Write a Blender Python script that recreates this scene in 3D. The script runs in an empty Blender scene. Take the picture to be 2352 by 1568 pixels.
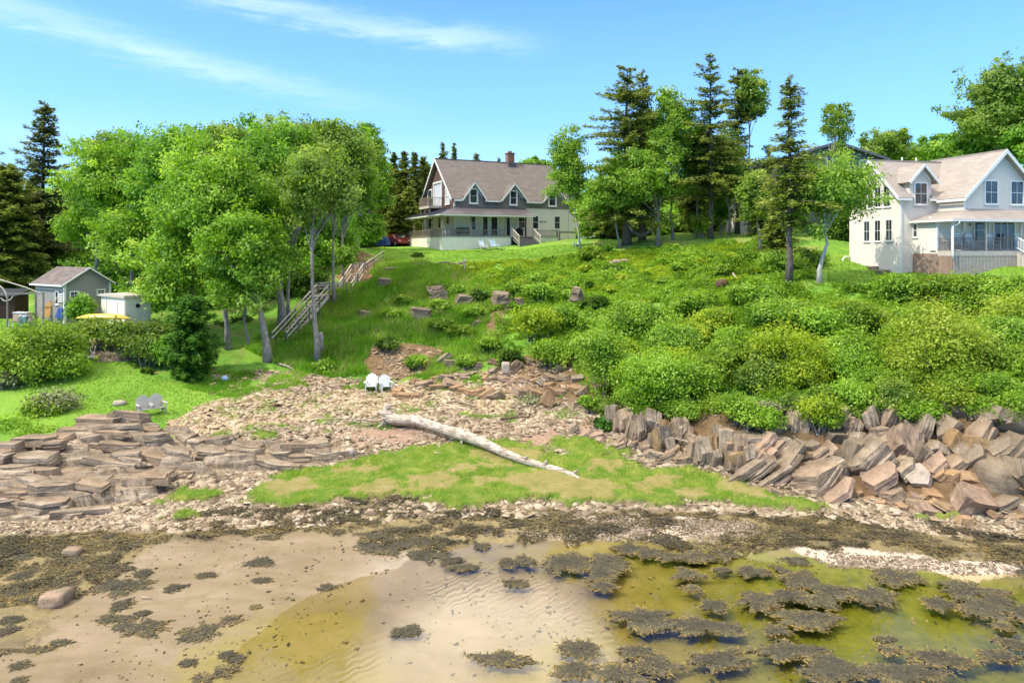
import bpy, math, random
import numpy as np
from mathutils import Vector, Matrix

# ------------------------------------------------------------------ camera, world, sun, exposure
SC = bpy.context.scene
F, CX, HY, ZC = 1600.0, 1176.0, 570.0, 10.5          # level camera over the cove: focal length in picture units, eye height 10.5 m
cam_data = bpy.data.cameras.new("camera"); cam = bpy.data.objects.new("camera", cam_data)
SC.collection.objects.link(cam); SC.camera = cam
cam.location = (0, 0, ZC); cam.rotation_euler = (math.radians(90), 0, 0)
cam_data.sensor_width = 36.0; cam_data.lens = 36.0*F/2352.0
cam_data.shift_y = -(784.0-HY)/2352.0
cam_data.clip_start = 0.5; cam_data.clip_end = 9000

SUN_TO = Vector((-0.90, -0.40, 0)).normalized()
SUN_EL = math.radians(50)
W = bpy.data.worlds.new("World"); SC.world = W; W.use_nodes = True
sun_data = bpy.data.lights.new("sun", 'SUN'); sun_data.energy = 3.7; sun_data.angle = math.radians(0.55)
sun_data.color = (1.0, 0.95, 0.87)
sun = bpy.data.objects.new("sun", sun_data); SC.collection.objects.link(sun)
sd = Vector((SUN_TO.x*math.cos(SUN_EL), SUN_TO.y*math.cos(SUN_EL), math.sin(SUN_EL)))
sun.rotation_euler = sd.to_track_quat('Z', 'Y').to_euler()
sun.location = (-40, -20, 60)
SC.view_settings.view_transform = 'Standard'; SC.view_settings.look = 'None'
SC.view_settings.exposure = 0.31; SC.view_settings.gamma = 1.0
SC.cycles.max_bounces = 6; SC.cycles.diffuse_bounces = 3; SC.cycles.glossy_bounces = 2
SC.cycles.transmission_bounces = 4; SC.cycles.transparent_max_bounces = 6
SC.cycles.use_denoising = True

def build_world():
    nt = W.node_tree; nt.nodes.clear(); N = nt.nodes.new; L = nt.links.new
    out = N('ShaderNodeOutputWorld'); bg = N('ShaderNodeBackground')
    sky = N('ShaderNodeTexSky'); sky.sky_type = 'NISHITA'; sky.sun_disc = False
    sky.sun_elevation = SUN_EL; sky.sun_rotation = math.atan2(SUN_TO.x, SUN_TO.y)
    sky.altitude = 0; sky.air_density = 1.0; sky.dust_density = 0.35; sky.ozone_density = 2.0
    tint = N('ShaderNodeMix'); tint.data_type = 'RGBA'; tint.blend_type = 'MULTIPLY'; tint.inputs[0].default_value = 1
    L(sky.outputs[0], tint.inputs[6]); tint.inputs[7].default_value = (0.52, 1.03, 1.82, 1)
    tc = N('ShaderNodeTexCoord'); sp = N('ShaderNodeSeparateXYZ'); L(tc.outputs['Generated'], sp.inputs[0])
    def M(op, a, b=None, c=None):
        n = N('ShaderNodeMath'); n.operation = op
        for i, v in enumerate((a, b, c)):
            if v is None: continue
            if isinstance(v, (int, float)): n.inputs[i].default_value = v
            else: L(v, n.inputs[i])
        return n.outputs[0]
    # bearing and height of each direction: az = atan2(x, y), el = z / hypot(x, y)
    az = M('ARCTAN2', sp.outputs[0], sp.outputs[1])
    hyp = M('SQRT', M('ADD', M('MULTIPLY', sp.outputs[0], sp.outputs[0]), M('MULTIPLY', sp.outputs[1], sp.outputs[1])))
    el = M('DIVIDE', sp.outputs[2], M('MAXIMUM', hyp, 0.001))
    def noise(sx, sy, rot, scale, detail, dist, off=0.0):
        cb = N('ShaderNodeCombineXYZ'); L(az, cb.inputs[0]); L(el, cb.inputs[1]); cb.inputs[2].default_value = off
        mp = N('ShaderNodeMapping'); mp.inputs['Rotation'].default_value = (0, 0, rot); mp.inputs['Scale'].default_value = (sx, sy, 1)
        L(cb.outputs[0], mp.inputs[0])
        n = N('ShaderNodeTexNoise'); n.inputs['Scale'].default_value = scale; n.inputs['Detail'].default_value = detail
        n.inputs['Roughness'].default_value = 0.58; n.inputs['Distortion'].default_value = dist; L(mp.outputs[0], n.inputs[0])
        return n.outputs[0]
    n1 = noise(1.2, 9, 0.17, 3.0, 8, 0.25); n2 = noise(3, 14, 0.12, 6.0, 8, 0.3, 4.0)
    wv = noise(1.5, 1.5, 0, 1.6, 3, 0.0, 9.0)
    def streak(a0, e0, a1, e1, w, amp, taper_a, taper_b):
        k = (e1-e0)/(a1-a0)
        line = M('ADD', M('MULTIPLY', M('SUBTRACT', az, a0), k), e0)
        d = M('SUBTRACT', el, M('ADD', line, M('MULTIPLY', M('SUBTRACT', wv, 0.5), 0.05)))
        d = M('ADD', d, M('MULTIPLY', M('SUBTRACT', n2, 0.5), 0.045))
        g = M('EXPONENT', M('MULTIPLY', M('POWER', M('DIVIDE', M('ABSOLUTE', d), w), 2.0), -1.0))
        t1 = N('ShaderNodeMapRange'); t1.interpolation_type = 'SMOOTHSTEP'; L(az, t1.inputs[0])
        t1.inputs[1].default_value = taper_a; t1.inputs[2].default_value = taper_b; t1.inputs[3].default_value = 1; t1.inputs[4].default_value = 0
        return M('MULTIPLY', M('MULTIPLY', g, t1.outputs[0]), amp)
    s = streak(-0.634, 0.278, -0.18, 0.200, 0.017, 0.42, -0.45, -0.05)
    s2 = streak(-0.48, 0.342, 0.015, 0.300, 0.016, 0.50, -0.12, 0.10)
    s3 = streak(-0.6, 0.13, 0.1, 0.125, 0.035, 0.22, 0.0, 0.3)
    tex = M('ADD', M('MULTIPLY', n1, 0.9), M('MULTIPLY', n2, 0.7))
    cl = M('MULTIPLY', M('ADD', M('ADD', s, s2), s3), M('POWER', tex, 1.3))
    # a broad bright cloud bank above the framed sky (the pool mirrors it)
    bk = N('ShaderNodeMapRange'); bk.interpolation_type = 'SMOOTHSTEP'
    cn = noise(1.0, 1.3, 0, 2.2, 6, 0.2, 13.0)
    dd = M('ADD', M('POWER', M('DIVIDE', M('ADD', az, 0.03), 0.20), 2.0), M('POWER', M('DIVIDE', M('SUBTRACT', el, 0.66), 0.17), 2.0))
    L(M('ADD', dd, M('MULTIPLY', M('SUBTRACT', cn, 0.5), 1.2)), bk.inputs[0])
    bk.inputs[1].default_value = 0.7; bk.inputs[2].default_value = 1.35; bk.inputs[3].default_value = 1; bk.inputs[4].default_value = 0
    # low milky haze near the horizon
    hz = N('ShaderNodeMapRange'); hz.interpolation_type = 'SMOOTHSTEP'; L(el, hz.inputs[0])
    hz.inputs[1].default_value = -0.05; hz.inputs[2].default_value = 0.60; hz.inputs[3].default_value = 0.62; hz.inputs[4].default_value = 0.0
    m0 = N('ShaderNodeMix'); m0.data_type = 'RGBA'; L(hz.outputs[0], m0.inputs[0]); L(tint.outputs[2], m0.inputs[6]); m0.inputs[7].default_value = (3.1, 5.7, 9.0, 1)
    m1 = N('ShaderNodeMix'); m1.data_type = 'RGBA'; L(M('MINIMUM', cl, 1.0), m1.inputs[0]); L(m0.outputs[2], m1.inputs[6]); m1.inputs[7].default_value = (6.2, 7.4, 8.8, 1)
    m2 = N('ShaderNodeMix'); m2.data_type = 'RGBA'; L(bk.outputs[0], m2.inputs[0]); L(m1.outputs[2], m2.inputs[6]); m2.inputs[7].default_value = (28, 27, 26, 1)
    # broken cloud above the framed sky, added as white fill for the shade
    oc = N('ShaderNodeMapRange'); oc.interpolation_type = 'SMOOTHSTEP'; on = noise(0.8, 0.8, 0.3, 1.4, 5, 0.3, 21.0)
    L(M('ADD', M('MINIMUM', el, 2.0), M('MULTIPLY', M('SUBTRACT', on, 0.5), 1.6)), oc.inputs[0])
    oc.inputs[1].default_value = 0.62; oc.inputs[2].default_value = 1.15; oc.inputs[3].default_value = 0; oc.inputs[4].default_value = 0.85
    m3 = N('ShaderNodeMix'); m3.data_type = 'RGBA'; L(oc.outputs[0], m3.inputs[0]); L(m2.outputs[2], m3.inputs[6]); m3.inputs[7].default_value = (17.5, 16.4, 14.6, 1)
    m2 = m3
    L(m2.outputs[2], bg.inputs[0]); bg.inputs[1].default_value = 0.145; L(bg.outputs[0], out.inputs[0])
build_world()

# ------------------------------------------------------------------ helpers
R = random.Random(7); NR = np.random.default_rng(7)
def P(px, py, Y): return Vector(((px-CX)/F*Y, Y, ZC-(py-HY)/F*Y))
def link(o): SC.collection.objects.link(o); return o
def tag(o, label=None, cat=None, group=None, kind=None):
    if label: o['label'] = label
    if cat: o['category'] = cat; o['kind'] = 'thing'
    if group: o['group'] = group
    if kind: o['kind'] = kind
    return o
def empty(name, loc, rz=0.0, label=None, cat=None, group=None):
    o = bpy.data.objects.new(name, None); o.location = loc; o.rotation_euler = (0, 0, rz); o.empty_display_size = 0.2
    return tag(link(o), label, cat, group)
def copy_tree(o, parent=None):
    c = o.copy(); link(c)
    if parent: c.parent = parent
    for ch in list(o.children): copy_tree(ch, c)
    return c

def np_mesh(name, V, Fq, mats, parent=None, mi=None, attrs=None, smooth=False, loops=None):
    """V (n,3); Fq (m,k) uniform faces, or loops=(indices, starts, totals)"""
    me = bpy.data.meshes.new(name); V = np.asarray(V, dtype=np.float32)
    me.vertices.add(len(V)); me.vertices.foreach_set('co', V.ravel())
    if loops is None:
        Fq = np.asarray(Fq, dtype=np.int32); m, k = Fq.shape
        me.loops.add(m*k); me.loops.foreach_set('vertex_index', Fq.ravel())
        me.polygons.add(m); me.polygons.foreach_set('loop_start', np.arange(m, dtype=np.int32)*k)
    else:
        me.loops.add(len(loops[0])); me.loops.foreach_set('vertex_index', loops[0])
        me.polygons.add(len(loops[1])); me.polygons.foreach_set('loop_start', loops[1])
    if mi is not None: me.polygons.foreach_set('material_index', np.asarray(mi, dtype=np.int32))
    if smooth: me.polygons.foreach_set('use_smooth', np.ones(len(me.polygons), dtype=bool))
    for (an, dom, ty, data) in (attrs or []):
        a = me.attributes.new(an, ty, dom)
        a.data.foreach_set('color' if ty == 'FLOAT_COLOR' else 'value', np.asarray(data, dtype=np.float32).ravel())
    me.update(calc_edges=True)
    for m in (mats if isinstance(mats, (list, tuple)) else [mats]): me.materials.append(m)
    o = bpy.data.objects.new(name, me); link(o)
    if parent: o.parent = parent
    return o

def ordinal(n):
    small = 'zeroth first second third fourth fifth sixth seventh eighth ninth tenth eleventh twelfth thirteenth fourteenth fifteenth sixteenth seventeenth eighteenth nineteenth'.split()
    if n < 20: return small[n]
    t = {2: 'twent', 3: 'thirt', 4: 'fort'}[n//10]; return t+'ieth' if n % 10 == 0 else t+'y-'+small[n % 10]
def area_words(px, py, xs, ys, cols_=('far left', 'left', 'middle', 'right', 'far right'), rows=('back', 'centre', 'front')):
    c = min(len(cols_)-1, max(0, int((px-xs[0])/(xs[1]-xs[0])*len(cols_)))); r = min(len(rows)-1, max(0, int((py-ys[0])/(ys[1]-ys[0])*len(rows)))); return '%s, %s' % (rows[r], cols_[c])
def size_words(w, h, a, b): return ('small' if w*h < a else 'big' if w*h > b else 'middling')+(' long' if w > 2.9*h else ' rounded' if w < 2.1*h else '')
class MB:
    def __init__(s): s.v = []; s.f = []; s.m = []; s.mi = 0; s.st = []
    def add(s, vs, fs):
        b = len(s.v); s.st.append(len(s.f)); s.v += [tuple(v) for v in vs]
        for f in fs: s.f.append([b+i for i in f]); s.m.append(s.mi)
        return s
    def box(s, x0, x1, y0, y1, z0, z1):
        return s.add([(x0,y0,z0),(x1,y0,z0),(x1,y1,z0),(x0,y1,z0),(x0,y0,z1),(x1,y0,z1),(x1,y1,z1),(x0,y1,z1)],
                     [(0,3,2,1),(4,5,6,7),(0,1,5,4),(1,2,6,5),(2,3,7,6),(3,0,4,7)])
    def build_each(s, name, mat, parent, k=8):
        pieces = []; i = 0
        for st, en in zip(s.st, s.st[1:]+[len(s.f)]):
            m = MB(); fs = s.f[st:en]; used = sorted({v for f in fs for v in f}); mp = {v: j for j, v in enumerate(used)}
            m.v = [s.v[v] for v in used]; m.f = [[mp[v] for v in f] for f in fs]; m.m = s.m[st:en]; pieces.append(m.build(name, mat, parent))
        return pieces
    def obox(s, O, U, N, u0, u1, n0, n1, z0, z1):
        O = Vector(O); U = Vector(U); N = Vector(N); Z = Vector((0,0,1)); c = []
        for z in (z0, z1):
            for (u, n) in ((u0,n0),(u1,n0),(u1,n1),(u0,n1)): c.append(O+U*u+N*n+Z*z)
        return s.add(c, [(0,3,2,1),(4,5,6,7),(0,1,5,4),(1,2,6,5),(2,3,7,6),(3,0,4,7)])
    def beam(s, a, b, w, h, up=(0,0,1)):
        a = Vector(a); b = Vector(b); d = (b-a).normalized(); up = Vector(up)
        if abs(d.dot(up)) > 0.98: up = Vector((0,1,0))
        x = d.cross(up).normalized(); y = x.cross(d).normalized(); c = []
        for p in (a, b):
            for (i, j) in ((-1,-1),(1,-1),(1,1),(-1,1)): c.append(p+x*(w/2*i)+y*(h/2*j))
        return s.add(c, [(0,3,2,1),(4,5,6,7),(0,1,5,4),(1,2,6,5),(2,3,7,6),(3,0,4,7)])
    def prism(s, poly, d):
        """solid between polygon and polygon+d"""
        n = len(poly); p = [Vector(q) for q in poly]; d = Vector(d)
        vs = p+[q+d for q in p]; fs = [tuple(range(n)), tuple(range(2*n-1, n-1, -1))]
        for i in range(n): j = (i+1) % n; fs.append((i, i+n, j+n, j))
        return s.add(vs, fs)
    def tube(s, pts, rad, n=7, cap=True, jit=0.0, rng=None):
        pts = [Vector(p) for p in pts]; k = len(pts)
        if not isinstance(rad, (list, tuple)): rad = [rad]*k
        b = len(s.v); X = None
        for i in range(k):
            d = (pts[min(i+1, k-1)]-pts[max(i-1, 0)])
            d = d.normalized() if d.length > 1e-9 else Vector((0,0,1))
            if X is None: X = d.cross(Vector((0.3,1,0.1))).normalized()
            X = (X-d*X.dot(d)).normalized(); Yv = d.cross(X)
            for j in range(n):
                a = 2*math.pi*j/n; r = rad[i]*(1+(rng.uniform(-jit, jit) if jit else 0))
                s.v.append(tuple(pts[i]+X*(math.cos(a)*r)+Yv*(math.sin(a)*r)))
        for i in range(k-1):
            for j in range(n):
                q = (j+1) % n; s.f.append([b+i*n+j, b+i*n+q, b+(i+1)*n+q, b+(i+1)*n+j]); s.m.append(s.mi)
        if cap:
            s.f.append([b+j for j in range(n-1, -1, -1)]); s.m.append(s.mi)
            s.f.append([b+(k-1)*n+j for j in range(n)]); s.m.append(s.mi)
        return s
    def lathe(s, c, prof, n=14):
        b = len(s.v); c = Vector(c)
        for (r, z) in prof:
            for j in range(n): a = 2*math.pi*j/n; s.v.append((c.x+math.cos(a)*r, c.y+math.sin(a)*r, c.z+z))
        for i in range(len(prof)-1):
            for j in range(n): q = (j+1) % n; s.f.append([b+i*n+j, b+i*n+q, b+(i+1)*n+q, b+(i+1)*n+j]); s.m.append(s.mi)
        s.f.append([b+j for j in range(n-1,-1,-1)]); s.m.append(s.mi); s.f.append([b+(len(prof)-1)*n+j for j in range(n)]); s.m.append(s.mi)
        return s
    def build(s, name, mats, parent=None, smooth=False, bevel=0.0):
        me = bpy.data.meshes.new(name); me.from_pydata(s.v, [], s.f)
        for m in (mats if isinstance(mats, (list, tuple)) else [mats]): me.materials.append(m)
        me.polygons.foreach_set('material_index', s.m)
        if smooth: me.polygons.foreach_set('use_smooth', [True]*len(me.polygons))
        me.update(); o = bpy.data.objects.new(name, me); link(o)
        if parent: o.parent = parent
        if bevel:
            md = o.modifiers.new('bevel', 'BEVEL'); md.width = bevel; md.segments = 1; md.limit_method = 'ANGLE'
        return o

# ---- numpy noise
def _h(ix, iy, s):
    n = (ix.astype(np.int64)*374761393 + iy.astype(np.int64)*668265263 + s*974634777) & 0xffffffff
    n = ((n ^ (n >> 13))*1274126177) & 0xffffffff
    return ((n ^ (n >> 16)) & 0xffff)/65535.0
def vn(x, y, s=0):
    x = np.asarray(x, float); y = np.asarray(y, float)
    ix = np.floor(x); iy = np.floor(y); fx = x-ix; fy = y-iy; fx = fx*fx*(3-2*fx); fy = fy*fy*(3-2*fy)
    return (_h(ix,iy,s)*(1-fx)+_h(ix+1,iy,s)*fx)*(1-fy)+(_h(ix,iy+1,s)*(1-fx)+_h(ix+1,iy+1,s)*fx)*fy
def fbm(x, y, s=0, o=4, g=0.5):
    t = 0; a = 1; n = 0
    for i in range(o): t = t+a*vn(x*2**i+i*17.3, y*2**i-i*9.1, s+i); n += a; a *= g
    return t/n
def cells(x, y, s=0):
    x = np.asarray(x, float); y = np.asarray(y, float); ix = np.floor(x); iy = np.floor(y)
    f1 = np.full(x.shape, 9.0); f2 = np.full(x.shape, 9.0); idv = np.zeros(x.shape)
    for dx in (-1,0,1):
        for dy in (-1,0,1):
            cx = ix+dx; cy = iy+dy; px = cx+_h(cx,cy,s+11); py = cy+_h(cx,cy,s+23)
            d = np.hypot(x-px, y-py); h = _h(cx,cy,s+37); c = d < f1
            f2 = np.where(c, f1, np.minimum(f2, d)); idv = np.where(c, h, idv); f1 = np.where(c, d, f1)
    return f1, f2, idv
def sstep(a, b, x): t = np.clip((x-a)/(b-a), 0, 1); return t*t*(3-2*t)
def inpoly(px, py, poly):
    px = np.asarray(px, float); py = np.asarray(py, float); r = np.zeros(px.shape, bool); n = len(poly)
    for i in range(n):
        x0, y0 = poly[i]; x1, y1 = poly[(i+1) % n]
        if y0 == y1: continue
        c = ((y0 > py) != (y1 > py)) & (px < (x1-x0)*(py-y0)/(y1-y0)+x0); r ^= c
    return r

# ---- materials
def lin(c): 
    c = c/255.0; return c/12.92 if c <= 0.04045 else ((c+0.055)/1.055)**2.4
def col(r, g, b, k=1.0): return (lin(r)*k, lin(g)*k, lin(b)*k, 1.0)
class NT:
    def __init__(s, name):
        s.m = bpy.data.materials.new(name); s.m.use_nodes = True; s.t = s.m.node_tree; s.t.nodes.clear()
        s.out = s.N('ShaderNodeOutputMaterial')
    def N(s, k): return s.t.nodes.new(k)
    def L(s, a, b): s.t.links.new(a, b)
    def setin(s, n, i, v):
        if v is None: return
        if hasattr(v, 'links'): s.L(v, n.inputs[i])
        else: n.inputs[i].default_value = v
    def co(s, kind='Object', scale=(1,1,1), rot=(0,0,0), loc=(0,0,0)):
        tc = s.N('ShaderNodeTexCoord'); mp = s.N('ShaderNodeMapping'); s.L(tc.outputs[kind], mp.inputs[0])
        mp.inputs['Scale'].default_value = scale; mp.inputs['Rotation'].default_value = rot; mp.inputs['Location'].default_value = loc
        return mp.outputs[0]
    def noise(s, co, scale, detail=5, rough=0.6, dist=0.0):
        n = s.N('ShaderNodeTexNoise'); s.L(co, n.inputs[0]); n.inputs['Scale'].default_value = scale
        n.inputs['Detail'].default_value = detail; n.inputs['Roughness'].default_value = rough; n.inputs['Distortion'].default_value = dist
        return n.outputs[0]
    def vor(s, co, scale, feature='F1', out='Distance', rnd=1.0):
        n = s.N('ShaderNodeTexVoronoi'); n.feature = feature; s.L(co, n.inputs[0]); n.inputs['Scale'].default_value = scale
        n.inputs['Randomness'].default_value = rnd; return n.outputs[out]
    def ramp(s, f, stops, interp='LINEAR'):
        n = s.N('ShaderNodeValToRGB'); n.color_ramp.interpolation = interp; e = n.color_ramp.elements
        while len(e) < len(stops): e.new(0.5)
        for i, (p, c) in enumerate(stops):
            e[i].position = p; e[i].color = c if len(c) == 4 else (*c, 1)
        s.L(f, n.inputs[0]); return n.outputs[0]
    def mr(s, f, a, b, c=0.0, d=1.0, smooth=True):
        n = s.N('ShaderNodeMapRange'); n.interpolation_type = 'SMOOTHSTEP' if smooth else 'LINEAR'; s.setin(n, 0, f)
        for i, v in enumerate((a, b, c, d)): s.setin(n, i+1, v)
        return n.outputs[0]
    def mix(s, f, a, b, mode='MIX'):
        n = s.N('ShaderNodeMix'); n.data_type = 'RGBA'; n.blend_type = mode; s.setin(n, 0, f); s.setin(n, 6, a); s.setin(n, 7, b); return n.outputs[2]
    def math(s, op, a, b=None):
        n = s.N('ShaderNodeMath'); n.operation = op; s.setin(n, 0, a); s.setin(n, 1, b); return n.outputs[0]
    def attr(s, name, out='Fac'):
        n = s.N('ShaderNodeAttribute'); n.attribute_name = name; return n.outputs[out]
    def bump(s, h, strength=0.5, dist=0.05, prev=None):
        n = s.N('ShaderNodeBump'); s.L(h, n.inputs['Height']); n.inputs['Strength'].default_value = strength
        n.inputs['Distance'].default_value = dist
        if prev is not None: s.L(prev, n.inputs['Normal'])
        return n.outputs[0]
    def bsdf(s, color, rough=0.8, normal=None, spec=0.3, metal=0.0, sheen=0.0):
        n = s.N('ShaderNodeBsdfPrincipled'); s.setin(n, 'Base Color', color); s.setin(n, 'Roughness', rough)
        s.setin(n, 'Specular IOR Level', spec); s.setin(n, 'Metallic', metal)
        if normal is not None: s.L(normal, n.inputs['Normal'])
        return n
    def done(s, sh): s.L(sh.outputs[0] if hasattr(sh, 'outputs') else sh, s.out.inputs[0]); return s.m

def mat_plain(name, c, rough=0.6, var=0.12, scale=3.0, bump=0.15, spec=0.3, metal=0.0):
    t = NT(name); co = t.co(); n = t.noise(co, scale, 6, 0.65); n2 = t.noise(co, scale*9, 3)
    f = t.math('ADD', t.math('MULTIPLY', n, 0.7), t.math('MULTIPLY', n2, 0.3))
    cc = t.ramp(f, [(0.3, tuple(x*(1-var*1.6) for x in c[:3])), (0.55, c[:3]), (0.75, tuple(min(1, x*(1+var)) for x in c[:3]))])
    return t.done(t.bsdf(cc, rough, t.bump(n2, bump, 0.02), spec, metal))

def mat_lap(name, c, pitch=0.115, axis='Z', depth=0.6, stain=0.12, rough=0.65):
    """clapboards (axis Z) or battens (axis X/Y mixed)"""
    t = NT(name); co = t.co(); sp = t.N('ShaderNodeSeparateXYZ'); t.L(co, sp.inputs[0])
    v = sp.outputs[2] if axis == 'Z' else t.math('ADD', sp.outputs[0], sp.outputs[1])
    fr = t.math('FRACT', t.math('DIVIDE', v, pitch))
    if axis == 'Z': h = t.math('SUBTRACT', 1.0, fr); line = t.mr(fr, 0.86, 0.97, 0, 1)
    else: h = t.math('GREATER_THAN', t.math('ABSOLUTE', t.math('SUBTRACT', fr, 0.5)), 0.40); line = t.mr(t.math('ABSOLUTE', t.math('SUBTRACT', t.math('ABSOLUTE', t.math('SUBTRACT', fr, 0.5)), 0.40)), 0.0, 0.05, 1, 0)
    n = t.noise(t.co(scale=(1,1,0.25)), 2.2, 6, 0.65); n2 = t.noise(t.co(scale=(1,1,14)), 5.0, 3)
    cc = t.ramp(n, [(0.3, tuple(x*(1-stain) for x in c[:3])), (0.6, c[:3])])
    cc = t.mix(t.math('MULTIPLY', n2, 0.18), cc, tuple(x*0.78 for x in c[:3])+(1,))
    cc = t.mix(t.math('MULTIPLY', line, 0.35), cc, tuple(x*0.5 for x in c[:3])+(1,))
    return t.done(t.bsdf(cc, rough, t.bump(h, depth, 0.03), 0.25))

def mat_shingle(name, c1, c2, w=0.32, h=0.14, mortar=None, zs=1.0, rough=0.85):
    t = NT(name); tc = t.N('ShaderNodeTexCoord'); sp = t.N('ShaderNodeSeparateXYZ'); t.L(tc.outputs['Object'], sp.inputs[0])
    cb = t.N('ShaderNodeCombineXYZ'); t.L(t.math('ADD', sp.outputs[0], sp.outputs[1]), cb.inputs[0]); t.L(t.math('MULTIPLY', sp.outputs[2], zs), cb.inputs[1])
    b = t.N('ShaderNodeTexBrick'); t.L(cb.outputs[0], b.inputs[0]); b.inputs['Scale'].default_value = 1
    b.inputs['Brick Width'].default_value = w; b.inputs['Row Height'].default_value = h; b.inputs['Mortar Size'].default_value = 0.008
    b.inputs['Mortar Smooth'].default_value = 0.3
    b.inputs['Color1'].default_value = c1; b.inputs['Color2'].default_value = c2
    b.inputs['Mortar'].default_value = mortar or tuple(x*0.55 for x in c1[:3])+(1,)
    n = t.noise(tc.outputs['Object'], 1.1, 6, 0.6); n2 = t.noise(tc.outputs['Object'], 28, 2)
    cc = t.mix(t.mr(n, 0.35, 0.7, 0, 0.4), b.outputs[0], tuple(x*0.72 for x in c1[:3])+(1,))
    cc = t.mix(t.math('MULTIPLY', n2, 0.45), cc, tuple(min(1, x*1.35) for x in c2[:3])+(1,))
    return t.done(t.bsdf(cc, rough, t.bump(b.outputs['Fac'], -0.4, 0.02, t.bump(n2, 0.4, 0.01)), 0.2))

def mat_leaf(name, cols, trans=0.54, rough=0.5, spec=0.35):
    t = NT(name); a = t.attr('tint'); n = t.noise(t.co(), 0.55, 3)
    f = t.math('ADD', t.math('MULTIPLY', a, 0.8), t.math('MULTIPLY', t.math('SUBTRACT', n, 0.5), 0.7))
    f = t.math('ADD', f, 0.08)
    k = len(cols); cc = t.ramp(f, [(0.05+0.9*i/(k-1), c) for i, c in enumerate(cols)])
    b = t.bsdf(cc, rough, None, spec); tr = t.N('ShaderNodeBsdfTranslucent')
    t.L(t.mix(1.0, cc, (1.08, 1.05, 0.5, 1), 'MULTIPLY'), tr.inputs[0])
    mx = t.N('ShaderNodeMixShader'); mx.inputs[0].default_value = trans; t.L(b.outputs[0], mx.inputs[1]); t.L(tr.outputs[0], mx.inputs[2])
    return t.done(mx)

def mat_bark(name, c1, c2, sc=1.0):
    t = NT(name); n = t.noise(t.co(scale=(6,6,0.9)), 3.0*sc, 7, 0.7, 0.4); n2 = t.noise(t.co(), 1.3, 4)
    cc = t.mix(t.mr(n, 0.35, 0.65), c1, c2); cc = t.mix(t.mr(n2, 0.5, 0.7, 0, 0.5), cc, tuple(x*0.6 for x in c1[:3])+(1,))
    return t.done(t.bsdf(cc, 0.9, t.bump(n, 0.9, 0.04), 0.1))

def mat_rock(name, cols, zs=9.0, warp=0.6, bump=0.9, rot=(0,0,0), band=0.6):
    """bedded rock: bands follow the bedding plane of the object"""
    t = NT(name); co = t.co(); w = t.noise(co, 0.7, 4)
    cb = t.co(scale=(0.5, 0.5, zs), rot=rot)
    ad = t.N('ShaderNodeVectorMath'); ad.operation = 'ADD'; t.L(cb, ad.inputs[0])
    sc = t.N('ShaderNodeVectorMath'); sc.operation = 'SCALE'; cbx = t.N('ShaderNodeCombineXYZ'); t.L(w, cbx.inputs[2]); t.L(cbx.outputs[0], sc.inputs[0]); sc.inputs[3].default_value = warp*zs
    t.L(sc.outputs[0], ad.inputs[1])
    b = t.noise(ad.outputs[0], 1.3, 7, 0.62); big = t.noise(co, 0.45, 5, 0.6); fine = t.noise(co, 14, 5, 0.7)
    f = t.math('ADD', t.math('ADD', t.math('MULTIPLY', b, band), t.math('MULTIPLY', big, 1-band)), t.math('MULTIPLY', t.math('SUBTRACT', fine, 0.5), 0.25))
    k = len(cols); cc = t.ramp(f, [(0.28+0.44*i/(k-1), c) for i, c in enumerate(cols)])
    g = t.N('ShaderNodeNewGeometry'); wn = t.noise(g.outputs['Position'], 0.9, 7, 0.68); wn2 = t.noise(g.outputs['Position'], 3.1, 6, 0.7)
    cc = t.mix(t.mr(wn, 0.46, 0.66, 0, 0.62), cc, col(104,90,72)); cc = t.mix(t.mr(wn2, 0.56, 0.68, 0, 0.42), cc, col(78,68,54)); cc = t.mix(t.mr(wn2, 0.44, 0.3, 0, 0.35), cc, col(196,176,148))
    hh = t.math('ADD', b, t.math('MULTIPLY', fine, 0.35))
    return t.done(t.bsdf(cc, 0.88, t.bump(hh, bump, 0.10), 0.2))
# ------------------------------------------------------------------ terrain: one sheet from the tide pool to the horizon
CP = []   # control points (px, py, depth)
def cp(*a): CP.extend(a)
cp((0,1568,16.6),(300,1568,16.6),(600,1568,16.95),(1000,1568,17.1),(1400,1568,17.2),(1900,1568,17.3),(2352,1568,17.25))
cp((0,1400,20.0),(350,1400,20.05),(700,1400,20.25),(1000,1400,20.55),(1400,1400,20.7),(1900,1400,20.8),(2352,1400,20.75))
cp((0,1300,22.8),(300,1300,22.75),(700,1300,22.85),(930,1296,23.15),(1200,1300,23.4),(1600,1300,23.5),(2000,1320,22.6),(2352,1335,22.2))
cp((0,1230,24.9),(400,1220,25.3),(850,1230,25.2),(1100,1250,24.75),(1400,1228,25.4),(1750,1262,24.0),(2100,1275,23.4),(2352,1290,23.0))
cp((0,1195,26.3),(230,1180,27.0),(560,1175,27.1),(900,1185,26.9),(1250,1185,26.8),(1600,1190,26.7),(1900,1190,26.6),(2200,1222,25.6),(2352,1230,25.2))
cp((380,1120,29.4),(700,1125,29.0),(1000,1140,28.4),(1300,1150,28.0),(1500,1160,27.7),(1800,1165,27.5))
cp((600,1060,32.2),(900,1050,32.6),(1200,1060,32.0),(1450,1080,31.0),(1650,1100,30.3))
cp((0,1120,28.6),(200,1110,29.2),(0,1045,31.6),(200,1020,32.8),(340,980,34.8),(600,1000,33.7))
cp((0,950,36.2),(200,930,38),(345,955,36.9),(300,900,40),(250,860,42),(250,830,44.2),(200,790,46.5),(60,850,43))
cp((180,742,51),(0,735,51.5),(150,725,53),(0,722,54),(250,735,51),(330,750,50),(0,640,70),(200,640,70),(350,680,62),(-300,740,50),(-300,950,36),(-300,1150,27.5),(-300,620,75))
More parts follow.
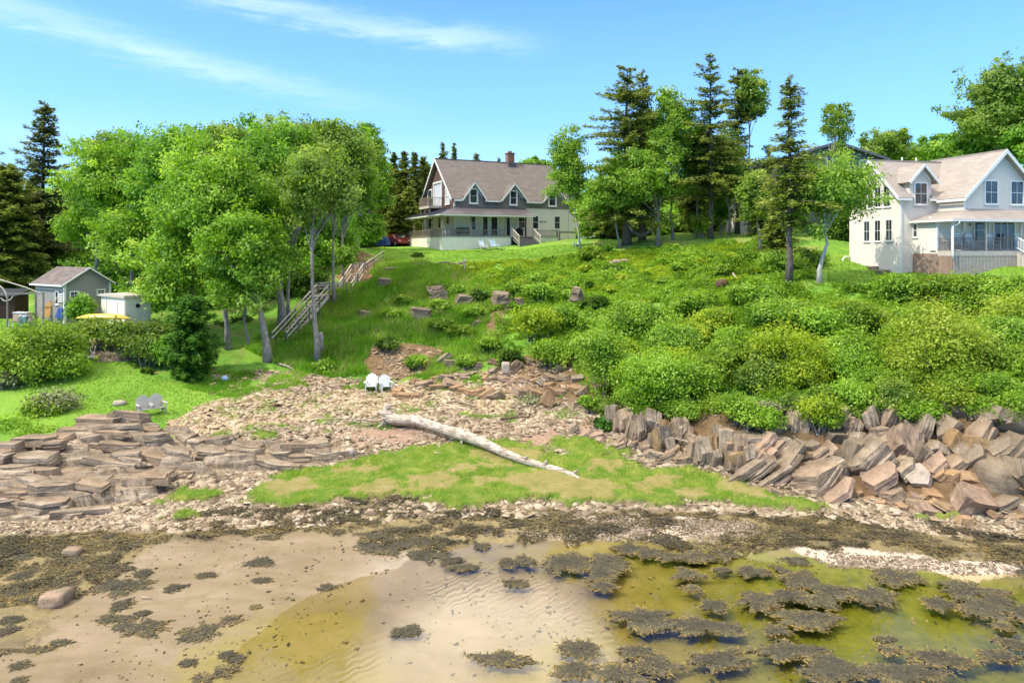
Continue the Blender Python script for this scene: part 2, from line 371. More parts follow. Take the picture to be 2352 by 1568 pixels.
cp((450,960,36.8),(500,930,38.6),(450,880,42),(600,900,41.4),(750,900,41.8),(880,900,42.2),(700,960,37.6),(880,965,37.2),(1100,960,37.3),(1300,950,37.6),(1000,1010,34.6))
cp((525,808,47.4),(575,800,48),(620,830,46),(730,832,46),(650,765,52),(640,792,49.8),(500,720,57),(400,720,55),(420,820,46.5))
cp((770,715,56),(745,690,57),(700,660,62),(800,650,60),(830,630,62),(900,592,68.5),(810,572,72),(650,590,74),(500,600,75),(870,572,74),(870,640,60.5))
cp((870,860,44.5),(1000,870,43.3),(900,800,47),(1000,800,46.8),(850,740,51),(950,720,52.5),(1100,800,46.4),(1100,710,53),(950,650,59),(1100,645,59),(1000,600,66),(1100,590,68.5),(1015,575,74),(1200,572,74))
cp((1150,880,42.5),(1250,870,42),(1330,900,40),(1250,800,45),(1250,700,53),(1250,630,60),(1300,575,71),(1330,556,74))
cp((1380,985,34.6),(1400,950,36),(1500,1000,33.4),(1500,950,35.5),(1560,1030,32.2),(1700,1080,30.3),(1700,960,33.3),(1900,1135,28.4),(1900,1060,30.2),(1900,965,31.8),(2100,1165,27.2),(2100,1050,29.4),(2100,960,31),(2352,1190,26.2),(2352,1050,28.0),(2352,920,30.2),(2700,1190,25.5),(2700,920,29))
cp((1400,850,41),(1400,750,47),(1400,660,55),(1400,600,62),(1400,575,67),(1440,562,68),(1540,547,71),(1640,548,69),(1745,553,63),(1600,600,60),(1600,660,53),(1600,750,45),(1600,850,39))
cp((1800,850,37),(1800,750,41.5),(1800,662,47),(1800,590,56),(1900,600,55),(1900,650,47.5),(1965,588,57),(2060,627,50.5),(2000,650,47.5),(2100,850,35),(2100,740,40.5),(2100,655,47))
cp((2115,640,48.3),(2352,645,46.2),(2200,612,49),(2352,612,47.5),(2352,850,33.5),(2352,740,39.5),(2700,850,33),(2700,740,39),(2700,620,47),(2700,560,60),(2200,560,62),(2000,540,75))
cp((1900,530,80),(1600,530,85),(1400,545,85),(1250,562,90),(1050,566,90),(850,566,88),(600,575,95),(200,585,95),(-300,590,95))
cp((-600,570,160),(200,570,160),(1176,568,160),(1700,550,150),(2352,540,140),(3000,540,140),(-600,568,400),(1176,568,400),(3000,560,400))
_A = np.array([[(a-CX)/F*c, c, ZC-(b-HY)/F*c] for a, b, c in CP])
def _sc(x, y):      # compress distance so far points do not dominate
    return np.stack([x*30/np.maximum(y, 6)*1.0, 60*np.log(np.maximum(y, 6)/30)], -1)
_S = _sc(_A[:,0], _A[:,1])
_D = np.sqrt(((_S[:,None]-_S[None])**2).sum(-1)+4.0)
_Wt = np.linalg.solve(np.block([[_D+np.eye(len(_S))*-0.12, np.ones((len(_S),1))], [np.ones((1,len(_S))), np.zeros((1,1))]]), np.append(_A[:,2], 0))
def H0(x, y):
    x = np.asarray(x, float); y = np.asarray(y, float); sh = x.shape; S = _sc(x.ravel(), y.ravel()); out = np.empty(len(S))
    for i in range(0, len(S), 20000):
        s = S[i:i+20000]; out[i:i+20000] = np.sqrt(((s[:,None]-_S[None])**2).sum(-1)+4.0)@_Wt[:-1]+_Wt[-1]
    return out.reshape(sh)
def proj(x, y, z): return CX+x/y*F, HY+(ZC-z)/y*F

# zones: drawn on the ground (picture outlines laid onto the ground once, then fixed in the world)
ZP = {
 'lawn': [(37,70,[(150,840),(260,825),(330,850),(400,880),(560,905),(520,925),(470,945),(380,965),(330,965),(180,960),(150,900)]),
          (30,60,[(-400,870),(210,870),(210,960),(100,1000),(-400,1040)]),
          (46,60,[(-400,722),(180,722),(260,735),(300,760),(-400,790)]),
          (60,90,[(800,565),(1350,558),(1390,575),(1260,592),(1100,602),(950,612),(880,598),(850,585)]),
          (44,66,[(1905,585),(1970,580),(2060,620),(2120,645),(2060,655),(1950,660),(1890,655),(1880,620)]),
          (40,66,[(2080,618),(2700,600),(2700,650),(2120,650)]),
          (43,56,[(560,790),(660,780),(800,790),(820,830),(720,850),(640,835),(560,830)])],
 'rubble': [(24,43,[(440,985),(520,930),(640,870),(880,855),(960,900),(1180,860),(1330,930),(1390,960),(1600,1000),(1900,1130),(2352,1180),(2700,1180),(2700,1250),(2352,1260),(1900,1190),(1500,1170),(1000,1190),(560,1215),(300,1215),(0,1215),(-400,1215),(-400,1180),(0,1170),(330,1090),(400,1030)])],
 'sand': [(30,38,[(1180,975),(1380,965),(1400,985),(1330,1015),(1200,1020),(1120,1010),(1100,985)]),
          (30,38,[(640,985),(880,985),(1180,975),(1180,1010),(800,1060),(760,1030),(640,1010)])],
 'dirt': [(38,50,[(850,800),(900,780),(1010,800),(960,860),(880,880),(840,850)]),
          (38,46,[(1120,850),(1200,820),(1290,790),(1340,800),(1330,920),(1240,930),(1150,900)]),
          (26,40,[(1380,940),(1500,930),(1700,930),(1900,930),(2100,920),(2352,860),(2700,860),(2700,1200),(2352,1190),(2100,1165),(1900,1140),(1700,1090),(1560,1040),(1400,1000)]),
          (30,46,[(1310,860),(1400,870),(1460,930),(1400,985),(1330,960)]),(46,62,[(940,715),(990,705),(1000,735),(950,745)]),(46,60,[(1130,690),(1180,690),(1160,760),(1120,770)]),
          (60,80,[(790,578),(870,575),(850,590),(800,600)]),
          (42,50,[(200,780),(330,775),(330,820),(220,815)]),
          (52,72,[(800,590),(870,600),(850,650),(780,660)])],
 'weed': [(18,28.5,[(-400,1250),(0,1232),(180,1215),(330,1225),(450,1185),(560,1165),(700,1160),(850,1130),(1050,1160),(1300,1170),(1500,1175),(1850,1185),(2000,1180),(2352,1230),(2700,1230),(2700,1300),(2352,1310),(2200,1290),(1850,1260),(1700,1275),(1400,1240),(1120,1250),(1000,1275),(900,1260),(860,1230),(700,1215),(540,1235),(430,1245),(330,1260),(250,1330),(120,1400),(50,1500),(-100,1500),(-400,1500)])],
 'shell': [(20,28,[(1840,1255),(2000,1270),(2200,1290),(2352,1300),(2700,1330),(2700,1345),(2352,1330),(2150,1315),(1900,1300),(1840,1280)]),
           (20,28,[(1330,1180),(1560,1190),(1720,1200),(1760,1230),(1600,1240),(1380,1235),(1300,1210)])],
 'algae': [(15,26,[(300,1700),(420,1500),(560,1450),(720,1385),(860,1340),(880,1500),(830,1700)]),
           (15,26,[(930,1300),(1100,1262),(1400,1235),(1750,1265),(2100,1300),(2352,1330),(2900,1350),(2900,1900),(1000,1900),(1050,1560),(1250,1480),(1380,1400),(1350,1340),(1180,1310),(1000,1320)])],  # beige gap between the outlines: cloud reflection partly put into the ground colour
}
def zone(name, x, y, z, soft=0.0):
    jx = (fbm(x*0.9, y*0.9, 5)-0.5)*1.6; jy = (fbm(x*0.9+50, y*0.9, 6)-0.5)*1.6
    px, py = proj(x+jx, y+jy*1.2, z); r = np.zeros(np.shape(x), bool)
    for (y0, y1, poly) in ZP[name]: r |= inpoly(px, py, poly) & (y > y0) & (y < y1)
    return r
# salt grass patches
SG = [[(560,1140),(650,1090),(760,1075),(900,1040),(1050,1020),(1150,1010),(1210,1025),(1290,1050),(1330,1040),(1440,1060),(1500,1085),(1560,1075),(1640,1095),(1740,1125),(1810,1145),(1900,1165),(1850,1175),(1740,1165),(1600,1150),(1520,1165),(1440,1150),(1330,1160),(1200,1145),(1100,1160),(1040,1175),(950,1140),(800,1145),(690,1165),(620,1160)],
      [(1280,1010),(1330,1008),(1440,1035),(1440,1050),(1330,1045),(1250,1030)], [(365,1145),(420,1125),(500,1130),(480,1150),(390,1160)],
      [(400,1185),(430,1175),(430,1195),(405,1200)],[(555,1000),(600,995),(650,1008),(600,1012)],[(2110,1183),(2190,1180),(2190,1192),(2120,1192)]]
BARE = [[(1085,1105),(1180,1100),(1260,1085),(1330,1105),(1420,1118),(1420,1150),(1330,1155),(1230,1140),(1160,1120),(1090,1122)],
        [(1460,1118),(1500,1098),(1560,1105),(1540,1130),(1470,1140)],[(1560,1135),(1620,1130),(1640,1145),(1570,1150)],[(940,1100),(1030,1090),(1060,1110),(990,1140),(950,1130)],
        [(800,1120),(900,1105),(930,1135),(840,1145)],[(1020,1075),(1160,1068),(1170,1078),(1030,1088)],
        [(600,1118),(700,1105),(730,1128),(640,1150)],[(1090,1042),(1240,1038),(1250,1060),(1100,1064)],[(1650,1108),(1770,1130),(1750,1152),(1660,1140)],[(1340,1060),(1430,1068),(1410,1088),(1340,1082)],[(760,1085),(850,1072),(870,1090),(780,1100)]]
def H(x, y):
    x = np.asarray(x, float); y = np.asarray(y, float); z = H0(x, y)
    flat = sstep(0.15, 0.8, z)*sstep(160, 100, y)
    lawn = zone('lawn', x, y, z)
    a = flat*np.where(lawn, 0.12, 1.0)
    steep = sstep(1.2, 3.0, z)*sstep(75, 60, y)
    z = z+a*((fbm(x*0.22, y*0.22, 1)-0.5)*0.35*(1+steep)+(fbm(x*0.9, y*0.9, 2)-0.5)*0.30*(0.35+steep)+(fbm(x*4, y*4, 3)-0.5)*0.07)
    z = z+sstep(0.02, 0.3, z)*(fbm(x*2.2, y*2.2, 8)-0.5)*0.05
    # ripples and shallow runnels of the tide flat
    z = z+sstep(0.5, 0.0, z)*((fbm(x*0.35, y*0.7, 9)-0.5)*0.05)
    w = zone('weed', x, y, z)
    z = z+np.where(w, 0.03+0.16*np.maximum(0, fbm(x*1.3, y*1.3, 12)-0.42), 0)
    return z
def zsoft(name, x, y, z, rad, n=8):
    a = 0
    for i in range(n): q = rad*math.sqrt((i+0.5)/n); a = a+zone(name, x+q*math.cos(i*2.4), y+q*math.sin(i*2.4), z)
    return a/n
def sgmask(x, y, z):
    jx = (fbm(x*2.3, y*2.3, 15, 5, 0.65)-0.5)*2.2; px, py = proj(x+jx, y+(fbm(x*2.3+9, y*2.3, 16, 5, 0.65)-0.5)*1.8, z); m = np.zeros(np.shape(x), bool); b = np.zeros(np.shape(x), bool)
    for p in SG: m |= inpoly(px, py, p)
    for p in BARE: b |= inpoly(px, py, p)
    m &= (y > 25) & (y < 36); return m, m & b
def ground(px, py, y0=14, y1=150):
    Y = np.exp(np.linspace(math.log(y0), math.log(y1), 900)); X = (px-CX)/F*Y; Zr = ZC-(py-HY)/F*Y; h = H(X, Y)
    i = np.argmax(Zr < h) if (Zr < h).any() else len(Y)-1
    return Vector((X[i], Y[i], h[i]))
def hz(x, y): return float(H(np.array([x]), np.array([y]))[0])

def build_ground():
    U = np.linspace(-1.15, 1.15, 640)
    Y = np.concatenate([np.linspace(4, 14.5, 12), np.exp(np.linspace(math.log(15), math.log(110), 620)), np.exp(np.linspace(math.log(114), math.log(6000), 40))])
    YY, UU = np.meshgrid(Y, U, indexing='ij'); XX = YY*UU; ZZ = H(XX, YY)
    ZZ = np.where(YY < 15, np.minimum(ZZ, -0.1), ZZ)
    sg, bare = sgmask(XX, YY, ZZ)
    ZZ = ZZ+np.where(sg, 0.16, 0)+np.where(bare, 0.04, 0)
    r, c = ZZ.shape; V = np.stack([XX, YY, ZZ], -1).reshape(-1, 3)
    i = np.arange((r-1)*c).reshape(r-1, c)[:, :-1].ravel(); Fq = np.stack([i, i+1, i+c+1, i+c], -1)
    def z(n): return np.asarray(zsoft(n, XX, YY, ZZ, {'algae': 1.6, 'weed': 0.7, 'sand': 0.6, 'rubble': 0.5}.get(n, 0.35)), dtype=np.float32)
    A = np.stack([z('lawn'), z('rubble'), z('sand'), z('dirt')], -1).reshape(-1, 4)
    B = np.stack([z('weed'), z('shell'), z('algae'), sg.astype(np.float32)], -1).reshape(-1, 4)
    C = bare.astype(np.float32).reshape(-1)
    t = NT('ground_cover_and_shore'); co = t.co(); nb = t.noise(co, 0.35, 6, 0.6); nm = t.noise(co, 1.6, 6, 0.62); nf = t.noise(co, 9.0, 5, 0.7); nx = t.noise(co, 38.0, 3, 0.7)
    st = t.noise(t.co(scale=(0.55, 1.6, 1)), 1.0, 6, 0.6, 0.6)
    def sep(name):
        n = t.N('ShaderNodeSeparateColor'); t.L(t.attr(name, 'Color'), n.inputs[0]); a = t.N('ShaderNodeAttribute'); a.attribute_name = name
        return n.outputs[0], n.outputs[1], n.outputs[2], a.outputs['Alpha']
    lw, rb, sa, di = sep('zoneA'); we, sh, al, sgm = sep('zoneB')
    edge = t.math('MULTIPLY', t.math('SUBTRACT', nf, 0.5), 0.9)
    def th(w, lo=0.35, hi=0.65): return t.mr(t.math('ADD', w, edge), lo, hi)
    pos = t.N('ShaderNodeNewGeometry'); psp = t.N('ShaderNodeSeparateXYZ'); t.L(pos.outputs['Position'], psp.inputs[0]); zz = psp.outputs[2]
    # mud of the flat: pale wet sand, greyer and shinier in the low runs
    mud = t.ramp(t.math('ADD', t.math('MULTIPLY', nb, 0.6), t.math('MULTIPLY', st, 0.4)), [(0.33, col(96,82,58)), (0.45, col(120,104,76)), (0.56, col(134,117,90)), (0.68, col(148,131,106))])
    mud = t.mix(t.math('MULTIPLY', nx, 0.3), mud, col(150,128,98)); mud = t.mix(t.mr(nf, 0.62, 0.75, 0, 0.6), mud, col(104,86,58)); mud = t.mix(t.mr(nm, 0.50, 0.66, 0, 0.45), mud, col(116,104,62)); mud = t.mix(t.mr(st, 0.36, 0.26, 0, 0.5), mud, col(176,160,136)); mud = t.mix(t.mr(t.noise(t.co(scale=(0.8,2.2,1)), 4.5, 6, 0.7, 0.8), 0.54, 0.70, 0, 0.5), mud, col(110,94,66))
    olive = t.ramp(t.math('ADD', t.math('MULTIPLY', nm, 0.5), t.math('MULTIPLY', nb, 0.5)), [(0.35, col(112,100,44)), (0.5, col(128,114,60)), (0.68, col(140,124,78))])
    green = t.ramp(nm, [(0.35, col(88,92,20)), (0.6, col(114,112,38))])
    olive = t.mix(t.mr(psp.outputs[0], 2.0, 9.0), olive, green)
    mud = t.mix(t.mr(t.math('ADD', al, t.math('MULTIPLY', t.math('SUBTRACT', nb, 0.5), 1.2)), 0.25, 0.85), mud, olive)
    rubble = t.ramp(t.vor(t.co(scale=(1,1.6,1)), 5.5, 'F1', 'Color'), [(0.2, col(126,108,84)), (0.5, col(160,140,112)), (0.85, col(188,170,144))])
    rubble = t.mix(t.mr(nm, 0.4, 0.7, 0, 0.55), rubble, col(128,106,80)); rubble = t.mix(t.mr(nx, 0.45, 0.75, 0, 0.6), rubble, col(105,85,62))
    sand = t.ramp(nf, [(0.3, col(146,112,88)), (0.6, col(180,148,122))]); sand = t.mix(t.mr(st, 0.55, 0.68, 0, 0.6), sand, col(110,84,62))
    weed = t.ramp(t.math('ADD', t.math('MULTIPLY', nm, 0.6), t.math('MULTIPLY', nf, 0.4)), [(0.32, col(84,76,60)), (0.46, col(118,104,68)), (0.6, col(140,122,80)), (0.75, col(112,102,84))])
    shell = t.mix(t.mr(nx, 0.35, 0.65), col(132,108,82), col(226,206,182))
    wild = t.ramp(t.math('ADD', t.math('MULTIPLY', nm, 0.55), t.math('MULTIPLY', nf, 0.45)), [(0.32, col(78,122,28)), (0.5, col(108,156,40)), (0.66, col(146,178,62))])
    wild = t.mix(t.mr(nb, 0.50, 0.64, 0, 0.6), wild, col(158,146,80))
    lawn = t.ramp(t.math('ADD', t.math('MULTIPLY', nb, 0.6), t.math('MULTIPLY', nx, 0.4)), [(0.35, col(104,146,34)), (0.55, col(128,168,46)), (0.7, col(150,180,66))])
    lawn = t.mix(t.mr(t.noise(co, 0.9, 4), 0.56, 0.7, 0, 0.5), lawn, col(160,176,70))
    dirt = t.ramp(t.math('ADD', t.math('MULTIPLY', nm, 0.6), t.math('MULTIPLY', nx, 0.4)), [(0.3, col(88,66,42)), (0.5, col(128,102,68)), (0.7, col(160,132,98))])
    peat = t.ramp(t.math('ADD', t.math('MULTIPLY', nf, 0.5), t.math('MULTIPLY', nm, 0.5)), [(0.35, col(112,122,44)), (0.5, col(148,136,72)), (0.64, col(166,148,100))]); sgc = t.ramp(nm, [(0.4, col(96,126,26)), (0.65, col(146,150,62))])
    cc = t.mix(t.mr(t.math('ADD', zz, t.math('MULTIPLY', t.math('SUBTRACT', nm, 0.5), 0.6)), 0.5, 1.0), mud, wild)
    cc = t.mix(th(rb), cc, rubble); cc = t.mix(th(sa), cc, sand); cc = t.mix(th(we, 0.3, 0.7), cc, weed); cc = t.mix(th(sh), cc, shell)
    cc = t.mix(th(di), cc, dirt); cc = t.mix(th(lw), cc, lawn); cc = t.mix(sgm, cc, sgc); cc = t.mix(t.attr('bare'), cc, peat)
    wet = t.mr(zz, 0.02, 0.16, 0.22, 0.9); wet = t.math('MAXIMUM', wet, t.mr(t.math('MAXIMUM', th(rb), th(we)), 0, 1, 0, 0.85))
    h = t.math('ADD', t.math('MULTIPLY', nf, 0.5), t.math('MULTIPLY', nx, 0.5)); hs = t.mr(zz, 0.05, 0.3, 0.05, 1.0)
    bp = t.N('ShaderNodeBump'); t.L(h, bp.inputs['Height']); t.L(hs, bp.inputs['Strength']); bp.inputs['Distance'].default_value = 0.12
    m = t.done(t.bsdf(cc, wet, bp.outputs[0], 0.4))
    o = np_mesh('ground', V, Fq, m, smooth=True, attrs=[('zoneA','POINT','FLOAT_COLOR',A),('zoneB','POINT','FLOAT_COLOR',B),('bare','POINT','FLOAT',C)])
    tag(o, kind='structure')
build_ground()

def build_water():
    t = NT('tide_water'); co = t.co(); tr = t.N('ShaderNodeBsdfTransparent'); tr.inputs[0].default_value = (0.96, 0.95, 0.86, 1)
    gl = t.N('ShaderNodeBsdfGlossy'); gl.inputs['Roughness'].default_value = 0.03; gl.inputs[0].default_value = (1,1,1,1)
    w = t.N('ShaderNodeTexWave'); w.inputs['Scale'].default_value = 2.0; w.inputs['Distortion'].default_value = 7; w.inputs['Detail'].default_value = 1; w.inputs['Detail Scale'].default_value = 1.2
    t.L(t.co(scale=(1,0.5,1), rot=(0,0,1.15)), w.inputs[0]); n = t.noise(t.co(scale=(1,0.45,1)), 3.0, 3)
    calm = t.mr(t.noise(co, 0.16, 3), 0.42, 0.6)
    h = t.math('ADD', t.math('MULTIPLY', w.outputs[1], t.math('MULTIPLY', calm, 0.4)), t.math('MULTIPLY', n, 0.12))
    bp = t.bump(h, 0.10, 0.02); t.L(bp, gl.inputs['Normal'])
    fr = t.N('ShaderNodeFresnel'); fr.inputs[0].default_value = 1.33; t.L(bp, fr.inputs['Normal'])
    mx = t.N('ShaderNodeMixShader'); t.L(t.math('MINIMUM', t.math('MULTIPLY', fr.outputs[0], 1.0), 0.6), mx.inputs[0]); t.L(tr.outputs[0], mx.inputs[1]); t.L(gl.outputs[0], mx.inputs[2])
    m = t.done(mx)
    n = 60; xs = np.linspace(-45, 70, n); ys = np.linspace(3, 30, n); X, Y = np.meshgrid(xs, ys); V = np.stack([X, Y, X*0], -1).reshape(-1,3)
    i = np.arange((n-1)*n).reshape(n-1, n)[:, :-1].ravel()
    tag(np_mesh('water', V, np.stack([i, i+1, i+n+1, i+n], -1), m, smooth=True), kind='structure')
build_water()
# ------------------------------------------------------------------ shore: ledges, slabs, rubble, salt grass, rockweed, driftwood
ROCK_COLS = [col(68,57,44), col(112,97,77), col(146,129,106), col(186,168,142), col(128,112,91)]
M_LEDGE = mat_rock('layered_rock', ROCK_COLS, zs=6, warp=0.25, bump=1.0, band=0.5)
M_SLAB = mat_rock('tan_slab', [col(82,68,52), col(134,114,90), col(162,140,114), col(190,167,140)], zs=4.5, warp=0.12, bump=1.0, band=0.45)
M_PINK = mat_rock('pink_slab', [col(112,92,74), col(158,132,108), col(192,166,140)], zs=3, warp=0.12, bump=0.9, band=0.4)
M_ORANGE = mat_rock('rusty_slab', [col(116,90,62), col(162,130,94), col(192,162,126)], zs=6, warp=0.05, bump=0.7, band=0.4)
M_GREY = mat_rock('grey_rock', [col(74,64,50), col(114,100,80), col(146,130,106), col(122,106,84)], zs=2.0, warp=0.3, bump=0.9, band=0.5)
M_PALE = mat_rock('pale_boulder', [col(140,126,108), col(168,154,136), col(186,174,158)], zs=1.5, warp=0.2, bump=0.5, band=0.3)
M_STAIN = mat_rock('stained_rock', [col(90,74,54), col(136,108,72), col(160,132,92), col(116,102,84)], zs=1.5, warp=0.4, bump=0.9, band=0.4)

def polydist(x, y, poly):
    d = np.full(np.shape(x), 1e9); n = len(poly)
    for i in range(n):
        ax, ay = poly[i]; bx, by = poly[(i+1) % n]; ex, ey = bx-ax, by-ay; L2 = ex*ex+ey*ey+1e-9
        tt = np.clip(((x-ax)*ex+(y-ay)*ey)/L2, 0, 1); d = np.minimum(d, np.hypot(x-ax-tt*ex, y-ay-tt*ey))
    return np.where(inpoly(x, y, poly), d, -d)
def ledge(name, ppx, label, hmax=0.7, step=0.2, sx=(1.8, 0.5), front=0.5, seed=3, mat=None, res=0.045, tilt=0.0, blocky=0.35, cat='rock outcrop'):
    poly = [tuple(ground(a, b)[:2]) for a, b in ppx]; xs = [p[0] for p in poly]; ys = [p[1] for p in poly]
    x = np.arange(min(xs)-0.3, max(xs)+0.3, res); y = np.arange(min(ys)-0.3, max(ys)+0.3, res); X, Y = np.meshgrid(x, y)
    jx = (fbm(X*0.8, Y*0.8, seed)-0.5)*1.4; d = polydist(X+jx, Y+(fbm(X*0.8+7, Y*0.8, seed+1)-0.5)*0.9, poly)
    G = H(X, Y); base = H0(X, Y)
    # joints: the bedding is broken into long blocks, each a little higher or lower
    f1, f2, idv = cells((X+0.35*Y)/sx[0]+fbm(X, Y, seed+4)*0.25, Y/sx[1]+0.12*X/sx[1]*0.4+fbm(X*0.7, Y*0.7, seed+5)*0.6, seed)
    g1, g2, idw = cells(X/(sx[0]*0.45), Y/(sx[1]*0.5), seed+9)
    env = sstep(0.0, front, d)
    h = base+env*hmax*(0.55+0.75*fbm(X*0.22, Y*0.4, seed+2))+(idv-0.5)*blocky*sstep(0, 1, d*2)+(idw-0.5)*blocky*0.3
    q = (h+tilt*X+0.5*(fbm(X*0.25, Y*0.5, seed+6)-0.5)+0.05*(fbm(X*3, Y*6, seed+7)-0.5))/step; k = np.floor(q); f = q-k
    hh = (k+0.10*f+0.90*sstep(0.86, 1.0, f))*step
    h = h+(hh-q*step); st2 = step*0.27; q2 = (h+0.06*fbm(X*0.8, Y*1.6, seed+12))/st2; k2 = np.floor(q2); f2_ = q2-k2; h = h+0.85*((k2+sstep(0.6, 1.0, f2_))*st2-q2*st2)
    h -= 0.42*sstep(0.09, 0.0, f2-f1)*sstep(0.1, 0.5, d)
    h += (fbm(X*5, Y*9, seed+8)-0.5)*0.05
    h = np.where(d > 0, np.maximum(h, G-0.05), G-0.3)
    keep = (d > -0.12)
    r, c = X.shape; idx = np.arange(r*c).reshape(r, c); fk = (keep[:-1,:-1] & keep[1:,1:] & keep[:-1,1:] & keep[1:,:-1])
    i = idx[:-1,:-1][fk]; Fq = np.stack([i, i+1, i+c+1, i+c], -1)
    used = np.unique(Fq); mp = np.zeros(r*c, int); mp[used] = np.arange(len(used)); V = np.stack([X, Y, h], -1).reshape(-1, 3)[used]
    o = np_mesh(name, V, mp[Fq], mat or M_LEDGE, smooth=False); tag(o, label, cat); return o, poly
_, LP = ledge('rock_ledge', [(-420,1062),(-60,1052),(0,1046),(80,1028),(150,1006),(240,972),(345,970),(400,985),(470,1000),(560,1012),(640,1010),(720,1018),(800,1034),(800,1058),(720,1072),(620,1082),(520,1088),(430,1095),(385,1108),(380,1135),(330,1150),(245,1165),(235,1192),(120,1200),(0,1200),(-420,1215)],
      'wide terraced ledge of layered brown rock along the left shore', hmax=0.40, step=0.26, blocky=0.62, sx=(2.4, 0.55), res=0.04)

def roughen(m, cuts, amp, seed):
    """split faces and push the new points along noise, so that edges are not ruler-straight"""
    import bmesh
    bm = bmesh.new(); vs = [bm.verts.new(v) for v in m.v]
    for f in m.f:
        try: bm.faces.new([vs[i] for i in f])
        except ValueError: pass
    bmesh.ops.remove_doubles(bm, verts=bm.verts, dist=1e-5); bmesh.ops.triangulate(bm, faces=[f for f in bm.faces if len(f.verts) > 4])
    bmesh.ops.subdivide_edges(bm, edges=bm.edges, cuts=cuts, use_grid_fill=True)
    co = np.array([v.co[:] for v in bm.verts]); s = 1.0/max(0.2, np.ptp(co, 0).max()); q = co*s*6
    d = np.stack([fbm(q[:,0]+q[:,2]*1.7+seed % 50+k*9, q[:,1]-q[:,2]*1.3+k*5, k, 3)-0.5 for k in range(3)], -1)*2*amp
    for v, dd in zip(bm.verts, d): v.co += Vector(dd)
    bmesh.ops.recalc_face_normals(bm, faces=bm.faces)
    o = MB(); o.v = [tuple(v.co) for v in bm.verts]
    for i, v in enumerate(bm.verts): v.index = i
    o.f = [[v.index for v in f.verts] for f in bm.faces]; o.m = [0]*len(o.f); bm.free(); return o
def stack_mesh(L, D, T, seed, layers=3, sides=5, taper=0.1, jag=0.22):
    r = random.Random(seed); m = MB(); n = r.choice((4, 5, 5, 6)); base = []; ph = math.pi/4+r.uniform(-0.25, 0.25)
    for i in range(n):
        a = 2*math.pi*(i+r.uniform(-0.3, 0.3))/n+ph; k = 1/max(abs(math.cos(a)), abs(math.sin(a))); k = 1+(k-1)*0.95
        base.append((math.cos(a)*k*r.uniform(1-jag, 1.08), math.sin(a)*k*r.uniform(1-jag, 1.08)))
    z = -T/2; hs = [r.uniform(0.5, 1.5) for _ in range(layers)]; sm = sum(hs); cl = r.uniform(-0.4, 0.4); cr = r.uniform(-0.4, 0.4)
    for k in range(layers):
        th = T*hs[k]/sm; s = 1-taper*abs((z+th/2)/T*2)*r.uniform(0.3, 1.3); ox = r.uniform(-1, 1)*0.035*L; oy = r.uniform(-1, 1)*0.06*D
        def ring(s, zz): return [((x*s)*L/2+ox+zz*(cl if x < 0 else cr)+r.uniform(-1,1)*L*0.02, (y*s)*D/2+oy+r.uniform(-1,1)*D*0.03, zz+r.uniform(-1,1)*T*0.02) for x, y in base]
        lo = ring(s, z); hi = ring(s*r.uniform(0.93, 1.0), z+th); cz = z+th
        vs = lo+hi+[(ox, oy, cz+T*0.02)]; fs = [tuple(range(n-1, -1, -1))]
        for i in range(n): j = (i+1) % n; fs.append((i, j, n+j, n+i)); fs.append((n+i, n+j, 2*n))
        m.add(vs, fs); z += th*0.97
    return roughen(m, 2, min(L, D, T)*0.07, seed)
def ledge_beds():
    led = bpy.data.objects['rock_ledge']; me = led.data; co = np.empty(len(me.vertices)*3); me.vertices.foreach_get('co', co); co = co.reshape(-1, 3); r = random.Random(12); k = 0
    xs = [p[0] for p in LP]; ys = [p[1] for p in LP]
    while k < 98:
        x, y = r.uniform(max(min(xs), -24), max(xs)), r.uniform(min(ys), max(ys))
        if polydist(np.array([x]), np.array([y]), LP)[0] < 0.25: continue
        d = np.hypot(co[:,0]-x, co[:,1]-y); z = float(co[np.argmin(d), 2]); L = r.uniform(0.9, 3.0); T = r.uniform(0.28, 0.66); D = r.uniform(0.5, 1.1)
        o = stack_mesh(L, D, T, 3000+k, r.choice((2, 3, 3, 4)), taper=0.12).build('bed', [M_LEDGE, M_SLAB, M_LEDGE][k % 3], led); o.location = (x, y, z+T*0.08-0.05); o.rotation_euler = (r.uniform(-0.05, 0.12), r.gauss(0.02, 0.06), r.gauss(-0.05, 0.16)); k += 1
def slab(name, px, py, Lp, Tp, ang, label, group=None, mat=None, D=None, layers=3, sides=6, yaw=0.0, lean=0.06, seed=None, Y=None, cat='rock', bury=0.0, taper=0.1):
    a = math.radians(ang); vext = (abs(math.sin(a))*Lp+abs(math.cos(a))*Tp)/2
    g = ground(px, py+vext*0.8); Yc = (Y or g.y); s = Yc/F
    Lm, Tm = Lp*s, Tp*s; lean = lean+0.0; D = (D or max(Tm*1.1, Lm*0.45))*0.9; Yc += D*0.3
    c = P(px, py, Yc); c.z -= bury
    seed = seed if seed is not None else int(px*7+py*13)
    o = stack_mesh(Lm, D, Tm, seed, layers, sides, taper).build(name, mat or M_SLAB, bevel=0)
    o.location = c
    ex = Vector((math.cos(a), math.sin(yaw)*0.4, math.sin(a))).normalized(); ez = Vector((-math.sin(a), -lean, math.cos(a))); ez = (ez-ex*ez.dot(ex)).normalized(); ey = ez.cross(ex)
    o.rotation_euler = Matrix((ex, ey, ez)).transposed().to_euler()
    return tag(o, label, cat, group)
def c4(zx, zy): return 1686.4+zx*0.283, 873+zy*0.283
def s4(zx, zy, L, T, a, label, **k):
    x, y = c4(zx, zy); return slab('shore_rock', x, y, L*0.283, T*0.283, a, label, **k)
ledge_beds()
s4(640,800,420,165,22,'long brown bedded slab ending in a square block above the salt grass', layers=3, D=1.6, mat=M_SLAB)
s4(800,740,190,170,24,'square grey-brown block behind the long bedded slab', mat=M_LEDGE, D=1.5)
